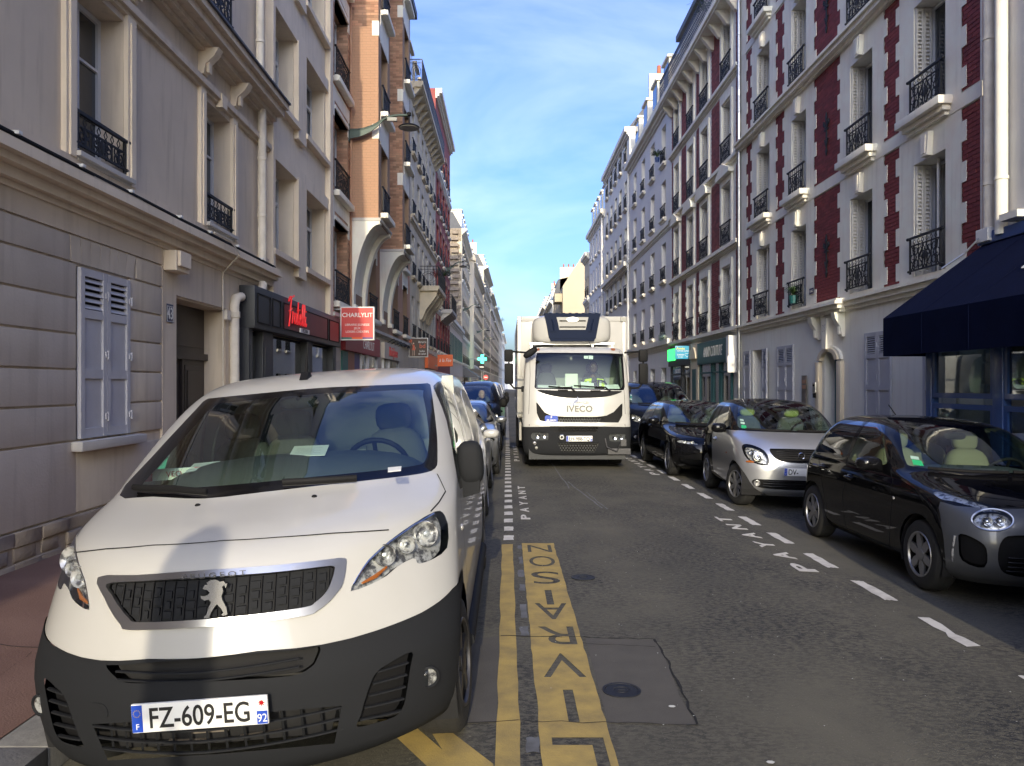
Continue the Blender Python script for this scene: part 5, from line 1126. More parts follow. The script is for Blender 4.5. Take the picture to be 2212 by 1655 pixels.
class Shell:
    """closed body skin built from horizontal contours: rows (z, y front, y rear, half width, front bow, rear bow, front exponent, rear exponent)"""
    def __init__(s, rows):
        s.n = len(rows); A = list(zip(*rows)); s.z, s.yf, s.yr, s.w, s.bf, s.br, s.nf, s.nr = [pchip(a) for a in A]
        s.tt = np.linspace(0, 1, 800); s.zz = s.z(s.tt)
        s.Ls = 3.2; s.Lt = 2.6
    def S(s, u, t):
        u = np.asarray(u, float); t = np.asarray(t, float); a = np.abs(u); sg = np.where(u < 0, -1.0, 1.0)
        yf, yr, w, bf, br, nf, nr = s.yf(t), s.yr(t), np.maximum(s.w(t), .004), s.bf(t), s.br(t), s.nf(t), s.nr(t)
        th = np.clip(a / SA, 0, 1) * np.pi / 2; x1 = w * np.sin(th) ** (2 / nf); y1 = yf + bf * (1 - np.cos(th) ** (2 / nf))
        k = np.clip((a - SA) / (SB - SA), 0, 1); y2 = yf + bf + (yr - br - yf - bf) * k
        th = np.clip((a - SB) / (1 - SB), 0, 1) * np.pi / 2; x3 = w * np.clip(np.cos(th), 0, 1) ** (2 / nr); y3 = yr - br * (1 - np.sin(th) ** (2 / nr))
        x = np.where(a < SA, x1, np.where(a < SB, w, x3)); y = np.where(a < SA, y1, np.where(a < SB, y2, y3))
        return np.stack([x * sg, y, s.z(t)], -1)
    def N(s, u, t):
        e = .004; du = s.S(np.clip(u + e, -1, 1), t) - s.S(np.clip(u - e, -1, 1), t); dt = s.S(u, np.clip(t + e, 0, 1)) - s.S(u, np.clip(t - e, 0, 1))
        n = np.cross(du, dt); l = np.linalg.norm(n, axis=-1, keepdims=True); n = np.where(l > 1e-9, n / np.maximum(l, 1e-9), np.array([0, 0, 1.0])); 
        return n
    def tz(s, z): return float(np.interp(z, s.zz, s.tt))
    def uv(s, P):
        """(s,t) of a point lying on the skin"""
        x, y, z = P; t = s.tz(z); T = np.array(t); w, yf, bf, yr, br, nf, nr = [float(f(T)) for f in (s.w, s.yf, s.bf, s.yr, s.br, s.nf, s.nr)]
        sg = -1 if x < 0 else 1; ax = min(abs(x), w)
        if y < yf + bf:
            if ax < .9 * w: th = math.asin((ax / w) ** (nf / 2))
            else: th = math.acos(min(1, max(0, 1 - (y - yf) / bf)) ** (nf / 2))
            return (sg * th / (math.pi / 2) * SA, t)
        if y > yr - br:
            th = math.asin(min(1, max(0, 1 - (yr - y) / br)) ** (nr / 2)) if ax > .5 * w else math.acos(min(1, (ax / w)) ** (nr / 2))
            return (sg * (SB + (1 - SB) * th / (math.pi / 2)), t)
        return (sg * (SA + (SB - SA) * (y - yf - bf) / max(1e-6, yr - br - yf - bf)), t)
    def front(s, pts, mirror=False): return [s.uv((x * (-1 if mirror else 1), -9, z)) if False else s._fx(x * (-1 if mirror else 1), z) for x, z in pts]
    def _fx(s, x, z):
        t = s.tz(z); w = float(s.w(np.array(t))); nf = float(s.nf(np.array(t))); th = math.asin(min(1, abs(x) / w) ** (nf / 2)); return ((-1 if x < 0 else 1) * th / (math.pi / 2) * SA, t)
    def side(s, pts, sg): 
        out = []
        for y, z in pts: w = float(s.w(np.array(s.tz(z)))); out.append(s.uv((sg * w, y, z)))
        return out
    def pt(s, uv, off=0.0):
        u, t = np.array(uv[0]), np.array(uv[1]); return Vector(s.S(u, t) + s.N(u, t) * off)
    def bvh(s):
        if hasattr(s, '_b'): return s._b
        U, T = np.meshgrid(np.linspace(-1, 1, 121), np.linspace(0, 1, 70)); P = s.S(U, T); V = [Vector(p) for p in P.reshape(-1, 3)]; F = []
        for j in range(69):
            for i in range(120): a = j * 121 + i; F.append((a, a + 1, a + 122, a + 121))
        s._b = BVHTree.FromPolygons(V, F); return s._b
def closed_curve(P, k=4):
    out = []; n = len(P)
    for i in range(n):
        p0, p1, p2, p3 = P[i - 1], P[i], P[(i + 1) % n], P[(i + 2) % n]
        for q in range(k):
            t = q / k; out.append(tuple(.5 * (2 * p1[j] + (p2[j] - p0[j]) * t + (2 * p0[j] - 5 * p1[j] + 4 * p2[j] - p3[j]) * t * t + (3 * p1[j] - p0[j] - 3 * p2[j] + p3[j]) * t ** 3) for j in (0, 1)))
    return out
def dense(P, k=5, close=True):
    out = []; n = len(P)
    for i in range(n if close else n - 1):
        a, b = P[i], P[(i + 1) % n]
        out += [(a[0] + (b[0] - a[0]) * q / k, a[1] + (b[1] - a[1]) * q / k) for q in range(k)]
    if not close: out.append(P[-1])
    return out
class Car:
    def __init__(s, name, label, cat, rows, loc, yaw=0.0, roll=0.0, group=None, step=.06):
        s.sh = Shell(rows); s.root = thing(name, label, cat, loc, (0, roll, yaw), group); s.regs = []; s.step = step
        s.M = Matrix.Translation(loc) @ Matrix.Rotation(yaw, 4, 'Z') @ Matrix.Rotation(roll, 4, 'Y'); s.Mi = s.M.inverted()
        s.o = s.Mi @ Vector((0, 0, CAM_Z))
    def px(s, pts):
        """photo points -> (s,t) on the skin by casting viewing rays onto it; points that miss take the nearest skin point"""
        out = []; b = s.sh.bvh()
        for p in pts:
            d = (s.Mi.to_3x3() @ ray(*p)).normalized(); h = b.ray_cast(s.o, d)
            P = h[0]
            if P is None:
                best = None
                for k in range(10, 400):
                    q = s.o + d * (k * .06); f = b.find_nearest(q)
                    if f[0] is not None and (best is None or f[3] < best[1]): best = (f[0], f[3])
                P = best[0]
            out.append(s.sh.uv(P))
        return out
    def reg(s, name, uv, m, off=0.0, pri=1, kind='flush', depth=.03, mirror=False, back=None, parent=None, **k):
        s.regs.append(dict(name=name, uv=uv, m=m, off=off, pri=pri, kind=kind, depth=depth, back=back, parent=parent))
        if mirror: s.regs.append(dict(name=name, uv=[(-a, b) for a, b in uv], m=m, off=off, pri=pri, kind=kind, depth=depth, back=back, parent=parent))
    def build(s, m, name='body'):
        sh = s.sh; Ls, Lt = sh.Ls, sh.Lt; st = s.step
        us = np.unique(np.concatenate([np.linspace(-1, 1, int(2 * Ls / st) | 1)])); ts = np.linspace(0, 1, max(30, int(Lt / st)))
        U, T = np.meshgrid(us, ts); G = np.stack([U.ravel() * Ls, T.ravel() * Lt], -1)
        pts = [Vector((a, b)) for a, b in G]; edges = []
        for r in s.regs:
            o = len(pts); P = [(a * Ls, b * Lt) for a, b in r['uv']]; r['P'] = P; n = len(P)
            pts += [Vector(p) for p in P]; edges += [(o + i, o + (i + 1) % n) for i in range(n)]
        V, _, F, *_r = geometry.delaunay_2d_cdt(pts, edges, [], 0, 1e-6)
        V = np.array([(v.x, v.y) for v in V]); F = np.array([f for f in F if len(f) == 3], int)
        C = V[F].mean(1); own = np.full(len(F), -1); best = np.full(len(F), -99.0)
        for i, r in enumerate(s.regs):
            q = inside_poly(r['P'], C[:, 0], C[:, 1]) & (r['pri'] > best); own[q] = i; best[q] = r['pri']
        u, t = V[:, 0] / Ls, V[:, 1] / Lt; S0 = sh.S(u, t); N0 = sh.N(u, t)
        def emit(sel, off, nm, mt, parent, rim=None):
            f = F[sel]
            if not len(f): return None
            used, inv = np.unique(f, return_inverse=True); f2 = inv.reshape(-1, 3); P = S0[used] + N0[used] * off; nn = N0[used]
            me = bpy.data.meshes.new(nm); V3 = [tuple(p) for p in P]; F3 = [tuple(a) for a in f2]; NV = [tuple(a) for a in nn]
            if rim:
                cnt = {}
                for a, b, c in f2:
                    for e in ((a, b), (b, c), (c, a)): cnt[(min(e), max(e))] = cnt.get((min(e), max(e)), 0) + 1
                o = len(V3); V3 += [tuple(S0[q] + N0[q] * rim) for q in used]; NV += NV[:o]
                F3 += [(a, b, o + b, o + a) for (a, b), c in cnt.items() if c == 1]
            me.from_pydata(V3, [], F3); me.materials.append(MATS[mt]); me.polygons.foreach_set('use_smooth', [True] * len(me.polygons))
            if not rim: me.normals_split_custom_set_from_vertices(NV)
            else: me.set_sharp_from_angle(angle=R(50))
            ob = bpy.data.objects.new(nm, me); COL.objects.link(ob); ob.parent = parent or s.root; return ob
        s.body = emit(own == -1, 0, name, m, None)
        for i, r in enumerate(s.regs):
            sel = own == i; par = r['parent']() if callable(r['parent']) else r['parent']
            if r['kind'] == 'void': r['ob'] = None
            elif r['kind'] == 'recess': r['ob'] = emit(sel, -r['depth'], r['name'], r['m'], par, rim=0.0)
            elif r['kind'] == 'lamp':
                r['ob'] = emit(sel, .002, r['name'], 'lamp_glass', par); emit(sel, -r['depth'], 'reflector', r['m'], r['ob'], rim=0.0)
            elif r['kind'] == 'proud': r['ob'] = emit(sel, r['off'], r['name'], r['m'], par, rim=-.004)
            else: r['ob'] = emit(sel, r['off'], r['name'], r['m'], par)
        return s
    def seam(s, uvs, name='panel_gap', w=.0035, m='dark_void', off=.0015):
        g = MB(); P = [s.sh.pt(q, off) for q in uvs]; Nn = [Vector(s.sh.N(np.array(q[0]), np.array(q[1]))) for q in uvs]
        for i in range(len(P) - 1):
            d = (P[i + 1] - P[i]); 
            if d.length < 1e-6: continue
            c = d.normalized().cross(Nn[i]).normalized() * w; g.quad(P[i] - c, P[i] + c, P[i + 1] + c, P[i + 1] - c)
        return obj(name, g, MATS[m], s.root)
    def tubeon(s, uvs, r, name, m, off=.0, parent=None, closed=False, n=6):
        g = MB(); g.tube([s.sh.pt(q, off) for q in uvs], r, n, closed); return obj(name, g, MATS[m], parent or s.root, smooth=60)
    def wheel(s, x, y, r=.31, wd=.2, style='alloy', spokes=5, steer=0.0, arch=None, m='alloy', cap='steel_dark'):
        sg = -1 if x < 0 else 1; xc = x - sg * wd / 2
        g = MB(); prof = [(r * .64, -wd / 2), (r * .80, -wd / 2 - .004), (r * .93, -wd / 2 + .006), (r * .985, -wd / 2 + .025), (r, -wd / 2 + .05), (r, wd / 2 - .05), (r * .985, wd / 2 - .025), (r * .93, wd / 2 - .006), (r * .80, wd / 2 + .004), (r * .64, wd / 2)]
        g.lathe(prof, axis='x', n=36, caps=False)
        for k in range(3): g.lathe([(r + .001, -.045 + .045 * k - .004), (r - .008, -.045 + .045 * k), (r + .001, -.045 + .045 * k + .004)], axis='x', n=36, caps=False)
        w_ = obj('wheel', g, MATS['tyre'], s.root, (xc, y, r), (0, 0, steer), smooth=40)
        e = sg * wd / 2; q = MB(); q.lathe([(r * .65, e), (r * .62, e - sg * .012), (r * .58, e - sg * .05), (r * .2, e - sg * .06), (.01, e - sg * .06)], axis='x', n=28, caps=False); obj('rim_barrel', q, MATS['black_plastic'], w_, smooth=40)
        q = MB(); q.lathe([(r * .65, e), (r * .64, e + sg * .006), (r * .60, e + sg * .004), (r * .585, e - sg * .012)], axis='x', n=28, caps=False)
        for k in range(spokes):
            a = 2 * math.pi * k / spokes + .3; ca, sa = math.cos(a), math.sin(a)
            for dv in ((-.03, -.012), (.012, .03)) if style == 'twin' else ((-.026, .026),):
                w0, w1 = dv
                pts = [(r * .12, w0 * .8), (r * .35, w0 * (1.0 if style != 'petal' else 1.5)), (r * .61, w0 * 1.05), (r * .61, w1 * 1.05), (r * .35, w1 * (1.0 if style != 'petal' else 1.5)), (r * .12, w1 * .8)]
                q.prism([(ca * p - sa * t_, sa * p + ca * t_) for p, t_ in pts], e - sg * .028, e - sg * .006, 'x')
        q.lathe([(r * .19, e - sg * .03), (r * .19, e - sg * .002), (r * .14, e + sg * .004), (.005, e + sg * .004)], axis='x', n=20)
        obj('rim', q, MATS[m], w_, smooth=30)
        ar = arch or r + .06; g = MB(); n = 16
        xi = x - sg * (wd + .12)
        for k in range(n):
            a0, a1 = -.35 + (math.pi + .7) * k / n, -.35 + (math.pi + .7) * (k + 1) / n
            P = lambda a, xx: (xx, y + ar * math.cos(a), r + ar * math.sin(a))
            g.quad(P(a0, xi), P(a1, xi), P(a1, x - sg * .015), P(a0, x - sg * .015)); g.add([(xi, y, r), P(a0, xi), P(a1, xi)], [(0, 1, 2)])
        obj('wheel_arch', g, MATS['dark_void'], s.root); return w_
    def mirror_unit(s, x, y, z, size, m, sg, shell='black_plastic'):
        a, b, c = size; g = MB(); g.blob((x + sg * a, y, z), (a, b, c), 2.7, 18, 10); g.prism([(x - sg * .04, z - c * .95), (x + sg * a * .9, z - c * .75), (x + sg * a * .9, z - c * .45), (x - sg * .02, z - c * .3)], y - b * .4, y + b * .5, 'y')
        o = obj('mirror', g, MATS[m], s.root, smooth=50); q = MB(); q.blob((x + sg * a, y + b * .72, z), (a * .82, b * .4, c * .8), 3.5, 14, 8); obj('mirror_glass', q, MATS['chrome'], o, smooth=50); return o
    def plate(s, txt, x, y, z, w=.52, h=.11, dept=None, tilt=0.0, sx=.78, align='CENTER', frame=None, name='number_plate'):
        p = obj(name, MB().bbox(-w / 2, w / 2, -.008, .008, -h / 2, h / 2, .006), MATS['plate_white'], s.root, (x, y, z), (tilt, 0, 0), smooth=40)
        q = MB(); q.box(-w / 2 + .003, -w / 2 + .043, -.0095, -.0081, -h / 2 + .004, h / 2 - .004); obj('country_band', q, MATS['eu_blue'], p)
        q = text_mb('F', .022, .001); q.v = [(v[0] - w / 2 + .023, v[1] - .0096, v[2] - h / 2 + .014) for v in q.v]; obj('lettering', q, MATS['plate_white'], p)
        q = MB()
        for k in range(12): q.lathe([(.0025, -.0100), (.0005, -.0104)], (-w / 2 + .023 + .013 * math.cos(k * .5236), 0, h * .18 + .013 * math.sin(k * .5236)), 'y', 5)
        obj('stars', q, MATS['yellow_marking'], p)
        q = text_mb(txt, h * .68, .0012, sx, align=align, bold=.012); x0 = 0 if align == 'CENTER' else -w / 2 + .055
        q.v = [(v[0] + x0, v[1] - .0092, v[2] - h * .34) for v in q.v]; obj('lettering', q, MATS['plate_black'], p)
        if dept:
            q = MB(); q.box(w / 2 - .043, w / 2 - .003, -.0095, -.0081, -h / 2 + .004, -.002); obj('department_band', q, MATS['eu_blue'], p)
            q = text_mb(dept, .030, .001, .9); q.v = [(v[0] + w / 2 - .023, v[1] - .0096, v[2] - h / 2 + .012) for v in q.v]; obj('lettering', q, MATS['plate_white'], p)
            q = MB(); P = []
            for k in range(16): rr = .015 if k % 2 == 0 else .007; P.append((w / 2 - .023 + rr * math.cos(k * .3927), h * .26 + rr * math.sin(k * .3927)))
            q.prism(P, -.0095, -.0082, 'y'); obj('emblem', q, MATS['red_lens'], p)
        return p
    def cabin(s, y0, y1, zf, zb, w, ws, seats, seat='seat_cloth', wheel_at=None, rest_z=1.15, dash_z=None):
        """floor, dashboard, seats with headrests, steering wheel"""
        g = MB(); g.box(-w, w, y0 - .5, y1, .2, zf); obj('floor', g, MATS['dash'], s.root)
        dz = dash_z or zb; g = MB(); g.blob((0, y0 + .12, dz - .28), (w * .97, .36, .30), 4, 24, 10); obj('dashboard', g, MATS['dash'], s.root, smooth=60)
        for x, y in seats:
            g = MB(); g.blob((x, y + .18, zf + .12), (.24, .28, .14), 3.5, 14, 8); g.blob((x, y + .45, (zf + rest_z) / 2 + .06), (.23, .10, (rest_z - zf) / 2 + .02), 3.2, 14, 10, Matrix.Rotation(R(-10), 3, 'X')); st = obj('seat', g, MATS[seat], s.root, smooth=60)
            g = MB(); g.blob((x, y + .52, rest_z + .15), (.13, .06, .10), 3, 12, 8); g.box(x - .06, x - .045, y + .51, y + .525, rest_z - .02, rest_z + .1); g.box(x + .045, x + .06, y + .51, y + .525, rest_z - .02, rest_z + .1); obj('headrest', g, MATS[seat], st, smooth=60)
        if wheel_at:
            x, y, z = wheel_at; g = MB(); M_ = Matrix.Translation((x, y, z)) @ Matrix.Rotation(R(-62), 4, 'X')
            g.tube([(.185 * math.cos(k * math.pi / 12), .185 * math.sin(k * math.pi / 12), 0) for k in range(24)], .016, 8, closed=True); g.blob((0, 0, -.02), (.06, .05, .025), 3, 10, 6)
            for a in (R(10), R(170), R(270)): g.tube([(0, 0, -.01), (.18 * math.cos(a), .18 * math.sin(a), 0)], .014, 6)
            xf(g, M_); obj('steering_wheel', g, MATS['black_plastic'], s.root, smooth=60)
def sm(P, k=4): return closed_curve(P, k)
def inset(P, f, dz=0):
    cx = sum(p[0] for p in P) / len(P); cy = sum(p[1] for p in P) / len(P); return [(cx + (p[0] - cx) * f, cy + (p[1] - cy) * f + dz) for p in P]
def ring(c, r, n=28): return [(c[0] + r * math.cos(2 * math.pi * k / n), c[1] + r * math.sin(2 * math.pi * k / n)) for k in range(n)]

# ================================================================ white delivery van in front
VR = [(.19, .14, 4.85, .80, .52, .20, 1.8, 4), (.25, .06, 4.88, .90, .55, .2, 1.75, 4), (.38, .015, 4.92, .942, .57, .2, 1.7, 4), (.56, .00, 4.93, .955, .58, .2, 1.65, 4), (.69, .015, 4.93, .958, .64, .2, 1.62, 4), (.81, .045, 4.93, .958, .70, .2, 1.62, 4),
      (.93, .085, 4.93, .956, .76, .2, 1.62, 4), (1.02, .135, 4.93, .954, .79, .2, 1.66, 4), (1.09, .22, 4.93, .952, .81, .2, 1.72, 4), (1.145, .36, 4.93, .948, .81, .2, 1.80, 4), (1.19, .53, 4.93, .944, .79, .2, 1.92, 4), (1.24, .72, 4.93, .938, .77, .2, 2.1, 4),
      (1.32, .89, 4.92, .926, .74, .2, 2.15, 4), (1.44, 1.12, 4.91, .902, .72, .2, 2.2, 4), (1.57, 1.37, 4.89, .868, .70, .2, 2.25, 4), (1.67, 1.57, 4.87, .835, .70, .2, 2.3, 4), (1.735, 1.72, 4.84, .805, .70, .2, 2.3, 4),
      (1.79, 1.88, 4.80, .758, .68, .25, 2.3, 3.5), (1.83, 2.08, 4.72, .68, .62, .3, 2.3, 3), (1.855, 2.32, 4.55, .52, .55, .4, 2.2, 2.5), (1.868, 2.65, 4.2, .28, .5, .5, 2.1, 2.2), (1.872, 3.0, 3.7, .02, .3, .3, 2, 2)]
VX, VY = -1.13, 2.97
van = Car('delivery_van', 'white delivery van parked nose to the camera with a dark plastic bumper', 'van', VR, (VX, VY, gz(VX)), 0, R(-4.1), step=.05)
c = van; sh = c.sh
ws = sm([(258, 1070), (330, 1073), (442, 1077), (579, 1062), (700, 1048), (820, 1035), (905, 1024), (940, 1012), (945, 985), (943, 930), (932, 845), (926, 829), (905, 829), (800, 833), (690, 838), (560, 850), (470, 859), (444, 864), (420, 888), (330, 985)], 3)
wuv = c.px(ws)
c.reg('windscreen_border', wuv, 'gloss_black', pri=1)
cs = (sum(p[0] for p in wuv) / len(wuv), sum(p[1] for p in wuv) / len(wuv))
gl = sm([(305, 1052), (330, 1056), (440, 1052), (579, 1040), (700, 1028), (820, 1016), (895, 1006), (918, 996), (926, 960), (925, 920), (914, 856), (905, 842), (800, 846), (690, 851), (560, 863), (480, 872), (455, 884), (425, 915), (345, 1005)], 3)
c.reg('windscreen', c.px(gl), 'windscreen_glass', pri=2)
lamp = sm([(758, 1277), (766, 1256), (777, 1237), (797, 1208), (839, 1170), (892, 1132), (939, 1105), (956, 1107), (965, 1125), (968, 1142), (966, 1183), (939, 1206), (906, 1218), (900, 1212), (892, 1206), (858, 1224), (835, 1244), (797, 1264)], 2)
luv = c.px(lamp); c.reg('headlight', luv, 'lamp_chrome', pri=3, kind='lamp', depth=.045, mirror=True)
gout = sm([(217, 1248), (300, 1244), (406, 1237), (578, 1225), (700, 1211), (738, 1207), (746, 1216), (739, 1261), (724, 1284), (706, 1304), (684, 1320), (658, 1331), (530, 1347), (400, 1357), (282, 1361), (266, 1350), (249, 1327), (232, 1295)], 3)
gin = sm([(236, 1262), (300, 1257), (406, 1251), (578, 1239), (690, 1226), (718, 1224), (721, 1234), (712, 1264), (700, 1284), (680, 1302), (655, 1313), (530, 1330), (400, 1341), (300, 1344), (284, 1336), (266, 1316), (248, 1288)], 3)
c.reg('grille_surround', c.px(gout), 'satin_chrome', off=.012, pri=4, kind='proud'); c.reg('grille', c.px(gin), 'bumper_plastic', pri=5, kind='recess', depth=.015)
# dark bumper: everything under the white edge, round to the front arches
edge = [(558, 1406), (640, 1400), (697, 1392), (760, 1378), (816, 1361), (870, 1341), (911, 1323), (950, 1298), (977, 1272)]
e_uv = c.px(edge); 
sarch = sh.side([(.86, .60)], 1)[0][0]; e_uv = [q for q in e_uv if q[0] > .02]; bpoly = [(0, e_uv[0][1])] + e_uv + [(max(sarch, e_uv[-1][0] + .004), e_uv[-1][1] + .004), (sarch + .02, .0)]
full = [(-a, b) for a, b in reversed(bpoly[1:])] + bpoly; c.reg('bumper', dense(full, 3), 'bumper_plastic', pri=1.5, off=.006)
# arches
AY, RY_ = .90, 4.17
for y in (AY, RY_):
    for sg in (1, -1): c.reg('arch', [q for q in sh.side([(y + .385 * math.cos(a), max(.1903, .32 + .385 * math.sin(a))) for a in [math.pi * 2 * k / 36 for k in range(36)]], sg)], 'dark_void', pri=9, kind='void')
# door window and cargo panel pressings
dw = [(1.42, 1.19), (1.75, 1.45), (1.98, 1.62), (2.12, 1.68), (2.36, 1.70), (2.43, 1.66), (2.46, 1.40), (2.48, 1.14), (2.2, 1.12), (1.7, 1.13)]
for sg in (1, -1):
    c.reg('side_window_trim', sh.side(sm([(1.32, 1.16), (1.75, 1.49), (1.98, 1.66), (2.12, 1.715), (2.38, 1.735), (2.48, 1.68), (2.51, 1.40), (2.53, 1.10), (2.2, 1.085), (1.7, 1.09)], 3), sg), 'gloss_black', pri=2)
    c.reg('side_window', sh.side(sm(dw, 3), sg), 'side_glass', pri=3)
c.reg('upper_intake', c.px(sm([(232, 1438), (260, 1436), (400, 1425), (558, 1411), (640, 1404), (690, 1396), (684, 1424), (670, 1442), (625, 1460), (460, 1471), (330, 1475), (275, 1474), (252, 1462)], 3)), 'dark_void', pri=4, kind='recess', depth=.05)
c.reg('lower_intake', c.px(dense([(202, 1563), (460, 1548), (738, 1523), (722, 1604), (480, 1626), (236, 1640)], 5)), 'dark_void', pri=4, kind='recess', depth=.06)
c.reg('fog_intake', c.px(sm([(770, 1568), (778, 1545), (787, 1512), (800, 1474), (812, 1452), (840, 1432), (888, 1408), (885, 1440), (876, 1500), (868, 1528), (852, 1546), (810, 1560)], 3)), 'black_plastic', pri=4, kind='recess', depth=.03, mirror=True)
c.reg('tow_cover', c.px(sm([(197, 1519), (222, 1518), (234, 1528), (237, 1544), (228, 1549), (208, 1549), (200, 1540)], 3)), 'bumper_plastic', pri=4, off=.010, kind='proud')
c.build('paint_white')
# bonnet shut line, lamp to screen, door lines, sills
seam_px = c.px([(160, 1194), (230, 1186), (330, 1178), (482, 1168), (600, 1161), (720, 1152), (840, 1145)]); c.seam(dense(seam_px, 5, False))
c.seam(dense(c.px([(930, 1105), (948, 1085), (962, 1062), (952, 1040), (944, 1024)]), 5, False)); m_ = c.px([(930, 1105), (948, 1085), (962, 1062), (952, 1040), (944, 1024)]); c.seam(dense([(-a, b) for a, b in m_], 5, False))
for sg in (1, -1):
    for P in ([(1.34, 1.10), (1.30, .9), (1.32, .55), (1.36, .26)], [(2.56, 1.72), (2.58, 1.2), (2.58, .8), (2.57, .26)], [(1.36, .27), (2.57, .26)], [(3.55, 1.70), (3.56, 1.2), (3.56, .6), (3.5, .28)], [(2.6, 1.0), (4.85, 1.02)]): c.seam(dense(sh.side(P, sg), 6, False), w=.003)
    for z in (1.66, 1.12):
        pass
    for P in ([(2.75, 1.15), (3.45, 1.15), (3.45, 1.6), (2.8, 1.6)], [(3.7, 1.15), (4.7, 1.15), (4.62, 1.6), (3.72, 1.6)]): c.tubeon(sh.side(sm(P, 6), sg), .010, 'panel_pressing', 'paint_white', -.005, closed=True)
    g = MB(); g.tube([sh.pt(q, .01) for q in sh.side(dense([(1.30, .30), (3.75, .30)], 6, False), sg)], .045, 8); obj('sill_trim', g, MATS['bumper_plastic'], c.root, smooth=50)
    g = MB(); g.tube([sh.pt(q, .012) for q in sh.side(dense([(2.66, 1.035), (4.80, 1.045)], 6, False), sg)], .014, 6); obj('sliding_rail', g, MATS['paint_white'], c.root, smooth=50)
    for y in (2.38, 3.35):
        P = sh.pt(sh.side([(y, .98)], sg)[0]); g = MB(); g.blob((P.x + sg * .03, P.y, P.z), (.02, .10, .022), 3, 12, 6); g.blob((P.x + sg * .004, P.y, P.z), (.012, .09, .045), 2.5, 12, 6); obj('door_handle', g, MATS['black_plastic'], c.root, smooth=60)
    P = sh.pt(sh.side([(1.22, .93)], sg)[0]); g = MB(); g.blob((P.x, P.y, P.z), (.012, .022, .018), 2, 10, 6); obj('side_repeater', g, MATS['lamp_chrome'], c.root, smooth=60)
    if sg > 0:
        P = sh.pt(sh.side([(1.62, 1.16)], sg)[0]); g = MB(); x = P.x
        g.blob((x + sg * .06, 1.62, 1.235), (.078, .07, .13), 3.0, 20, 12); g.prism([(x - sg * .03, 1.03), (x + sg * .10, 1.06), (x + sg * .11, 1.13), (x + sg * .02, 1.20), (x - sg * .03, 1.18)], 1.57, 1.67, 'y'); mo = obj('mirror', g, MATS['bumper_plastic'], c.root, smooth=45)
        g = MB(); g.blob((x + sg * .06, 1.68, 1.24), (.064, .02, .11), 4, 14, 8); obj('mirror_glass', g, MATS['chrome'], mo, smooth=60)
for x, y in ((.955, AY), (-.955, AY), (.955, RY_), (-.955, RY_)): c.wheel(x - math.copysign(.012, x), y, .325, .215, 'alloy', 5, R(-4) if y < 2 else 0, .385, 'steel_dark')
# lamp innards: two bowls, indicator, silver eyebrow
for r in [q for q in c.regs if q['name'] == 'headlight']:
    sg = 1 if r['uv'][0][0] > 0 else -1
    for x_, y_, rr in ((836, 1197, .045), (925, 1150, .056), (883, 1174, .038)):
        q = c.px([(x_, y_)])[0]; q = (sg * q[0], q[1]); P = sh.pt(q, -.018); n_ = Vector(sh.N(np.array(q[0]), np.array(q[1]))); n_ = (n_ + Vector((0, -1.4, 0))).normalized(); M_ = Matrix.Translation(P) @ n_.to_track_quat('Z', 'Y').to_matrix().to_4x4()
        g = MB(); g.lathe([(rr * 1.1, .0), (rr * 1.02, .012), (rr * .8, -.008), (rr * .5, -.02), (rr * .3, -.012), (.012, -.006), (.012, .012), (.001, .014)], n=20, caps=False); xf(g, M_); obj('lamp_bowl', g, MATS['lamp_chrome'], r['ob'], smooth=40)
        g = MB(); g.blob((0, 0, .012), (rr * .3, rr * .3, rr * .25), 2, 10, 6); xf(g, M_); obj('bulb', g, MATS['lamp_glass'], r['ob'], smooth=60)
    q = [(sg * a, b) for a, b in c.px([(785, 1258), (815, 1243), (840, 1222)])]; g = MB(); g.tube([sh.pt(a, -.02) for a in q], [.005, .010, .005], 6); obj('indicator', g, MATS['orange_lens'], r['ob'])
    q = [(sg * a, b) for a, b in c.px([(764, 1262), (782, 1232), (800, 1209), (841, 1172), (893, 1135), (938, 1109)])]; g = MB(); g.tube([sh.pt(a, -.004) for a in dense(q, 3, False)], .0055, 6); obj('light_strip', g, MATS['chrome'], r['ob'])
# grille pattern: upright ribs and staggered little tiles
gi = [q for q in c.regs if q['name'] == 'grille'][0]; gp = gi['P']; g = MB(); k2 = MB()
xs_ = np.linspace(-.44, .44, 19)
for i, x in enumerate(xs_):
    for j in range(5):
        z = .785 + j * .036 + (i % 2) * .012
        a = sh._fx(x, z); 
        if not inside_poly(gp, np.array([a[0] * sh.Ls]), np.array([a[1] * sh.Lt]))[0]: continue
        hw = .010 + .004 * ((i + j) % 3); P = [sh.pt(sh._fx(x + dx, z + dz), -.004) for dx, dz in ((-hw, 0), (hw, 0), (hw, .026), (-hw, .026))]; Q = [p + Vector((0, .012, 0)) for p in P]
        g.add(P + Q, [(0, 1, 2, 3), (0, 4, 5, 1), (1, 5, 6, 2), (2, 6, 7, 3), (3, 7, 4, 0)])
    zs_ = [z for z in np.linspace(.74, .99, 40) if inside_poly(gp, np.array([sh._fx(x + .023, z)[0] * sh.Ls]), np.array([sh._fx(x + .023, z)[1] * sh.Lt]))[0]]
    if len(zs_) > 3: k2.tube([sh.pt(sh._fx(x + .023, z), -.005) for z in (zs_[0], (zs_[0] + zs_[-1]) / 2, zs_[-1])], .0035, 4)
obj('grille_tiles', g, MATS['bumper_plastic'], gi['ob']); obj('grille_ribs', k2, MATS['black_plastic'], gi['ob'])
def on_front(c, x, z, off): return c.sh.pt(c.sh._fx(x, z), off)
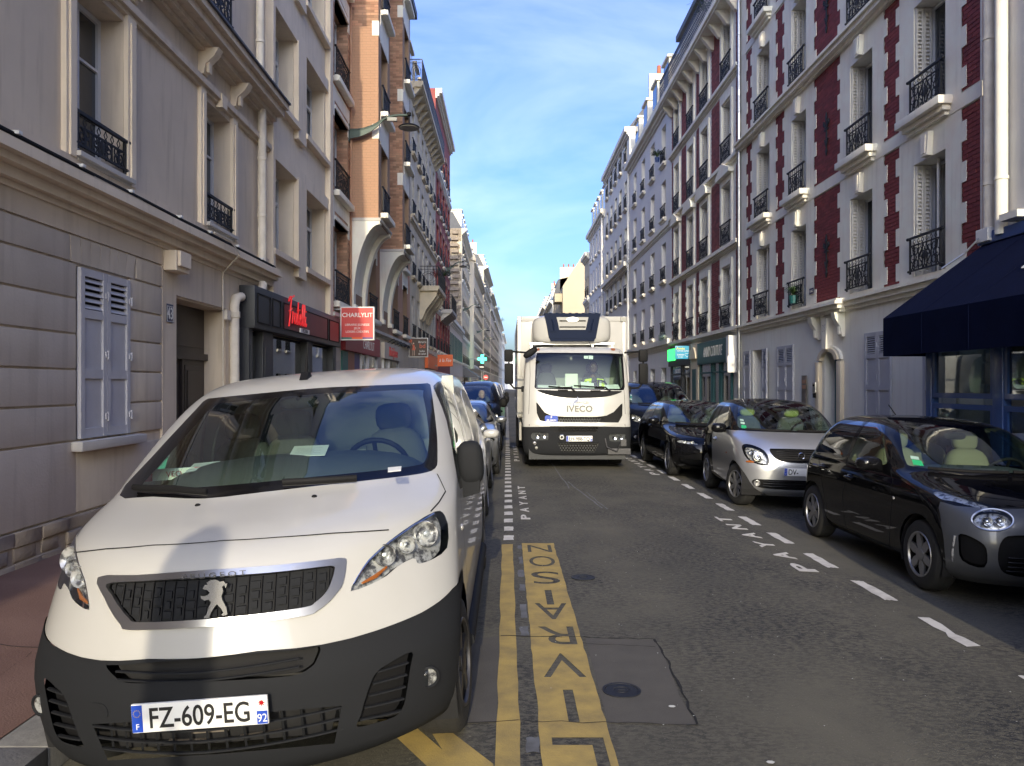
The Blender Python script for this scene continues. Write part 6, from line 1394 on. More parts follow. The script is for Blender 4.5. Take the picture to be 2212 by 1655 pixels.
# brand word and rampant animal badge
q = text_mb('PEUGEOT', .020, .002, 1.5, space=1.5); bp = sh.pt(c.px([(465, 1240)])[0]); q.v = [(v[0] + bp.x, bp.y - .017 + v[1] + .28 * v[0] * v[0], v[2] + bp.z - .010) for v in q.v]; obj('brand_lettering', q, MATS['paint_grey'], c.root)
LION = [(-.045, .040), (-.036, .052), (-.026, .050), (-.030, .058), (-.014, .066), (.006, .066), (.022, .058), (.036, .060), (.046, .050), (.052, .052), (.046, .036), (.040, .048), (.032, .042), (.036, .028), (.030, .012), (.034, .0), (.050, -.024), (.056, -.046), (.040, -.050), (.032, -.046), (.040, -.040), (.030, -.026), (.014, -.012), (.004, -.020), (-.010, -.040), (-.014, -.052), (-.036, -.054), (-.034, -.048), (-.026, -.042), (-.018, -.020), (-.010, -.004), (-.020, .004), (-.036, .002), (-.050, .010), (-.052, .018), (-.040, .016), (-.024, .018), (-.016, .026), (-.026, .034)]
P = sh.pt(c.px([(466, 1296)])[0]); g = MB(); g.prism([(a_ * 1.0, b_ * 1.2) for a_, b_ in LION], -.012, .004, 'y'); obj('badge', g, MATS['badge_metal'], c.root, (P.x, P.y - .010, P.z), (R(-16), 0, 0))
# louvres in the intakes
def louvres(c, name, x0, x1, zs_, off, r, m, n=14, par=None, wob=0.0):
    for z in zs_:
        g = MB(); g.tube([on_front(c, x0 + (x1 - x0) * k / n, z + wob * abs((k / n - .5) * 2) ** 2, off) for k in range(n + 1)], r, 6, flat=.6); obj(name, g, MATS[m], par or c.root, smooth=50)
rg = {q['name']: q['ob'] for q in c.regs}
louvres(c, 'slat', -.36, .36, (.632, .662), .000, .0085, 'bumper_plastic', par=rg['upper_intake'])
louvres(c, 'slat', -.50, .50, (.35, .395, .44, .485), -.002, .009, 'bumper_plastic', par=rg['lower_intake'])
for k in range(15): g = MB(); x = -.5 + k * .0715; g.tube([on_front(c, x, .33, -.025), on_front(c, x, .50, -.025)], .005, 4); obj('fin', g, MATS['bumper_plastic'], rg['lower_intake'])
g = MB(); [g.tube([on_front(c, -.18 + .1 * k, .37 + .035 * (k % 3), -.052), on_front(c, -.02 + .1 * k, .37 + .035 * (k % 3), -.052)], .006, 4) for k in range(4)]; obj('radiator', g, MATS['bronze'], rg['lower_intake'])
for r in [q for q in c.regs if q['name'] == 'fog_intake']:
    sg = 1 if r['uv'][0][0] > 0 else -1
    for k in range(5):
        y_ = 1440 + k * 26; l0 = c.px([(815 - k * 9, y_ + 12), (882 - k * 3, y_ - 8)]); l0 = [(sg * a, b) for a, b in l0]; g = MB(); g.tube([sh.pt(a, -.006) for a in dense(l0, 4, False)], .011, 6, flat=.5); obj('slat', g, MATS['bumper_plastic'], r['ob'], smooth=50)
    q = c.px([(924, 1462)])[0]; q = (sg * q[0], q[1]); P = sh.pt(q, .008); n_ = (Vector(sh.N(np.array(q[0]), np.array(q[1]))) + Vector((0, -1.2, 0))).normalized(); M_ = Matrix.Translation(P) @ n_.to_track_quat('Z', 'Y').to_matrix().to_4x4()
    g = MB(); g.lathe([(.048, -.01), (.048, .004), (.040, .008), (.036, .0)], n=22, caps=False); xf(g, M_); fo = obj('fog_lamp', g, MATS['bumper_plastic'], c.root, smooth=40)
    g = MB(); g.lathe([(.036, -.002), (.028, -.014), (.01, -.02), (.001, -.02)], n=20); xf(g, M_); obj('reflector', g, MATS['lamp_chrome'], fo, smooth=60); g = MB(); g.blob((0, 0, 0), (.036, .036, .012), 2, 16, 8); xf(g, M_); obj('lens', g, MATS['lamp_glass'], fo, smooth=60)
c.plate('FZ-609-EG', 0, sh.pt(sh._fx(0, .505)).y - .012, .512, dept='92', sx=.80)
for x_, y_ in ((427, 1092), (679, 1073)):
    q = c.px([(x_, y_)])[0]; g = MB(); P = sh.pt(q); g.blob((P.x, P.y, P.z), (.014, .012, .010), 2, 10, 6); obj('washer_jet', g, MATS['black_plastic'], c.root, smooth=60)
for P_ in ([(295, 1062), (380, 1066), (450, 1074)], [(612, 1053), (690, 1049), (770, 1044)]):
    uvp = dense(c.px(P_), 4, False); g = MB(); g.tube([sh.pt(q, .030) for q in uvp], [.010] * len(uvp), 6, flat=1.6); wp = obj('wiper', g, MATS['black_plastic'], c.root, smooth=50); g = MB(); g.tube([sh.pt(q, .012) for q in uvp], .006, 4); obj('blade', g, MATS['tyre'], wp)
q = c.px([(690, 826)])[0]; P = sh.pt(q); P = Vector((-.02, 1.98, 1.80)); g = MB(); g.prism([(P.y - .07, P.z), (P.y + .08, P.z), (P.y + .03, P.z + .05), (P.y - .01, P.z + .05)], -.045, .005, 'x'); g.tube([(-.02, P.y + .01, P.z + .04), (-.015, P.y + .10, P.z + .24)], [.011, .006], 8); obj('aerial', g, MATS['black_plastic'], c.root)
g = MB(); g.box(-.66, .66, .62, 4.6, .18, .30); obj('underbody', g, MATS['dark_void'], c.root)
c.cabin(1.1, 2.95, .62, 1.22, .86, 0, [(.44, 2.0), (-.28, 2.05), (-.64, 2.05)], wheel_at=(.43, 1.80, 1.24), rest_z=1.36, dash_z=1.10)
g = MB(); g.blob((0, 1.50, 1.08), (.80, .36, .29), 3, 28, 14); obj('dashboard_top', g, MATS['dash'], c.root, smooth=60)
g = MB(); g.box(-.85, .85, 2.9, 2.93, .4, 1.78); obj('bulkhead', g, MATS['paint_grey'], c.root)
g = MB(); g.blob((0, 1.70, 1.66), (.12, .02, .04), 3, 12, 6); g.tube([(0, 1.66, 1.70), (0, 1.70, 1.67)], .012, 6); obj('rear_view_mirror', g, MATS['black_plastic'], c.root, smooth=60)
q = c.px(dense([(338, 1010), (345, 985), (366, 983), (360, 1008)], 3)); g = MB(); Pm = [sh.pt(a, -.006) for a in c.px([(336, 1012), (344, 990), (362, 986), (355, 1010)])]; g.quad(*Pm); mat('sticker_green', (.10, .42, .30), .5); obj('sticker', g, MATS['sticker_green'], c.root)
g = MB(); Pm = [sh.pt(a, -.006) for a in c.px([(345, 988), (350, 982), (366, 978), (363, 985)])]; g.quad(*Pm); obj('sticker', g, MATS['plate_white'], c.root)
# loose things on the dashboard
mat('paper', (.74, .74, .70), .8); mat('box_red', (.55, .02, .05), .5)
W = lambda p: c.M @ Vector(p)
def dash_point(px_, py_, zl):
    o_, d_ = c.o, (c.Mi.to_3x3() @ ray(px_, py_)); k = (zl - o_.z) / d_.z; return o_ + d_ * k
def paper(label, pts, zl, n=0):
    P = [W(dash_point(x, y, zl + dz)) for x, y, dz in pts]; g = MB(); cen = sum(P, Vector()) / 4; g.add([p - cen for p in P] + [p - cen - Vector((0, 0, .003)) for p in P], [(0, 1, 2, 3), (7, 6, 5, 4), (0, 4, 5, 1), (1, 5, 6, 2), (2, 6, 7, 3), (3, 7, 4, 0)])
    t_ = tag(obj('paper_sheet', g, MATS['paper'], None, cen), label, 'paper', 'papers on the van dashboard'); q = MB()
    for k in range(n):
        a = P[0].lerp(P[3], .2 + .6 * k / n) - cen; b_ = P[1].lerp(P[2], .2 + .6 * k / n) - cen; d = (b_ - a); up = Vector((0, 0, .002)); s_ = (P[3] - P[0]).normalized() * .004; q.quad(a + d * .12 + up, a + d * (.85 - .2 * (k % 2)) + up, a + d * (.85 - .2 * (k % 2)) + up + s_, a + d * .12 + up + s_)
    if n: obj('printed_lines', q, MATS['black_plastic'], t_)
paper('printed white form lying in the middle of the van dashboard', [(624, 985, .0), (702, 983, .0), (711, 961, .03), (636, 964, .03)], 1.365, 5)
paper('white sheet beside the red box on the van dashboard', [(398, 1021, .0), (462, 1008, .0), (476, 996, .02), (420, 1001, .02)], 1.33, 4)
paper('small white ticket by the steering wheel on the van dashboard', [(838, 1019, .0), (866, 1016, .0), (867, 1007, .01), (838, 1010, .01)], 1.315, 0)
ctr = dash_point(372, 1036, 1.285); t_ = thing('cardboard_box', 'red and white product box on the van dashboard', 'box', W(ctr), (0, R(-4), R(-55)))
g = MB(); g.bbox(-.045, .045, -.15, .15, 0, .062, .002); obj('carton', g, MATS['paper'], t_); g = MB(); g.box(-.0455, .0455, -.1505, -.11, -.0005, .0625); g.box(-.0455, .0455, .11, .1505, -.0005, .0625); obj('end_band', g, MATS['box_red'], t_)
q = text_mb('VEO', .03, .0008); q.v = [(.0456, v[0] * 1.0 + .0, v[2] + .018) for v in q.v]; obj('lettering', q, MATS['box_red'], t_)
# ================================================================ other vehicles
def basics(c, m, ws_half, ws_z, side_wins, glassm='windscreen_glass', sideglass='side_glass', wheels=(), r=.3, wd=.19, arch=.36, spokes=5, style='alloy', rim='alloy', trim='gloss_black'):
    """windscreen, side windows, wheel openings; to be called before build"""
    sh = c.sh
    full = sm([(x, z) for x, z in ws_half] + [(-x, z) for x, z in reversed(ws_half)], 3)
    c.reg('windscreen_border', sh.front(full), 'gloss_black', pri=1); c.reg('windscreen', sh.front(inset(full, .93, .004)), glassm, pri=2)
    for P, q in side_wins:
        for sg in (1, -1):
            c.reg('side_window_trim', sh.side(sm(inset(P, 1.10), 3), sg), trim, pri=1); c.reg('side_window', sh.side(sm(P, 3), sg), q or sideglass, pri=2)
    zmin = c.sh.zz[0] + .004
    for y in wheels:
        for sg in (1, -1): c.reg('arch', [q for q in sh.side([(y + arch * math.cos(a), max(zmin, r + arch * math.sin(a))) for a in [math.pi * 2 * k / 30 for k in range(30)]], sg)], 'dark_void', pri=9, kind='void')
    c._w = (wheels, r, wd, arch, spokes, style, rim)
def finish(c, steer=0.0, width=None, under=(.3, 3.0, .2, .3, .7)):
    wheels, r, wd, arch, spokes, style, rim = c._w; w = width
    for i, y in enumerate(wheels):
        for sg in (1, -1): c.wheel(sg * (w - .015), y, r, wd, style, spokes, steer if i == 0 else 0, arch, rim)
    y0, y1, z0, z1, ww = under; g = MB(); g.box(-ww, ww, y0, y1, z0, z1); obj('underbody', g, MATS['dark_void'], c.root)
def car_label_parts(c, lines, w=.003):
    for P in lines:
        for sg in (1, -1): c.seam(dense(c.sh.side(P, sg), 6, False), w=w)
def handle(c, y, z, m, sgs=(1, -1)):
    for sg in sgs: P = c.sh.pt(c.sh.side([(y, z)], sg)[0]); g = MB(); g.blob((P.x + sg * .022, P.y, P.z), (.016, .095, .016), 3, 12, 6); g.blob((P.x + sg * .002, P.y, P.z), (.012, .07, .034), 2.4, 12, 6); obj('door_handle', g, MATS[m], c.root, smooth=60)
def wipers(c, pts):
    for P in pts:
        q = dense(c.sh.front(P), 4, False); g = MB(); g.tube([c.sh.pt(a, .025) for a in q], .009, 6, flat=1.6); obj('wiper', g, MATS['black_plastic'], c.root)
def stickers(c, items):
    for P, m in items: g = MB(); g.quad(*[c.sh.pt(a, -.006) for a in c.sh.front(P)]); obj('sticker', g, MATS[m], c.root)
def lamp_bowls(c, uvs, rr, tilt=-1.4):
    for q in uvs:
        P = c.sh.pt(q, -.012); n_ = (Vector(c.sh.N(np.array(q[0]), np.array(q[1]))) + Vector((0, tilt, 0))).normalized(); M_ = Matrix.Translation(P) @ n_.to_track_quat('Z', 'Y').to_matrix().to_4x4()
        g = MB(); g.lathe([(rr, 0), (rr * .9, .012), (rr * .7, -.006), (rr * .4, -.016), (.001, -.016)], n=22, caps=False); g.blob((0, 0, -.002), (rr * .45, rr * .45, rr * .3), 2, 14, 8); xf(g, M_); obj('lamp_bowl', g, MATS['chrome'], c.root, smooth=45)
def C1ROWS(): return [(.17, .18, 3.38, .68, .42, .3, 2.5, 3), (.24, .08, 3.42, .76, .44, .3, 2.5, 3), (.36, .01, 3.45, .795, .46, .3, 2.5, 3), (.50, .0, 3.46, .808, .47, .3, 2.5, 3), (.62, .02, 3.46, .812, .49, .3, 2.5, 3), (.72, .06, 3.45, .812, .52, .3, 2.5, 3), (.80, .13, 3.44, .808, .57, .3, 2.5, 3), (.86, .26, 3.42, .80, .62, .3, 2.5, 3), (.905, .46, 3.40, .792, .66, .3, 2.5, 3), (.945, .70, 3.38, .78, .62, .3, 2.6, 3), (.985, .88, 3.35, .765, .56, .3, 2.7, 3),
    (1.08, 1.03, 3.30, .735, .50, .3, 2.8, 3), (1.20, 1.24, 3.22, .695, .45, .3, 2.8, 3), (1.30, 1.45, 3.13, .65, .41, .32, 2.8, 3), (1.37, 1.64, 3.04, .595, .38, .34, 2.7, 2.8), (1.415, 1.86, 2.94, .50, .36, .36, 2.5, 2.5), (1.44, 2.08, 2.78, .34, .32, .36, 2.3, 2.3), (1.452, 2.3, 2.5, .02, .1, .1, 2, 2)]
mat('bumper_grey', (.105, .11, .12), .35, metal=.35, coat=.5)
# ---- small black hatchback nearest on the right
cx_ = 4.34; c = Car('parked_car', 'small black hatchback with dark grey front bumper beside the cafe terrace', 'car', C1ROWS(), (cx_, 5.98, gz(cx_ - .4)), 0, R(1.6), 'cars parked along the right kerb', step=.05); sh = c.sh
basics(c, 'paint_black', [(0, .985), (.45, .985), (.70, 1.0), (.735, 1.03), (.70, 1.14), (.62, 1.28), (.55, 1.36), (.40, 1.385), (0, 1.395)], 0,
       [([(1.42, 1.02), (1.50, 1.10), (1.72, 1.30), (1.86, 1.365), (2.05, 1.38), (2.16, 1.375), (2.18, 1.2), (2.19, .985), (1.8, .985), (1.5, .99)], None), ([(2.30, .99), (2.28, 1.2), (2.27, 1.37), (2.55, 1.345), (2.78, 1.27), (2.93, 1.15), (2.98, 1.06), (2.8, 1.02)], 'dark_glass')], wheels=(.72, 3.06), r=.30, wd=.19, arch=.345, spokes=6, style='petal')
c.reg('headlight', sh.front([(.535 + .128 * math.cos(a) , .70 + .074 * math.sin(a) - .02 * math.cos(a)) for a in [2 * math.pi * k / 32 for k in range(32)]]), 'lamp_chrome', pri=5, kind='lamp', depth=.05, mirror=True)
# upper light strip from grille to bonnet corner
c.reg('headlight_strip', c.px(sm([(2013, 1061), (2030, 1057), (2075, 1070), (2130, 1088), (2163, 1103), (2155, 1111), (2110, 1097), (2060, 1083), (2040, 1080), (2026, 1074)], 3)), 'lamp_chrome', pri=5, kind='lamp', depth=.025, mirror=True)
fr = [(x, z) for x, z in ((0, .80), (.25, .795), (.45, .785), (.60, .78), (.72, .775), (.775, .79))]
gu = sh.front(fr); gside = sh.side([(.44, .74), (.38, .6), (.345, .45), (.36, .30)], 1); gu = [q for q in gu] + gside + [(gside[-1][0], 0.0)]
c.reg('front_bumper', dense([(-a, b) for a, b in reversed(gu[1:])] + gu, 3), 'bumper_grey', pri=2, off=.004)
c.reg('grille', sh.front(sm([(.0, .66), (.18, .665), (.27, .675), (.29, .70), (.27, .725), (0, .735), (-.27, .725), (-.29, .70), (-.27, .675), (-.18, .665)], 3)), 'gloss_black', pri=5, kind='recess', depth=.02)
c.reg('lower_grille', sh.front(sm([(.0, .27), (.38, .28), (.50, .33), (.53, .45), (.50, .56), (.40, .60), (0, .61), (-.40, .60), (-.50, .56), (-.53, .45), (-.50, .33), (-.38, .28)], 3)), 'black_plastic', pri=5, kind='recess', depth=.03)
c.reg('fog_recess', sh.front(sm([(.60, .33), (.72, .36), (.745, .5), (.735, .57), (.66, .545), (.60, .48)], 3)), 'black_plastic', pri=5, kind='recess', depth=.03, mirror=True)
c.build('paint_black')
lamp_bowls(c, [sh._fx(.49, .70), sh._fx(-.49, .70), sh._fx(.575, .69), sh._fx(-.575, .69)], .042)
for sg in (1, -1):
    c.tubeon(sh.front([(sg * x, z) for x, z in [(.535 + .131 * math.cos(a), .70 + .077 * math.sin(a) - .02 * math.cos(a)) for a in [2 * math.pi * k / 32 for k in range(32)]]]), .008, 'lamp_ring', 'satin_chrome', .002, closed=True); c.tubeon(sh.front([(sg * .755, .34), (sg * .765, .42), (sg * .76, .55)]), .010, 'running_light', 'lamp_chrome', .006)
for z in (.685, .715): c.tubeon(sh.front([(x, z) for x in np.linspace(-.26, .26, 13)]), .006, 'chrome_bar', 'chrome', .004)
for z in np.linspace(.31, .42, 4): c.tubeon(sh.front([(x, z) for x in np.linspace(-.46, .46, 15)]), .008, 'slat', 'gloss_black', -.006)
c.plate('', 0, sh.pt(sh._fx(0, .52)).y - .02, .52) if False else None
g = MB(); g.bbox(-.27, .27, -.005, .01, -.06, .06, .004); obj('plate_carrier', g, MATS['steel_dark'], c.root, (0, sh.pt(sh._fx(0, .52)).y - .012, .52))
car_label_parts(c, [[(1.30, .97), (1.24, .8), (1.22, .5), (1.30, .24)], [(2.235, 1.38), (2.24, 1.0), (2.24, .6), (2.22, .24)], [(1.30, .24), (2.6, .25)], [(2.95, .99), (2.86, .8), (2.72, .55), (2.62, .27)]])
c.seam(dense(sh.front([(-.74, .84), (-.55, .86), (-.3, .845), (0, .84), (.3, .845), (.55, .86), (.74, .84)]), 5, False))
handle(c, 2.08, .80, 'paint_black'); handle(c, 2.78, .84, 'paint_black')
for sg in (1, -1): P = sh.pt(sh.side([(1.50, .98)], sg)[0]); c.mirror_unit(P.x, 1.50, 1.00, (.12, .085, .065), 'paint_black', sg)
for sg in (1, -1): P = sh.pt(sh.side([(1.16, .72)], sg)[0]); g = MB(); g.blob((P.x, P.y, P.z), (.01, .022, .014), 2, 10, 6); obj('side_repeater', g, MATS['lamp_chrome'], c.root, smooth=60)
for sg in (1, -1): c.tubeon(sh.side([(3.30, .98), (3.34, .86), (3.36, .74)], sg), .03, 'tail_lamp', 'red_lens', .0, n=8)
wipers(c, [[(-.58, .995), (-.25, .985), (.05, .985)], [(.1, .99), (.4, .985), (.62, .995)]]); stickers(c, [([(-.64, 1.06), (-.57, 1.05), (-.57, 1.10), (-.63, 1.11)], 'lit_sticker')]) if False else None
mat('sticker_bright', (.05, .55, .22), .5)
stickers(c, [([(-.650, 1.035), (-.585, 1.03), (-.580, 1.075), (-.638, 1.08)], 'sticker_bright'), ([(-.640, 1.085), (-.588, 1.08), (-.58, 1.105), (-.628, 1.11)], 'plate_white')])
mat('seat_tan', (.17, .155, .10), .85)
c.cabin(1.15, 3.0, .45, .95, .68, 0, [(-.36, 1.55), (.36, 1.55), (-.35, 2.3), (.35, 2.3)], wheel_at=(.36, 1.42, .93), rest_z=1.06, dash_z=1.0, seat='seat_tan')
g = MB(); g.tube([(0, 2.75, 1.42), (0, 2.95, 1.55)], .006, 6); g.blob((0, 1.62, 1.28), (.11, .02, .035), 3, 12, 6); obj('rear_view_mirror', g, MATS['black_plastic'], c.root)
finish(c, 0, .812, (.5, 3.1, .17, .3, .56))
# ---- two seat silver and black microcar
SR = [(.19, .12, 2.60, .70, .36, .25, 2.6, 3), (.27, .04, 2.64, .79, .38, .25, 2.6, 3), (.42, .00, 2.67, .822, .40, .25, 2.6, 3), (.56, .00, 2.69, .832, .42, .25, 2.6, 3), (.70, .025, 2.69, .835, .44, .25, 2.55, 3), (.81, .07, 2.69, .832, .47, .25, 2.5, 3), (.90, .15, 2.68, .825, .51, .25, 2.5, 3), (.97, .27, 2.67, .815, .54, .25, 2.5, 3), (1.02, .42, 2.66, .805, .52, .25, 2.5, 3), (1.06, .53, 2.65, .797, .48, .25, 2.6, 3),
      (1.14, .65, 2.62, .775, .43, .25, 2.7, 3), (1.25, .83, 2.57, .742, .39, .25, 2.8, 3), (1.36, 1.04, 2.50, .70, .36, .27, 2.8, 3), (1.44, 1.23, 2.42, .655, .34, .28, 2.7, 3), (1.495, 1.42, 2.32, .58, .33, .3, 2.5, 2.6), (1.53, 1.62, 2.18, .42, .3, .3, 2.3, 2.3), (1.548, 1.82, 1.98, .02, .1, .1, 2, 2)]
cx_ = 4.12; c = Car('parked_car', 'silver and black two seat microcar with an oval eyed front', 'car', SR, (cx_, 10.88, gz(cx_ - .4)), R(-2), R(1.6), 'cars parked along the right kerb', step=.05); sh = c.sh
basics(c, 'paint_black', [(0, 1.075), (.5, 1.075), (.70, 1.085), (.755, 1.12), (.71, 1.26), (.65, 1.38), (.60, 1.44), (.42, 1.465), (0, 1.475)], 0,
       [([(1.12, 1.10), (1.22, 1.20), (1.38, 1.36), (1.52, 1.42), (1.70, 1.43), (1.78, 1.40), (1.86, 1.2), (1.88, 1.07), (1.5, 1.05), (1.2, 1.06)], None), ([(1.96, 1.12), (1.95, 1.30), (1.98, 1.38), (2.10, 1.30), (2.16, 1.16)], 'dark_glass')], wheels=(.47, 2.34), r=.305, wd=.2, arch=.345, spokes=8)
top = sh.front([(.0, 1.066), (.4, 1.066), (.68, 1.068)]) + sh.side([(1.08, 1.06), (1.30, 1.035), (1.6, 1.03), (1.90, 1.035), (1.93, .9), (1.86, .65), (1.80, .34), (1.2, .29), (.8, .29)], 1) + [(sh.side([(.8, .29)], 1)[0][0] * .9, 0.0)]
c.reg('silver_panels', dense([(-a, b) for a, b in reversed(top[1:])] + top, 3), 'paint_silver', pri=.5, off=.003)
lm = sm([(1606, 968), (1609, 963), (1616, 962), (1629, 965), (1647, 974), (1656, 988), (1656, 1000), (1650, 1002), (1638, 1000), (1620, 993), (1610, 981)], 3)
c.reg('headlight', c.px(lm), 'lamp_chrome', pri=5, kind='lamp', depth=.05, mirror=True)
c.reg('headlight_border', inset(c.px(lm), 1.16), 'gloss_black', pri=4, off=.004, mirror=True)
c.reg('grille', sh.front(sm([(.0, .665), (.25, .68), (.36, .72), (.42, .80), (.42, .845), (.36, .855), (0, .86), (-.36, .855), (-.42, .845), (-.42, .80), (-.36, .72), (-.25, .68)], 3)), 'black_plastic', pri=5, kind='recess', depth=.022)
c.reg('lower_intake', sh.front(sm([(.0, .29), (.45, .295), (.60, .315), (.665, .37), (.63, .42), (.5, .425), (0, .43), (-.5, .425), (-.63, .42), (-.665, .37), (-.60, .315), (-.45, .295)], 3)), 'black_plastic', pri=5, kind='recess', depth=.028)
c.reg('tow_cover', sh.front(sm([(-.43, .50), (-.36, .495), (-.34, .53), (-.36, .56), (-.42, .565), (-.44, .54)], 3)), 'paint_silver', pri=5, off=.007, kind='proud')
c.build('paint_black')
for sg in (1, -1):
    q = [(sg * abs(a), b) for a, b in c.px([(1637, 986), (1622, 976)])]; lamp_bowls(c, q[:1], .075); lamp_bowls(c, q[1:], .04)
    fp = sh._fx(sg * .60, .365); P = sh.pt(fp, .004); n_ = (Vector(sh.N(np.array(fp[0]), np.array(fp[1]))) + Vector((0, -1.2, 0))).normalized(); M_ = Matrix.Translation(P) @ n_.to_track_quat('Z', 'Y').to_matrix().to_4x4(); g = MB(); g.lathe([(.045, -.02), (.045, .003), (.036, .005), (.03, -.006), (.001, -.01)], n=20, caps=False); xf(g, M_); obj('fog_lamp', g, MATS['lamp_chrome'], c.root, smooth=50)
    q = sh.front([(sg * x, z) for x, z in ((.64, .655), (.69, .66), (.735, .655))]); c.tubeon(q, [.012, .02, .012], 'indicator', 'orange_lens', .002)
    P = sh.pt(sh.side([(1.18, 1.03)], sg)[0]); c.mirror_unit(P.x - sg * .01, 1.14, 1.08, (.115, .08, .075), 'paint_black', sg)
    P = sh.pt(sh.side([(.92, .72)], sg)[0]); g = MB(); g.blob((P.x, P.y, P.z), (.01, .022, .016), 2, 10, 6); obj('side_repeater', g, MATS['orange_lens'], c.root, smooth=60)
    c.tubeon(sh.side([(2.40, 1.0), (2.44, .98), (2.47, .92)], sg), .035, 'fuel_cap', 'black_plastic', .0, n=8)
for z in np.linspace(.70, .83, 5): c.tubeon(sh.front([(x, z) for x in np.linspace(-.33, .33, 11)]), .004, 'mesh_bar', 'gloss_black', -.012)
for z in np.linspace(.325, .40, 3): c.tubeon(sh.front([(x, z) for x in np.linspace(-.52, .52, 11)]), .005, 'mesh_bar', 'gloss_black', -.014)
g = MB(); g.lathe([(.045, 0), (.052, -.008), (.045, -.014), (.034, -.008)], axis='y', n=24, caps=False); obj('round_badge', g, MATS['chrome'], c.root, (0, sh.pt(sh._fx(0, .765)).y + .015, .765), smooth=50)
c.plate('DV-', 0, sh.pt(sh._fx(0, .545)).y - .014, .545, align='LEFT')
car_label_parts(c, [[(1.08, 1.06), (1.0, .9), (.94, .6), (.98, .32)], [(1.93, 1.03), (1.94, .85), (1.85, .6), (1.80, .34)], [(.98, .31), (1.80, .33)]]); c.seam(dense(sh.front([(-.62, .90), (-.45, .885), (0, .88), (.45, .885), (.62, .90)]), 5, False))
handle(c, 1.66, .88, 'chrome'); wipers(c, [[(-.62, 1.08), (-.3, 1.075), (.0, 1.075)], [(.1, 1.08), (.4, 1.075), (.62, 1.08)]])
stickers(c, [([(-.665, 1.11), (-.60, 1.105), (-.595, 1.15), (-.655, 1.155)], 'sticker_bright'), ([(-.655, 1.17), (-.605, 1.165), (-.60, 1.195), (-.65, 1.2)], 'plate_white'), ([(-.65, 1.215), (-.605, 1.21), (-.60, 1.235), (-.645, 1.24)], 'plate_white')])
mat('headrest_lime', (.22, .25, .09), .8)
c.cabin(.85, 2.1, .5, 1.06, .70, 0, [(-.35, 1.15), (.35, 1.15)], wheel_at=(.34, 1.02, 1.05), rest_z=1.2, dash_z=1.06)
for x in (-.35, .35): g = MB(); g.blob((x, 1.615, 1.33), (.12, .04, .07), 3, 12, 8); obj('headrest_pad', g, MATS['headrest_lime'], c.root, smooth=60)
g = MB(); g.blob((0, 1.12, 1.38), (.11, .02, .035), 3, 12, 6); obj('rear_view_mirror', g, MATS['black_plastic'], c.root, smooth=60)
finish(c, R(14), .832, (.4, 2.4, .19, .3, .58))
# ---- black saloon-nosed hatchback
MR = [(.18, .16, 4.30, .74, .50, .3, 2.5, 3), (.25, .05, 4.36, .84, .52, .3, 2.5, 3), (.38, .00, 4.40, .885, .55, .3, 2.5, 3), (.52, .00, 4.42, .90, .57, .3, 2.5, 3), (.64, .03, 4.42, .90, .60, .3, 2.5, 3), (.72, .09, 4.42, .898, .64, .3, 2.5, 3), (.78, .20, 4.41, .893, .70, .3, 2.5, 3), (.83, .42, 4.40, .885, .78, .3, 2.5, 3), (.875, .72, 4.38, .875, .80, .3, 2.5, 3), (.915, 1.02, 4.36, .865, .74, .3, 2.5, 3), (.95, 1.25, 4.34, .855, .62, .3, 2.6, 3),
      (1.04, 1.44, 4.28, .815, .52, .3, 2.8, 3), (1.16, 1.70, 4.18, .765, .46, .32, 2.8, 3), (1.27, 1.97, 4.04, .71, .43, .34, 2.8, 3), (1.35, 2.22, 3.88, .64, .40, .38, 2.7, 2.8), (1.40, 2.5, 3.66, .52, .38, .4, 2.5, 2.5), (1.425, 2.75, 3.4, .34, .34, .4, 2.3, 2.3), (1.438, 3.0, 3.1, .02, .05, .05, 2, 2)]
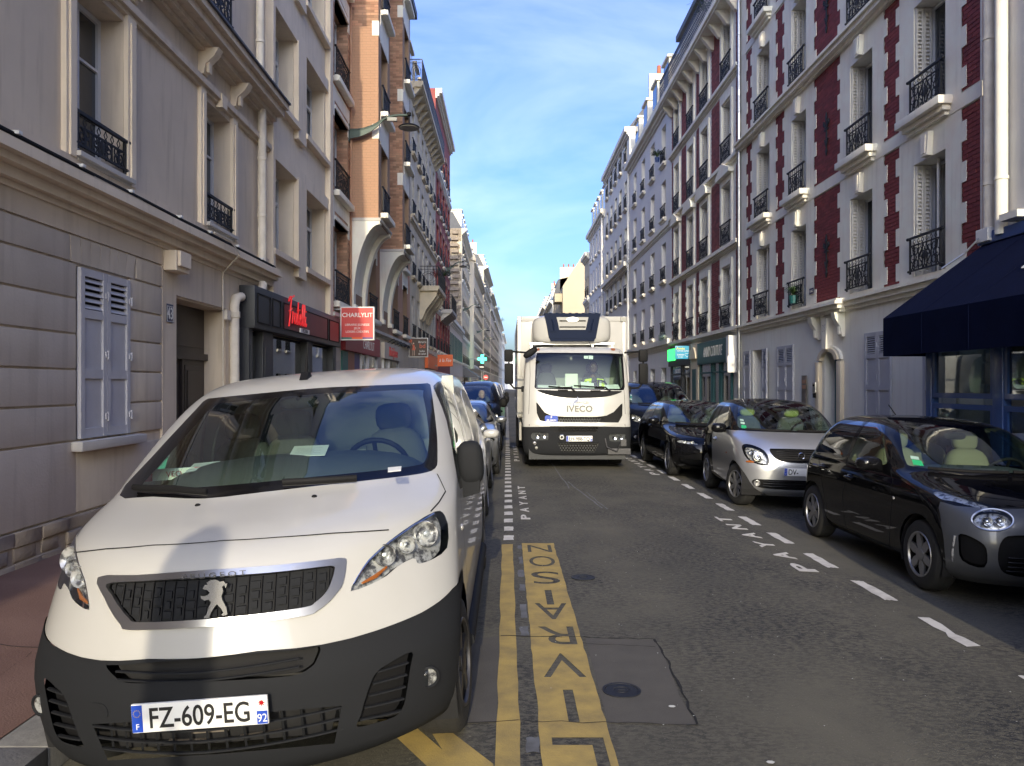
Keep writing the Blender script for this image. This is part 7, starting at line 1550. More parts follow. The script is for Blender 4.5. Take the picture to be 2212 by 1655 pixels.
def wide_hatch(label, loc, paint, rows=MR, group=None, yaw=0.0, roll=0.0, lamp='px', bumper=None, step=.07, name='parked_car', cat='car', zs=1.0):
    c = Car(name, label, cat, rows, loc, yaw, roll, group, step=step); sh = c.sh
    basics(c, paint, [(0, .965), (.5, .965), (.74, .98), (.80, 1.02), (.73, 1.16), (.64, 1.30), (.58, 1.34), (.40, 1.365), (0, 1.375)], 0, [([(1.95, .99), (2.15, 1.13), (2.45, 1.30), (2.62, 1.345), (2.9, 1.355), (2.92, 1.15), (2.93, .96), (2.4, .955), (2.05, .965)], None), ([(3.03, .965), (3.02, 1.2), (3.01, 1.35), (3.3, 1.325), (3.6, 1.23), (3.85, 1.08), (3.8, 1.02), (3.4, .975)], 'dark_glass')], wheels=(.86, 3.58), r=.32, wd=.215, arch=.365, spokes=5, style='twin')
    c.reg('headlight', sh.front(sm([(.46, .66), (.60, .655), (.76, .665), (.83, .69), (.80, .735), (.70, .735), (.55, .715)], 3)), 'lamp_chrome', pri=5, kind='lamp', depth=.04, mirror=True)
    c.reg('grille', sh.front(sm([(0, .46), (.30, .47), (.40, .52), (.42, .62), (.36, .68), (0, .695), (-.36, .68), (-.42, .62), (-.40, .52), (-.30, .47)], 3)), 'black_plastic', pri=5, kind='recess', depth=.03)
    c.reg('lower_intake', sh.front(sm([(0, .24), (.5, .25), (.75, .30), (.78, .40), (.6, .38), (0, .37), (-.6, .38), (-.78, .40), (-.75, .30), (-.5, .25)], 3)), 'black_plastic', pri=5, kind='recess', depth=.03)
    c.build(paint); lamp_bowls(c, [sh._fx(sg * x, .69) for sg in (1, -1) for x in (.58, .70)], .032)
    for z in np.linspace(.51, .66, 4): c.tubeon(sh.front([(x, z) for x in np.linspace(-.36, .36, 11)]), .006, 'slat', 'satin_chrome', -.006)
    car_label_parts(c, [[(1.62, .94), (1.55, .75), (1.50, .5), (1.55, .24)], [(2.97, 1.36), (2.98, .95), (2.97, .6), (2.95, .24)], [(1.55, .24), (3.15, .25)]])
    c.seam(dense(sh.front([(-.78, .80), (-.5, .79), (0, .775), (.5, .79), (.78, .80)]), 5, False)); handle(c, 2.72, .86, paint); handle(c, 3.48, .88, paint)
    for sg in (1, -1): P = sh.pt(sh.side([(1.98, .96)], sg)[0]); c.mirror_unit(P.x - sg * .01, 1.96, 1.0, (.115, .08, .065), paint, sg)
    wipers(c, [[(-.62, .975), (-.3, .968), (.0, .968)], [(.1, .972), (.4, .968), (.62, .975)]]); c.cabin(1.55, 4.0, .45, .92, .74, 0, [(-.38, 2.0), (.38, 2.0), (-.36, 2.9), (.36, 2.9)], wheel_at=(.38, 1.86, .93), rest_z=1.05, dash_z=.97)
    finish(c, 0, .90, (.6, 4.0, .18, .3, .62)); return c
cx_ = 3.97; wide_hatch('low glossy black hatchback between the silver microcar and the black van', (cx_, 14.15, gz(cx_ - .4)), 'paint_black', group='cars parked along the right kerb', roll=R(1.6))
# ---- dark people carrier vans (same pressing as the white van, other trim)
def people_van(label, loc, paint, group=None, yaw=0.0, roll=0.0, lamps=None, lit=False, step=.07, glassm='windscreen_glass'):
    c = Car('parked_van', label, 'van', VR, loc, yaw, roll, group, step=step); sh = c.sh
    basics(c, paint, [(0, 1.25), (.5, 1.25), (.80, 1.265), (.86, 1.30), (.83, 1.42), (.75, 1.62), (.70, 1.70), (.5, 1.725), (0, 1.73)], 0, [([(1.45, 1.19), (1.75, 1.45), (1.98, 1.62), (2.12, 1.68), (2.40, 1.70), (2.46, 1.40), (2.48, 1.14), (2.2, 1.12), (1.7, 1.13)], None), ([(2.65, 1.15), (2.66, 1.66), (3.5, 1.66), (3.52, 1.15)], 'dark_glass'), ([(3.7, 1.15), (3.68, 1.65), (4.6, 1.62), (4.72, 1.15)], 'dark_glass')], glassm=glassm, wheels=(.90, 4.17), r=.33, wd=.215, arch=.385, spokes=5)
    c.reg('headlight', sh.front(sm([(.56, .84), (.66, .80), (.80, .82), (.88, .90), (.86, 1.0), (.78, .99), (.64, .93)], 3)), 'lamp_chrome', pri=5, kind='lamp', depth=.05, mirror=True)
    c.reg('grille', sh.front(sm([(0, .80), (.40, .81), (.50, .86), (.46, .93), (0, .95), (-.46, .93), (-.50, .86), (-.40, .81)], 3)), 'black_plastic', pri=5, kind='recess', depth=.03)
    c.reg('lower_intake', sh.front(sm([(0, .30), (.5, .31), (.62, .38), (.55, .50), (0, .52), (-.55, .50), (-.62, .38), (-.5, .31)], 3)), 'black_plastic', pri=5, kind='recess', depth=.03)
    c.build(paint); lamp_bowls(c, [sh._fx(sg * x, z) for sg in (1, -1) for x, z in ((.66, .87), (.80, .91))], .05)
    if lit:
        mat('lit_lamp', (1, .95, .8), .3, emit=(1, .93, .78), estr=6); q = sh._fx(.80, .91); P = sh.pt(q, .004); g = MB(); g.blob(P, (.05, .03, .05), 2, 12, 8); obj('lit_bulb', g, MATS['lit_lamp'], c.root)
    for z in (.85, .89): c.tubeon(sh.front([(x, z) for x in np.linspace(-.44, .44, 13)]), .008, 'chrome_bar', 'chrome', .002)
    for sg in (1, -1):
        P = sh.pt(sh.side([(1.62, 1.16)], sg)[0]); c.mirror_unit(P.x - sg * .02, 1.6, 1.24, (.10, .07, .13), 'black_plastic', sg)
        fp = sh._fx(sg * .78, .42); P = sh.pt(fp, .003); g = MB(); g.blob(P, (.04, .03, .04), 2, 12, 8); obj('fog_lamp', g, MATS['lamp_chrome'], c.root, smooth=60)
    car_label_parts(c, [[(1.34, 1.10), (1.30, .9), (1.32, .55), (1.36, .26)], [(2.56, 1.72), (2.58, 1.2), (2.58, .8), (2.57, .26)]]); c.seam(dense(sh.front([(-.8, 1.03), (-.5, 1.03), (0, 1.01), (.5, 1.03), (.8, 1.03)]), 5, False)); handle(c, 2.38, .98, 'black_plastic')
    wipers(c, [[(-.62, 1.26), (-.3, 1.252), (.0, 1.252)], [(.1, 1.255), (.4, 1.252), (.66, 1.26)]]); c.cabin(1.15, 3.0, .62, 1.22, .86, 0, [(-.45, 2.0), (.45, 2.0)], wheel_at=(.44, 1.72, 1.16), rest_z=1.36, dash_z=1.22)
    P = Vector((-.02, 1.98, 1.80)); g = MB(); g.prism([(P.y - .07, P.z), (P.y + .08, P.z), (P.y, P.z + .05)], -.04, .0, 'x'); g.tube([(-.02, P.y + .01, P.z + .03), (-.015, P.y + .10, P.z + .22)], [.011, .006], 8); obj('aerial', g, MATS['black_plastic'], c.root)
    finish(c, 0, .955, (.62, 4.6, .18, .3, .66)); return c
cx_ = 4.08; pv = people_van('glossy dark navy van parked on the right behind the lorry', (cx_, 19.7, gz(cx_ - .3)), 'paint_navy_black', 'cars parked along the right kerb', roll=R(1.2))
stickers(pv, [([(-.80, 1.36), (-.74, 1.355), (-.735, 1.40), (-.79, 1.405)], 'plate_white'), ([(-.775, 1.42), (-.725, 1.415), (-.72, 1.45), (-.768, 1.455)], 'sticker_green'), ([(-.765, 1.47), (-.715, 1.465), (-.71, 1.5), (-.757, 1.505)], 'plate_white')])
# ---- left row behind the white van
lw = wide_hatch('white hatchback parked directly behind the white delivery van', (-1.12, 9.3, gz(-1.1)), 'paint_white', group='cars parked along the left kerb', roll=R(-3.6))
CR = [(z * 1.09, yf * .93, yr * .93, w_ * .97, bf, br, nf, nr) for z, yf, yr, w_, bf, br, nf, nr in MR]
lw2 = wide_hatch('pale crossover with black bumper behind the white hatchback', (-1.10, 14.6, gz(-1.1)), 'paint_white', rows=CR, group='cars parked along the left kerb', roll=R(-3.0)) if False else None
lw2 = wide_hatch('dark grey hatchback with a white mirror ahead of the dark blue van', (-1.02, 14.1, gz(-1.1)), 'paint_grey', group='cars parked along the left kerb', roll=R(-3.0))
pv2 = people_van('dark blue van with a bald driver and one lit headlamp in the left row', (-1.06, 19.3, gz(-1.0)), 'paint_navy_black', 'cars parked along the left kerb', roll=R(-2.6), lit=True)
names = [('pale grey van parked behind the dark blue van', 'paint_silver', 1), ('black hatchback far along the left kerb behind the grey van', 'paint_black', 0), ('dark grey van far along the left kerb', 'paint_dark_grey', 1), ('white hatchback farthest along the left kerb', 'paint_white', 0)]
y = 25.2
for lab, pm, v in names:
    if v: people_van(lab, (-1.0, y, gz(-1.0)), pm, 'cars parked along the left kerb', roll=R(-2), step=.12)
    else: wide_hatch(lab, (-.98, y, gz(-1.0)), pm, group='cars parked along the left kerb', roll=R(-2), step=.12)
    y += 5.6
# ================================================================ refrigerated lorry
TR = [(.28, .06, 1.85, 1.00, .26, .15, 4.2, 5), (.34, .02, 1.85, 1.05, .26, .15, 4.2, 5), (.5, .00, 1.85, 1.075, .26, .15, 4.2, 5), (.85, .00, 1.85, 1.085, .26, .15, 4.2, 5), (1.0, .02, 1.85, 1.08, .26, .15, 4.2, 5), (1.3, .04, 1.85, 1.075, .26, .15, 4.2, 5), (1.5, .07, 1.85, 1.07, .26, .15, 4.2, 5), (1.62, .10, 1.85, 1.065, .26, .15, 4.2, 5), (1.9, .19, 1.85, 1.05, .25, .15, 4.2, 5), (2.15, .28, 1.85, 1.03, .25, .15, 4.0, 5), (2.32, .36, 1.84, 1.0, .27, .15, 3.1, 4), (2.40, .42, 1.82, .96, .28, .16, 3, 4), (2.45, .52, 1.75, .86, .3, .2, 2.8, 3), (2.475, .72, 1.6, .6, .3, .2, 2.5, 2.5), (2.485, .95, 1.3, .02, .1, .1, 2, 2)]
TX_, TY_ = 1.40, 15.45
tk = c = Car('lorry', 'white refrigerated lorry facing the camera in the middle lane', 'lorry', TR, (TX_, TY_, 0), 0, 0, None, step=.06); sh = c.sh
k_ = lambda P: [(999 + .2612 * x, 621 + .2612 * y) for x, y in P]
def cab(P): return c.px(k_(P))
c.reg('windscreen_border', cab(sm([(598, 800), (594, 815), (610, 838), (680, 842), (960, 846), (1240, 850), (1322, 850), (1340, 830), (1340, 780), (1325, 575), (1300, 548), (960, 541), (640, 540), (616, 552), (606, 600)], 3)), 'gloss_black', pri=1)
c.reg('windscreen', cab(sm([(612, 790), (616, 818), (640, 828), (960, 834), (1240, 838), (1305, 836), (1322, 810), (1322, 760), (1308, 590), (1290, 562), (960, 556), (650, 555), (628, 570), (620, 620)], 3)), 'windscreen_glass', pri=2)
c.reg('wiper_panel', cab(sm([(620, 848), (800, 854), (960, 856), (1150, 858), (1318, 858), (1250, 890), (1150, 908), (960, 916), (820, 908), (700, 886)], 3)), 'bumper_plastic', pri=3, off=.006)
c.reg('grille_panel', cab(dense([(610, 952), (622, 958), (680, 1035), (740, 1062), (860, 1070), (1110, 1070), (1190, 1060), (1250, 1030), (1310, 966), (1324, 960), (1322, 1060), (1290, 1118), (690, 1112), (640, 1100), (615, 1040)], 3)), 'black_plastic', pri=3, off=-.004)
c.reg('grille_mesh', cab(sm([(800, 1072), (960, 1076), (1150, 1076), (1150, 1114), (960, 1118), (800, 1114)], 3)), 'dark_void', pri=4, kind='recess', depth=.03)
be = c.px(k_([(960, 1148), (1240, 1152), (1340, 1154)])); bs_ = [q for q in be]; sx_ = sh.side([(1.0, 1.06)], 1)[0]
bp = [(0, be[0][1])] + be + [(sx_[0], be[-1][1]), (sx_[0], 0)]
c.reg('bumper', dense([(-a, b) for a, b in reversed(bp[1:])] + bp, 4), 'bumper_plastic', pri=1, off=.012)
for P in ([(580, 1203), (700, 1203), (712, 1215), (708, 1258), (690, 1262), (582, 1258)], [(1222, 1212), (1338, 1214), (1345, 1225), (1342, 1268), (1232, 1272), (1216, 1258)]): c.reg('headlight', cab(sm(P, 3)), 'lamp_chrome', pri=5, kind='lamp', depth=.05)
c.reg('upper_intake', cab(dense([(725, 1148), (1130, 1152), (1105, 1200), (760, 1196)], 4)), 'dark_void', pri=4, kind='recess', depth=.04)
c.reg('lower_intake', cab(dense([(785, 1285), (1130, 1285), (1090, 1362), (820, 1358)], 4)), 'dark_void', pri=4, kind='recess', depth=.05)
c.reg('roof_marker', cab(sm([(604, 505), (636, 505), (636, 522), (604, 522)], 2)), 'orange_lens', pri=4, off=.006, mirror=True)
ar = [(1.15 + .56 * math.cos(a), max(.285, .46 + .56 * math.sin(a))) for a in [math.pi * 2 * k / 30 for k in range(30)]]
for sg in (1, -1):
    c.reg('arch', sh.side(ar, sg), 'dark_void', pri=9, kind='void'); c.reg('side_window', sh.side(sm([(.45, 1.55), (.50, 1.7), (.70, 2.2), (1.3, 2.22), (1.35, 1.55)], 3), sg), 'side_glass', pri=3)
c.build('paint_white', 'cab')
rg = {q['name']: q['ob'] for q in c.regs}
# hexagonal mesh of the intakes
def hexmesh(name, x0, x1, z0, z1, d, par, off):
    g = MB(); j = 0; z = z0
    while z < z1:
        x = x0 + (d * .87 if j % 2 else 0)
        while x < x1: g.tube([on_front(c, x + d * .95 * math.cos(a), z + d * .95 * math.sin(a), off) for a in [math.pi / 6 + math.pi / 3 * k for k in range(6)]], .007, 4, closed=True); x += d * 1.74
        z += d * 1.5; j += 1
    obj(name, g, MATS['gloss_black'], par)
xl, zl = .40, 0
hexmesh('hex_mesh', -.36, .38, .385, .52, .032, rg['lower_intake'], -.012); hexmesh('hex_mesh', -.34, .40, .80, .86, .032, rg['upper_intake'], -.012); hexmesh('hex_mesh', -.38, .45, .965, 1.02, .030, rg['grille_mesh'], -.01)
for P in [sh.pt(q, -.01) for q in cab([(622, 1230), (678, 1228), (1262, 1240), (1312, 1240)])]: g = MB(); g.lathe([(.055, -.02), (.052, 0), (.04, -.004), (.02, -.012), (.001, -.012)], axis='y', n=18, caps=False); g.v = [(v[0], -v[1], v[2]) for v in g.v]; obj('lamp_bowl', g, MATS['chrome'], c.root, P, smooth=45)
for x, y, r_, m in ((598, 1288, .036, 'lamp_chrome'), (612, 1325, .03, 'headliner')): P = sh.pt(cab([(x, y)])[0], .014); g = MB(); g.blob((0, 0, 0), (r_, .02, r_), 2, 14, 8); obj('fog_lamp', g, MATS[m], c.root, P, smooth=60)
P = sh.pt(cab([(820, 1238)])[0], .03); g = MB(); g.lathe([(.06, 0), (.06, -.02), (.045, -.03), (.03, -.03), (.03, -.01)], axis='y', n=6, caps=False); obj('tow_eye', g, MATS['galvanised'], c.root, P)
P = sh.pt(cab([(965, 1250)])[0], .02); c.plate('EH-988-TQ', P.x, P.y - .01, P.z, sx=.80, dept='94')
mat('letter_grey', (.10, .10, .105), .3, metal=.3)
def plateword(txt, px_, py_, h, m, sx=1.0, par=None, depth=.004, off=.012, bold=0, shear=0, space=1):
    P = sh.pt(cab([(px_, py_)])[0], off); q = text_mb(txt, h, depth, sx, shear=shear, bold=bold, space=space); q.v = [(v[0], v[1], v[2] - h / 2) for v in q.v]; return obj('lettering', q, MATS[m], par or c.root, P, (R(-2), 0, 0))
plateword('IVECO', 968, 1003, .118, 'letter_grey', 1.0, depth=.012, bold=.035, space=1.08); plateword('COLI', 878, 951, .05, 'letter_grey', .95, bold=.01); plateword('SERVICES', 992, 951, .05, 'letter_grey', .85, bold=.01)
P = sh.pt(cab([(928, 945)])[0], .014); g = MB(); g.prism([(-.05, -.09), (-.02, -.09), (.0, -.03), (.06, .0), (.08, .07), (.05, .10), (.045, .05), (-.01, .02), (-.03, -.03)], -.004, .0, 'y'); mat('logo_blue', (.25, .28, .42), .5); obj('logo_mark', g, MATS['logo_blue'], c.root, P)
P = sh.pt(cab([(735, 1085)])[0], .014); g = MB(); g.prism([(-.128, -.06), (.128, -.06), (.128, .04), (.10, .062), (-.10, .062), (-.128, .04)], -.006, 0, 'y'); bd = obj('badge', g, MATS['eu_blue'], c.root, P)
q = text_mb('F', .048, .002, 1, bold=.02); q.v = [(v[0], v[1] - .0065, v[2] + .002) for v in q.v]; obj('lettering', q, MATS['plate_white'], bd); q = text_mb('FRAIKIN', .034, .002, 1.05, bold=.02); q.v = [(v[0], v[1] - .0065, v[2] - .05) for v in q.v]; obj('lettering', q, MATS['plate_white'], bd)
for P_ in ([(710, 822), (830, 832), (900, 832), (930, 862)], [(920, 818), (1050, 826), (1180, 830), (1222, 862)]): q = dense(cab(P_), 3, False); g = MB(); g.tube([sh.pt(a, .04) for a in q], .014, 6); obj('wiper', g, MATS['black_plastic'], c.root)
for x, y in ((830, 853), (1100, 858)): P = sh.pt(cab([(x, y)])[0], .012); g = MB(); g.bbox(-.10, .10, -.01, .005, -.015, .015, .005); obj('step_grip', g, MATS['black_plastic'], c.root, P)
for sg in (1, -1): c.seam(dense(sh.front([(sg * .90, 2.38), (sg * .93, 1.9), (sg * .945, 1.6), (sg * .955, 1.3), (sg * .965, 1.1)]), 5, False)); c.seam(dense(sh.side([(.40, 1.1), (.42, 1.6), (.68, 2.25), (1.40, 2.27), (1.42, .95)], sg), 6, False), w=.004)
# mirrors on arms
for sg in (1, -1):
    x0 = sg * 1.03; g = MB(); mx_ = sg * 1.36
    g.bbox(mx_ - .09, mx_ + .09, .22, .36, 1.70, 2.12, .035); mo = obj('mirror', g, MATS['black_plastic'], c.root, smooth=45); g = MB(); g.bbox(mx_ - .095, mx_ + .085, .20, .36, 2.15, 2.40, .04); obj('upper_mirror', g, MATS['black_plastic'], mo, smooth=45)
    g = MB(); g.tube([(x0 - sg * .04, .38, 2.34), (mx_ - sg * .05, .28, 2.36), (mx_, .28, 2.3)], .02, 8); g.tube([(x0 - sg * .02, .30, 1.62), (mx_ - sg * .1, .28, 1.62), (mx_, .28, 1.74)], .022, 8); g.bbox(x0 - sg * .03, x0 + sg * .08, .24, .36, 1.54, 1.66, .02); g.tube([(mx_, .3, 1.7), (mx_, .3, 2.2)], .018, 8); obj('mirror_arm', g, MATS['black_plastic'], mo)
g = MB(); g.blob((-.93, .12, 2.33), (.16, .05, .07), 2.6, 14, 8, Matrix.Rotation(R(-35), 3, 'Y')); g.tube([(-.85, .3, 2.38), (-.93, .15, 2.36)], .014, 6); obj('kerb_mirror', g, MATS['black_plastic'], c.root, smooth=50)
c.wheel(1.03, 1.15, .46, .27, 'alloy', 8, 0, .52, 'steel_dark'); c.wheel(-1.03, 1.15, .46, .27, 'alloy', 8, 0, .52, 'steel_dark'); c.wheel(1.15, 5.6, .46, .5, 'alloy', 8, 0, .5, 'steel_dark'); c.wheel(-1.15, 5.6, .46, .5, 'alloy', 8, 0, .5, 'steel_dark')
g = MB(); g.bbox(.60, 1.06, -.02, .12, .30, .42, .01); g.tube([(.55, -.0, .62), (.58, -.04, .45), (.78, -.05, .36), (.84, -.02, .5)], .015, 6); g.bbox(.86, .98, .0, .1, .46, .60, .01); obj('broken_step', g, MATS['steel_dark'], c.root)
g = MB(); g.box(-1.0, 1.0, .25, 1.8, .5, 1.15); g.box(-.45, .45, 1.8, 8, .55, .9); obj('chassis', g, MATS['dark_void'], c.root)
g = MB(); g.bbox(-1.12, -1.05, 2.3, 4.6, .42, .98, .01); g.bbox(1.05, 1.12, 2.3, 4.6, .42, .98, .01); obj('side_guard', g, MATS['paint_white'], c.root)
# body box, frame and front
g = MB(); bx = .055; g.bbox(bx - 1.22, bx + 1.22, 1.95, 8.2, .96, 3.21, .02); bo = obj('cargo_box', g, MATS['paint_white'], c.root, smooth=40)
g = MB()
for q in ((-1.225, -1.13, .955, 3.215), (1.13, 1.225, .955, 3.215)): g.bbox(bx + q[0], bx + q[1], 1.935, 2.0, q[2], q[3], .012)
g.bbox(bx - 1.13, bx + 1.13, 1.935, 2.0, 3.10, 3.215, .012); obj('frame', g, MATS['paint_white'], bo, smooth=40)
g = MB(); g.bbox(bx + 1.08, bx + 1.20, 1.90, 1.94, 3.10, 3.2, .005); g.bbox(bx - 1.2, bx - 1.1, 1.9, 1.94, .98, 1.06, .005); obj('marker_lamp', g, MATS['headliner'], bo)
# refrigeration unit
fy = 1.90; g = MB(); g.blob((0, fy - .28, 2.87), (.86, .44, .335), 4.2, 40, 20); un = obj('refrigeration_unit', g, MATS['paint_white'], c.root, smooth=60)
mat('unit_navy', (.008, .014, .036), .65, spec=.1); mat('vent_grey', (.30, .30, .29), .5)
def trap(x0t, x0b, zt, zb, y0, y1, nm, m, par): g = MB(); g.prism([(-x0t, zt), (x0t, zt), (x0b, zb), (-x0b, zb)], y0, y1, 'y'); return obj(nm, g, MATS[m], par)
np_ = trap(.60, .50, 3.215, 2.68, fy - .745, fy - .55, 'front_panel', 'unit_navy', un); trap(.50, .46, 2.70, 2.62, fy - .735, fy - .55, 'lower_panel', 'unit_navy', un)
trap(.34, .28, 3.13, 2.86, fy - .757, fy - .74, 'vent_panel', 'vent_grey', np_)
for z in (3.05, 2.92): g = MB(); g.bbox(-.28, .28, fy - .772, fy - .755, z - .012, z + .012, .004); obj('vent_slot', g, MATS['black_plastic'], np_)
for sg in (1, -1):
    g = MB(); g.prism([(sg * .38, 3.13), (sg * .53, 3.16), (sg * .47, 2.82), (sg * .33, 2.82)], fy - .765, fy - .742, 'y'); g.tube([(sg * .44, fy - .775, 3.08), (sg * .41, fy - .79, 2.98), (sg * .40, fy - .775, 2.86)], .02, 6); obj('side_vent', g, MATS['unit_navy'], np_)
g = MB(); g.lathe([(.13, 0), (.125, -.012), (.001, -.014)], axis='y', n=28); g.v = [(v[0], v[1], v[2] * .42) for v in g.v]; bg_ = obj('oval_badge', g, MATS['satin_chrome'], np_, (0, fy - .772, 3.075), smooth=40); q = text_mb('Carrier', .045, .002, .9, .3); q.v = [(v[0], v[1] - .015, v[2] - .02) for v in q.v]; obj('lettering', q, MATS['logo_blue'], bg_)
g = MB(); [g.bbox(-.5 + k * .14, -.44 + k * .14, fy - .74, fy - .6, 3.21, 3.225, .004) for k in range(8)]; obj('top_rib', g, MATS['unit_navy'], un)
g = MB(); g.bbox(-.92, .92, 1.30, 1.40, 2.55, 2.60, .006); [g.box(x - .02, x + .02, 1.33, 1.37, 2.40, 2.56) for x in (-.87, .45, .87)]; obj('roof_bar', g, MATS['galvanised'], c.root)
g = MB(); g.tube([(-.85, 1.35, 2.50), (-.6, 1.3, 2.53), (-.4, 1.35, 2.53)], .02, 6); g.tube([(.36, .7, 2.46), (.30, .8, 2.62)], .006, 6); obj('hose', g, MATS['black_plastic'], c.root)
# cab interior
c.cabin(.55, 1.8, .9, 1.52, .96, 0, [(-.55, .9), (.45, .9)], wheel_at=(.50, .72, 1.62), rest_z=1.9, dash_z=1.46)
g = MB(); g.box(-1.0, 1.0, 1.70, 1.72, 1.2, 2.3); obj('cab_back', g, MATS['headliner'], c.root)
g = MB(); g.bbox(-.17, .10, 1.0, 1.03, 1.66, 1.92, .01); g.bbox(-.28, -.05, .9, .92, 1.58, 1.66, .006); obj('clip_board', g, MATS['sign_white'], c.root); g = MB(); g.bbox(-.05, .06, .5, .53, 1.62, 1.70, .006); obj('phone_holder', g, MATS['sign_white'], c.root)
g = MB(); g.quad(*[sh.pt(q, -.008) for q in cab([(1005, 588), (1040, 588), (1040, 565), (1005, 563)])]); g.quad(*[sh.pt(q, -.008) for q in cab([(1044, 592), (1080, 592), (1080, 564), (1044, 562)])]); obj('sticker', g, MATS['plate_white'], c.root)
for lab, pts in (('white papers on the driver side of the lorry dashboard', [(985, 838), (1095, 846), (1095, 785), (985, 772)]), ('white sheets at the right end of the lorry dashboard', [(1175, 845), (1322, 848), (1300, 795), (1185, 800)]), ('long white paper at the left end of the lorry dashboard', [(620, 828), (790, 826), (790, 805), (622, 800)])):
    P = [sh.pt(q, -.05) for q in cab(pts)]; P[2].y += .16; P[3].y += .16; P = [c.M @ p for p in P]; cen = sum(P, Vector()) / 4; g = MB(); g.add([p - cen for p in P] + [p - cen + Vector((0, .004, -.002)) for p in P], [(0, 1, 2, 3), (7, 6, 5, 4), (0, 4, 5, 1), (1, 5, 6, 2), (2, 6, 7, 3), (3, 7, 4, 0)]); tag(obj('paper_sheet', g, MATS['paper'], None, cen), lab, 'paper', 'papers on the lorry dashboard')

# ================================================================ people (one skinned body, clothes and hair as children)
mat('skin_dark', (.085, .045, .03), .55); mat('skin_fair', (.42, .24, .17), .55); mat('cloth_grey', (.055, .055, .06), .9); mat('hi_vis', (.72, .92, .04), .7); mat('cloth_navy', (.02, .03, .06), .9); mat('hair_dark', (.012, .010, .009), .8); mat('hair_grey', (.12, .11, .10), .8); mat('reflective', (.65, .66, .64), .35)
def skin_mesh(verts, edges, radii, name):
    me = bpy.data.meshes.new(name); me.from_pydata(verts, edges, []); o = bpy.data.objects.new(name, me); COL.objects.link(o)
    md = o.modifiers.new('skin', 'SKIN'); sv = me.skin_vertices[0].data
    for v, r in zip(sv, radii): v.radius = r if isinstance(r, tuple) else (r, r)
    sv[0].use_root = True; sb = o.modifiers.new('sub', 'SUBSURF'); sb.levels = 2; sb.render_levels = 2
    dg = bpy.context.evaluated_depsgraph_get(); m2 = bpy.data.meshes.new_from_object(o.evaluated_get(dg)); bpy.data.objects.remove(o); m2.name = name; return m2
def seated_driver(label, loc, skin, coat, hair, vest=None, turn=0.0, bald=False):
    """driver from the hips up, hands on the wheel in front (towards -y)"""
    V = [(0, 0, 0), (0, .01, .18), (0, .02, .36), (0, .01, .48), (0, -.01, .56), (-.19, .01, .43), (.19, .01, .43), (-.25, -.10, .22), (.25, -.10, .22), (-.17, -.34, .24), (.17, -.34, .24), (-.13, -.40, .28), (.13, -.40, .28)]
    E = [(0, 1), (1, 2), (2, 3), (3, 4), (2, 5), (2, 6), (5, 7), (6, 8), (7, 9), (8, 10), (9, 11), (10, 12)]
    r = [(.17, .12), (.17, .12), (.17, .11), (.065, .065), (.055, .055), .065, .065, .05, .05, .036, .036, .04, .04]
    body = skin_mesh(V, E, r, 'person'); body.materials.append(MATS[skin]); bm = bmesh.new(); bm.from_mesh(body)
    # head with brow, nose, chin and ears grown onto the neck
    h = MB(); h.blob((0, -.02, .70), (.078, .098, .122), 2.2, 22, 16); h.blob((0, -.045, .635), (.058, .062, .055), 2.2, 14, 10); h.blob((0, -.122, .69), (.014, .022, .026), 2, 10, 6); h.blob((-.078, .0, .69), (.012, .024, .034), 2, 8, 6); h.blob((.078, .0, .69), (.012, .024, .034), 2, 8, 6); h.blob((0, -.105, .722), (.055, .014, .010), 2, 12, 6); h.blob((0, -.108, .640), (.026, .012, .008), 2, 10, 6)
    Mt = Matrix.Rotation(turn, 4, 'Z'); xf(h, Mt); vs_ = [bm.verts.new(p) for p in h.v]
    for f in h.f:
        try: bm.faces.new([vs_[i] for i in f])
        except ValueError: pass
    bm.to_mesh(body); bm.free(); body.polygons.foreach_set('use_smooth', [True] * len(body.polygons))
    o = bpy.data.objects.new('person', body); COL.objects.link(o); o.location = loc; tag(o, label, 'person')
    n = 11; jm = skin_mesh([V[i] for i in range(n) if i != 4], [(0, 1), (1, 2), (2, 3), (2, 4), (2, 5), (4, 6), (5, 7), (6, 8), (7, 9)], [(q[0] * 1.12, q[1] * 1.15) if isinstance(q, tuple) else q * 1.18 for i, q in enumerate(r[:n]) if i != 4], 'jacket'); jm.materials.append(MATS[coat]); jm.polygons.foreach_set('use_smooth', [True] * len(jm.polygons)); obj('jacket', jm, None, o)
    e = MB(); [e.blob((sx * .031, -.106, .705), (.012, .008, .007), 2, 8, 6) for sx in (-1, 1)]; xf(e, Mt); obj('eyes', e, MATS['plate_white'], o, smooth=60); e = MB(); [e.blob((sx * .031, -.113, .705), (.006, .004, .006), 2, 8, 6) for sx in (-1, 1)]; xf(e, Mt); obj('pupils', e, MATS['dark_void'], o)
    hm = MB()
    if bald: hm.blob((0, .012, .70), (.082, .092, .09), 2.2, 18, 10); hm.v = [(v[0], max(v[1], -.02), v[2]) for v in hm.v]
    else: hm.blob((0, .004, .738), (.083, .098, .098), 2.2, 20, 12); hm.v = [(v[0], v[1] if v[2] > .745 else max(v[1], -.01), v[2]) for v in hm.v]
    xf(hm, Mt); obj('hair', hm, MATS[hair], o, smooth=60)
    if vest:
        for sx in (-1, 1):
            g = MB(); g.prism([(sx * .06, .40), (sx * .20, .40), (sx * .235, .34), (sx * .20, .0), (sx * .10, .0), (sx * .09, .2)], -.235, -.20, 'y'); g.prism([(sx * .06, .46), (sx * .19, .44), (sx * .20, .38), (sx * .06, .38)], -.235, .16, 'y'); vo = obj('vest', g, MATS[vest], o); g = MB(); g.box(sx * .11, sx * .15, -.240, -.235, .0, .40); obj('reflective_band', g, MATS['reflective'], vo)
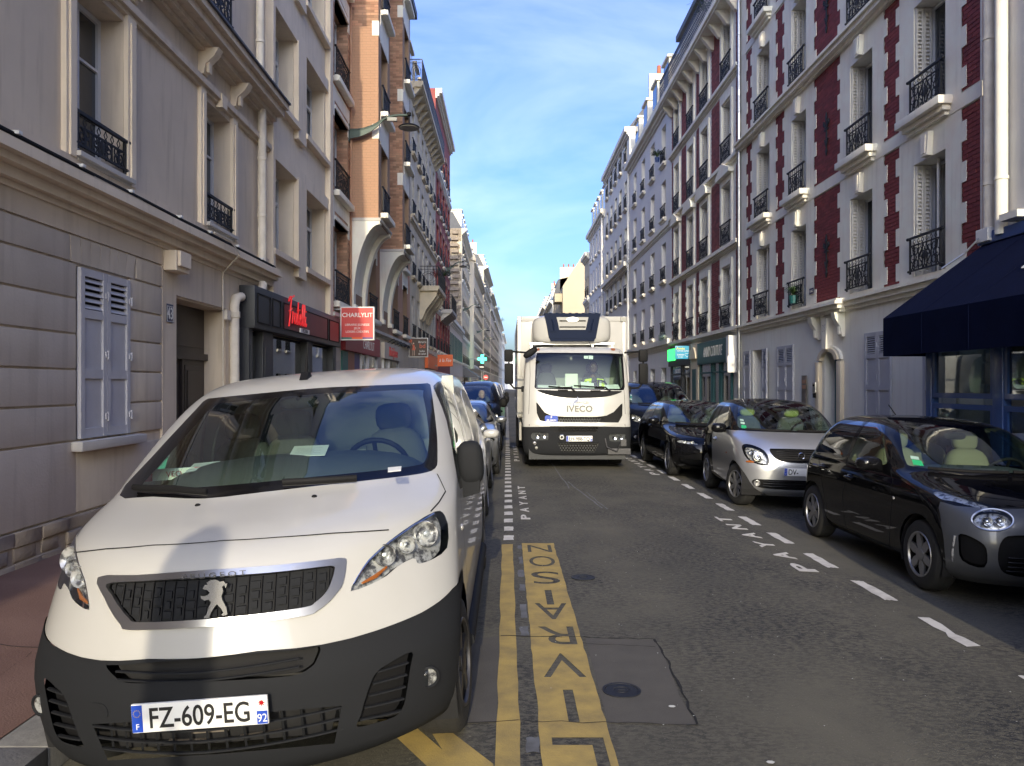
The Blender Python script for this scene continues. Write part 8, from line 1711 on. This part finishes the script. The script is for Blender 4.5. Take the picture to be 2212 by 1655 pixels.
    for sx in (-1, 1):   # hands: palm, four fingers and a thumb curled on the wheel rim
        g = MB(); c0 = Vector((sx * .13, -.41, .28)); g.blob(c0, (.036, .04, .022), 2.4, 12, 8)
        for k in range(4): b0 = c0 + Vector((-.026 + .017 * k, -.035, .004)); l = (.052, .06, .056, .044)[k]; g.tube([b0, b0 + Vector((0, -l * .55, .0)), b0 + Vector((0, -l * .8, -.022)), b0 + Vector((0, -l * .4, -.036))], [.0095, .009, .008, .007], 6)
        g.tube([c0 + Vector((-sx * .028, .0, .006)), c0 + Vector((-sx * .052, -.026, .012)), c0 + Vector((-sx * .045, -.052, .004))], [.011, .010, .008], 6); obj('hand', g, MATS[skin], o, smooth=60)
    return o
seated_driver('lorry driver in a yellow green high visibility vest behind the lorry windscreen', tk.M @ Vector((.42, .98, 1.36)), 'skin_dark', 'cloth_grey', 'hair_dark', 'hi_vis')
seated_driver('balding man in dark clothes looking down inside the dark blue van', pv2.M @ Vector((.40, 2.0, .78)), 'skin_fair', 'cloth_navy', 'hair_grey', None, R(30), True)
# ================================================================ lamps, hanging signs and small things on the walls
mat('lamp_green', (.05, .075, .065), .5, metal=.3); mat('sign_red', (.62, .06, .055), .5); mat('sign_brown', (.075, .045, .035), .5); mat('sign_blue', (.02, .30, .50), .4); mat('letter_yellow', (.75, .70, .10), .5); mat('figure_red', (.60, .12, .06), .5); mat('figure_skin', (.70, .52, .40), .6)
mat('cross_green', (.02, .55, .25), .4, emit=(.03, 1.0, .45), estr=2.2); mat('awning_grey', (.16, .16, .165), .8); mat('grey_metal', (.30, .31, .32), .45, metal=.4)
def wall_lamp(Y, z, X, ln, label):
    t_ = thing('street_lamp', label, 'street lamp', (X, Y, z), (0, 0, R(-90)), 'arched street lamps fixed to the left facades')
    # local y points across the street
    P = [(0, .03, .0), (0, .35 * ln / 1.7, .01), (0, .7 * ln / 1.7, .12), (0, 1.0 * ln / 1.7, .30), (0, 1.3 * ln / 1.7, .40), (0, ln, .41)]
    C = []
    for i in range(len(P) - 1):
        p0, p1, p2, p3 = P[max(0, i - 1)], P[i], P[i + 1], P[min(len(P) - 1, i + 2)]
        for k in range(4): s_ = k / 4; C.append(tuple(.5 * (2 * p1[j] + (p2[j] - p0[j]) * s_ + (2 * p0[j] - 5 * p1[j] + 4 * p2[j] - p3[j]) * s_ * s_ + (3 * p1[j] - p0[j] - 3 * p2[j] + p3[j]) * s_ ** 3) for j in range(3)))
    C.append(P[-1]); g = MB(); g.tube(C, .038, 8); obj('arm', g, MATS['lamp_green'], t_, smooth=50)
    g = MB(); w0 = [(y, zz) for _, y, zz in C[:13]]; w1 = [(y, zz - .24 * max(0.0, 1 - k / 12) ** .7 - .01) for k, (y, zz) in enumerate(w0)]; g.prism(w0 + w1[::-1], -.025, .025, 'x'); obj('web_plate', g, MATS['lamp_green'], t_)
    g = MB(); g.bbox(-.09, .09, 0, .04, -.35, .16, .01); obj('wall_plate', g, MATS['lamp_green'], t_)
    g = MB(); g.tube([(0, ln, .43), (0, ln, .12)], .022, 8); g.lathe([(.03, .0), (.06, .02), (.06, .10), (.03, .12)], (0, ln, .38), n=12); g.lathe([(.29, .0), (.30, .025), (.22, .075), (.10, .11), (.04, .14), (.03, .14)], (0, ln, .05), n=24); obj('shade', g, MATS['black_plastic'], t_, smooth=40)
    g = MB(); g.lathe([(.27, .0), (.28, .01), (.001, .012)], (0, ln, .038), n=24); g.bbox(-.07, .07, ln - .12, ln + .12, .025, .045, .004); obj('diffuser', g, MATS['headliner'], t_)
    g = MB(); g.bbox(-.05, .05, ln * .64, ln * .80, .24, .34, .01); obj('control_box', g, MATS['headliner'], t_)
wall_lamp(21.85, 8.85, XL, 1.70, 'nearest arched street lamp on the orange brick building')
wall_lamp(55.8, 10.1, XL, 1.3, 'arched street lamp on the dark red brick building beyond the planted balcony')
wall_lamp(78.4, 9.4, XL, 1.6, 'arched street lamp on the building with the rubble gable')
wall_lamp(103, 8.8, -4.0, 1.5, 'arched street lamp on the cream corner building')
wall_lamp(122, 8.8, -3.75, 1.6, 'farthest arched street lamp beyond the cream corner building')
def hang_sign(label, X0, X1, Y, z0, z1, m, border='sign_white', th=.14, wallX=XL):
    w_, h_ = X1 - X0, z1 - z0; t_ = thing('hanging_sign', label, 'sign', ((X0 + X1) / 2, Y, (z0 + z1) / 2))
    g = MB(); g.bbox(-w_ / 2, w_ / 2, -th / 2, th / 2, -h_ / 2, h_ / 2, .01); obj('box', g, MATS[border], t_, smooth=40); g = MB(); g.box(-w_ / 2 + .03, w_ / 2 - .03, -th / 2 - .004, th / 2 + .004, -h_ / 2 + .03, h_ / 2 - .03); obj('face', g, MATS[m], t_)
    e = (wallX - (X0 + X1) / 2); s_ = -1 if e < 0 else 1
    for zz in (-h_ / 2 + .06, h_ / 2 - .06): g = MB(); g.box(e, s_ * w_ / 2, -.02, .02, zz - .02, zz + .02); obj('bracket', g, MATS['grey_metal'], t_)
    return t_, -th / 2 - .005
def sign_text(t_, y, txt, h, x, z, m='sign_white', sx=.95, shear=0, bold=.0, align='CENTER'):
    q = text_mb(txt, h, .002, sx, shear, align, bold); q.v = [(v[0] + x, v[1] + y, v[2] + z) for v in q.v]; obj('lettering', q, MATS[m], t_)
t_, y = hang_sign('red and white square hanging sign of the childrens bookshop', -4.27, -3.40, 20.0, 2.83, 3.69, 'sign_red')
sign_text(t_, y, 'CHARLYLIT', .105, 0, .165, bold=.012, sx=1.0); sign_text(t_, y, 'LIBRAIRIE JEUNESSE', .055, 0, -.06, sx=.92); sign_text(t_, y, 'JEUX', .055, 0, -.15); sign_text(t_, y, 'LOISIRS CRÉATIFS', .055, 0, -.24, sx=.95)
for k, m in enumerate(('panel_teal', 'orange_sign', 'panel_violet')): g = MB(); g.box(-.405 + .27 * k, -.135 + .27 * k, y - .002, y, -.40, -.355); obj('colour_stripe', g, MATS[m], t_)
t_, y = hang_sign('brown hanging sign with a figure in a red dress', -4.36, -3.50, 34.6, 2.92, 3.78, 'sign_brown')
sign_text(t_, y, 'librairie', .095, .17, .20, sx=.85); sign_text(t_, y, 'bd', .19, .18, -.02, 'figure_red', 1.0, bold=.02); sign_text(t_, y, 'bulles', .085, .17, -.20, sx=.85); sign_text(t_, y, 'de salon', .085, .17, -.32, sx=.85)
g = MB(); g.prism([(-.26, .12), (-.18, .12), (-.17, .0), (-.13, -.12), (-.29, -.12), (-.25, .0)], y - .003, y, 'y'); g.box(-.40, -.28, y - .003, y, .22, .36); obj('figure_dress', g, MATS['figure_red'], t_)
g = MB(); g.lathe([(.035, y - .003), (.001, y - .004)], (-.22, 0, -.17), 'y', 12); g.v = [(v[0], v[1], v[2] + .35) for v in g.v]
for P in ([(-.25, -.12), (-.235, -.12), (-.24, -.36), (-.255, -.36)], [(-.19, -.12), (-.17, -.12), (-.165, -.36), (-.18, -.36)], [(-.26, .12), (-.25, .08), (-.33, .22), (-.345, .20)], [(-.18, .11), (-.17, .08), (-.12, -.04), (-.135, -.05)]): g.prism(P, y - .003, y, 'y')
obj('figure', g, MATS['figure_skin'], t_)
t_, y = hang_sign('orange hanging sign beyond the brown bookshop sign', -4.1, -3.2, 46, 2.78, 3.48, 'orange_sign', 'orange_sign'); sign_text(t_, y, 'à la Fée', .2, 0, -.08, sx=.8, shear=.25)
t_ = thing('shop', 'shop front with a plain orange fascia below the orange hanging sign', 'shop front', (XL, 42.0, 0), (0, 0, R(-90)))
g = MB(); g.bbox(-6.0, 0, .03, .2, 2.6, 3.35, .01); obj('fascia', g, MATS['orange_sign'], t_); g = MB(); g.box(-5.8, -.2, .02, .06, .2, 2.6); obj('window', g, MATS['pane'], t_)
t_, y = hang_sign('blue shop sign with a heart outline over the small grey shop', 6.70, 7.32, 31.0, 2.72, 3.24, 'sign_blue', 'sign_blue', .1, XR)
sign_text(t_, y, 'Agnès', .10, -.10, .11, 'letter_yellow', .95, bold=.015); sign_text(t_, y, 'POTTIER DUMAS', .055, 0, .03, sx=.8); sign_text(t_, y, 'Lunettes', .07, -.1, -.12, sx=.8, shear=.3); sign_text(t_, y, 'de cœur', .05, -.1, -.20, sx=.8)
g = MB(); g.tube([(.16 + .085 * math.sin(a) ** 3, y, -.10 + .075 * (math.cos(a) - .38 * math.cos(2 * a) - .15 * math.cos(3 * a))) for a in [k * math.pi / 10 for k in range(20)]], .006, 5, closed=True); obj('heart_outline', g, MATS['sign_white'], t_)
t_ = thing('wall_box', 'white rounded box sticking out beside the silver drainpipe', 'box', (7.2, 24.85, 2.35)); g = MB(); g.bbox(-.16, .14, -.04, .04, -.27, .27, .03); obj('panel', g, MATS['sign_white'], t_, smooth=40); g = MB(); g.box(.14, .2, -.02, .02, .1, .2); g.box(.14, .2, -.02, .02, -.2, -.1); obj('bracket', g, MATS['grey_metal'], t_)
t_ = thing('pharmacy_cross', 'glowing green pharmacy cross on the left side of the street', 'sign', (-2.85, 90, 4.7)); g = MB(); a, b_ = .5, .17; g.prism([(-b_, -a), (b_, -a), (b_, -b_), (a, -b_), (a, b_), (b_, b_), (b_, a), (-b_, a), (-b_, b_), (-a, b_), (-a, -b_), (-b_, -b_)], -.1, .1, 'y'); obj('cross', g, MATS['cross_green'], t_); g = MB(); g.box(-1.6, -.5, -.04, .04, -.05, .05); obj('bracket', g, MATS['grey_metal'], t_)
t_ = thing('shop_awning', 'grey sloping shop awning below the rubble gable', 'awning', (XL, 79, 0), (0, 0, R(-90))); g = MB(); g.prism([(0, 3.6), (1.6, 2.5), (1.6, 2.2), (1.57, 2.2), (1.57, 2.46), (0, 3.55)], -9, 0, 'x'); obj('canopy', g, MATS['awning_grey'], t_); g = MB(); g.prism([(0, 3.55), (1.57, 2.46), (0, 2.46)], -.03, -.01, 'x'); obj('side_flap', g, MATS['awning_grey'], t_)
def sign_round(label, x, y, z, m): 
    t_ = thing('traffic_sign', label, 'traffic sign', (x, y, 0)); g = MB(); g.tube([(0, 0, -.1), (0, 0, z + .3)], .03, 8); obj('post', g, MATS['grey_metal'], t_); g = MB(); g.lathe([(.3, -.02), (.3, .02)], (0, 0, 0), 'y', 24); g.v = [(v[0], v[1] - .05, v[2] + z) for v in g.v]; obj('disc', g, MATS[m], t_); g = MB(); g.box(-.2, .2, -.085, -.075, z - .05, z + .05); obj('bar', g, MATS['sign_white'], t_)
sign_round('round red no entry sign far down the left pavement', -2.5, 92, 2.6, 'sign_red'); sign_round('dark round sign on a tall post before the pharmacy', -2.4, 74, 3.4, 'iron')
leaf_tuft('balcony_plant', 'bushy green plants spilling over the projecting iron balcony', (-3.55, 43.2, 7.65), 130, .9, None, .7); leaf_tuft('balcony_plant', 'dry twiggy plant at the near end of the projecting iron balcony', (-3.7, 40.3, 7.2), 40, 1.1, None, .35, 'brick_far_red')
leaf_tuft('roof_plant', 'green shrub on the far left roof terrace', (-2.4, 190, 19.6), 120, 2.6, None, .5); leaf_tuft('roof_plant', 'green shrub on the farthest left roof', (-1.7, 222, 19.5), 120, 3.0, None, .5)
# bottles on a ledge over the shop door on the right
t_ = thing('glass_jars', 'row of clear jars on the stone ledge over a shop door', 'jars', (XR - .2, 35.6, 3.75))
for k in range(4): g = MB(); g.lathe([(.09, 0), (.10, .02), (.10, .26), (.05, .32), (.05, .38)], (0, k * .28, 0), n=12); obj('jar', g, MATS['clear_glass'], t_, smooth=40)
# a low plant row, unseen panel post added to shade the white bonnet and an unseen van added to shade the black hatchback
t_ = thing('shadow_panel', 'unseen panel on a post added behind the viewpoint to shade the white bonnet', 'shadow caster', (-1.40, -3.0, gz(-1.4))); g = MB(); g.tube([(0, 0, 0), (0, 0, 2.7)], .035, 10); obj('post', g, MATS['grey_metal'], t_); g = MB(); g.prism([(-.13, 2.55), (.13, 2.55), (.14, 3.1), (.11, 3.28), (.04, 3.36), (-.04, 3.36), (-.11, 3.28), (-.14, 3.1)], -.02, .02, 'y'); obj('panel', g, MATS['grey_metal'], t_)
people_van('unseen dark grey van added behind the viewpoint to shade the black hatchback', (4.3, -.75, gz(3.9)), 'paint_dark_grey', 'cars parked along the right kerb', step=.12)
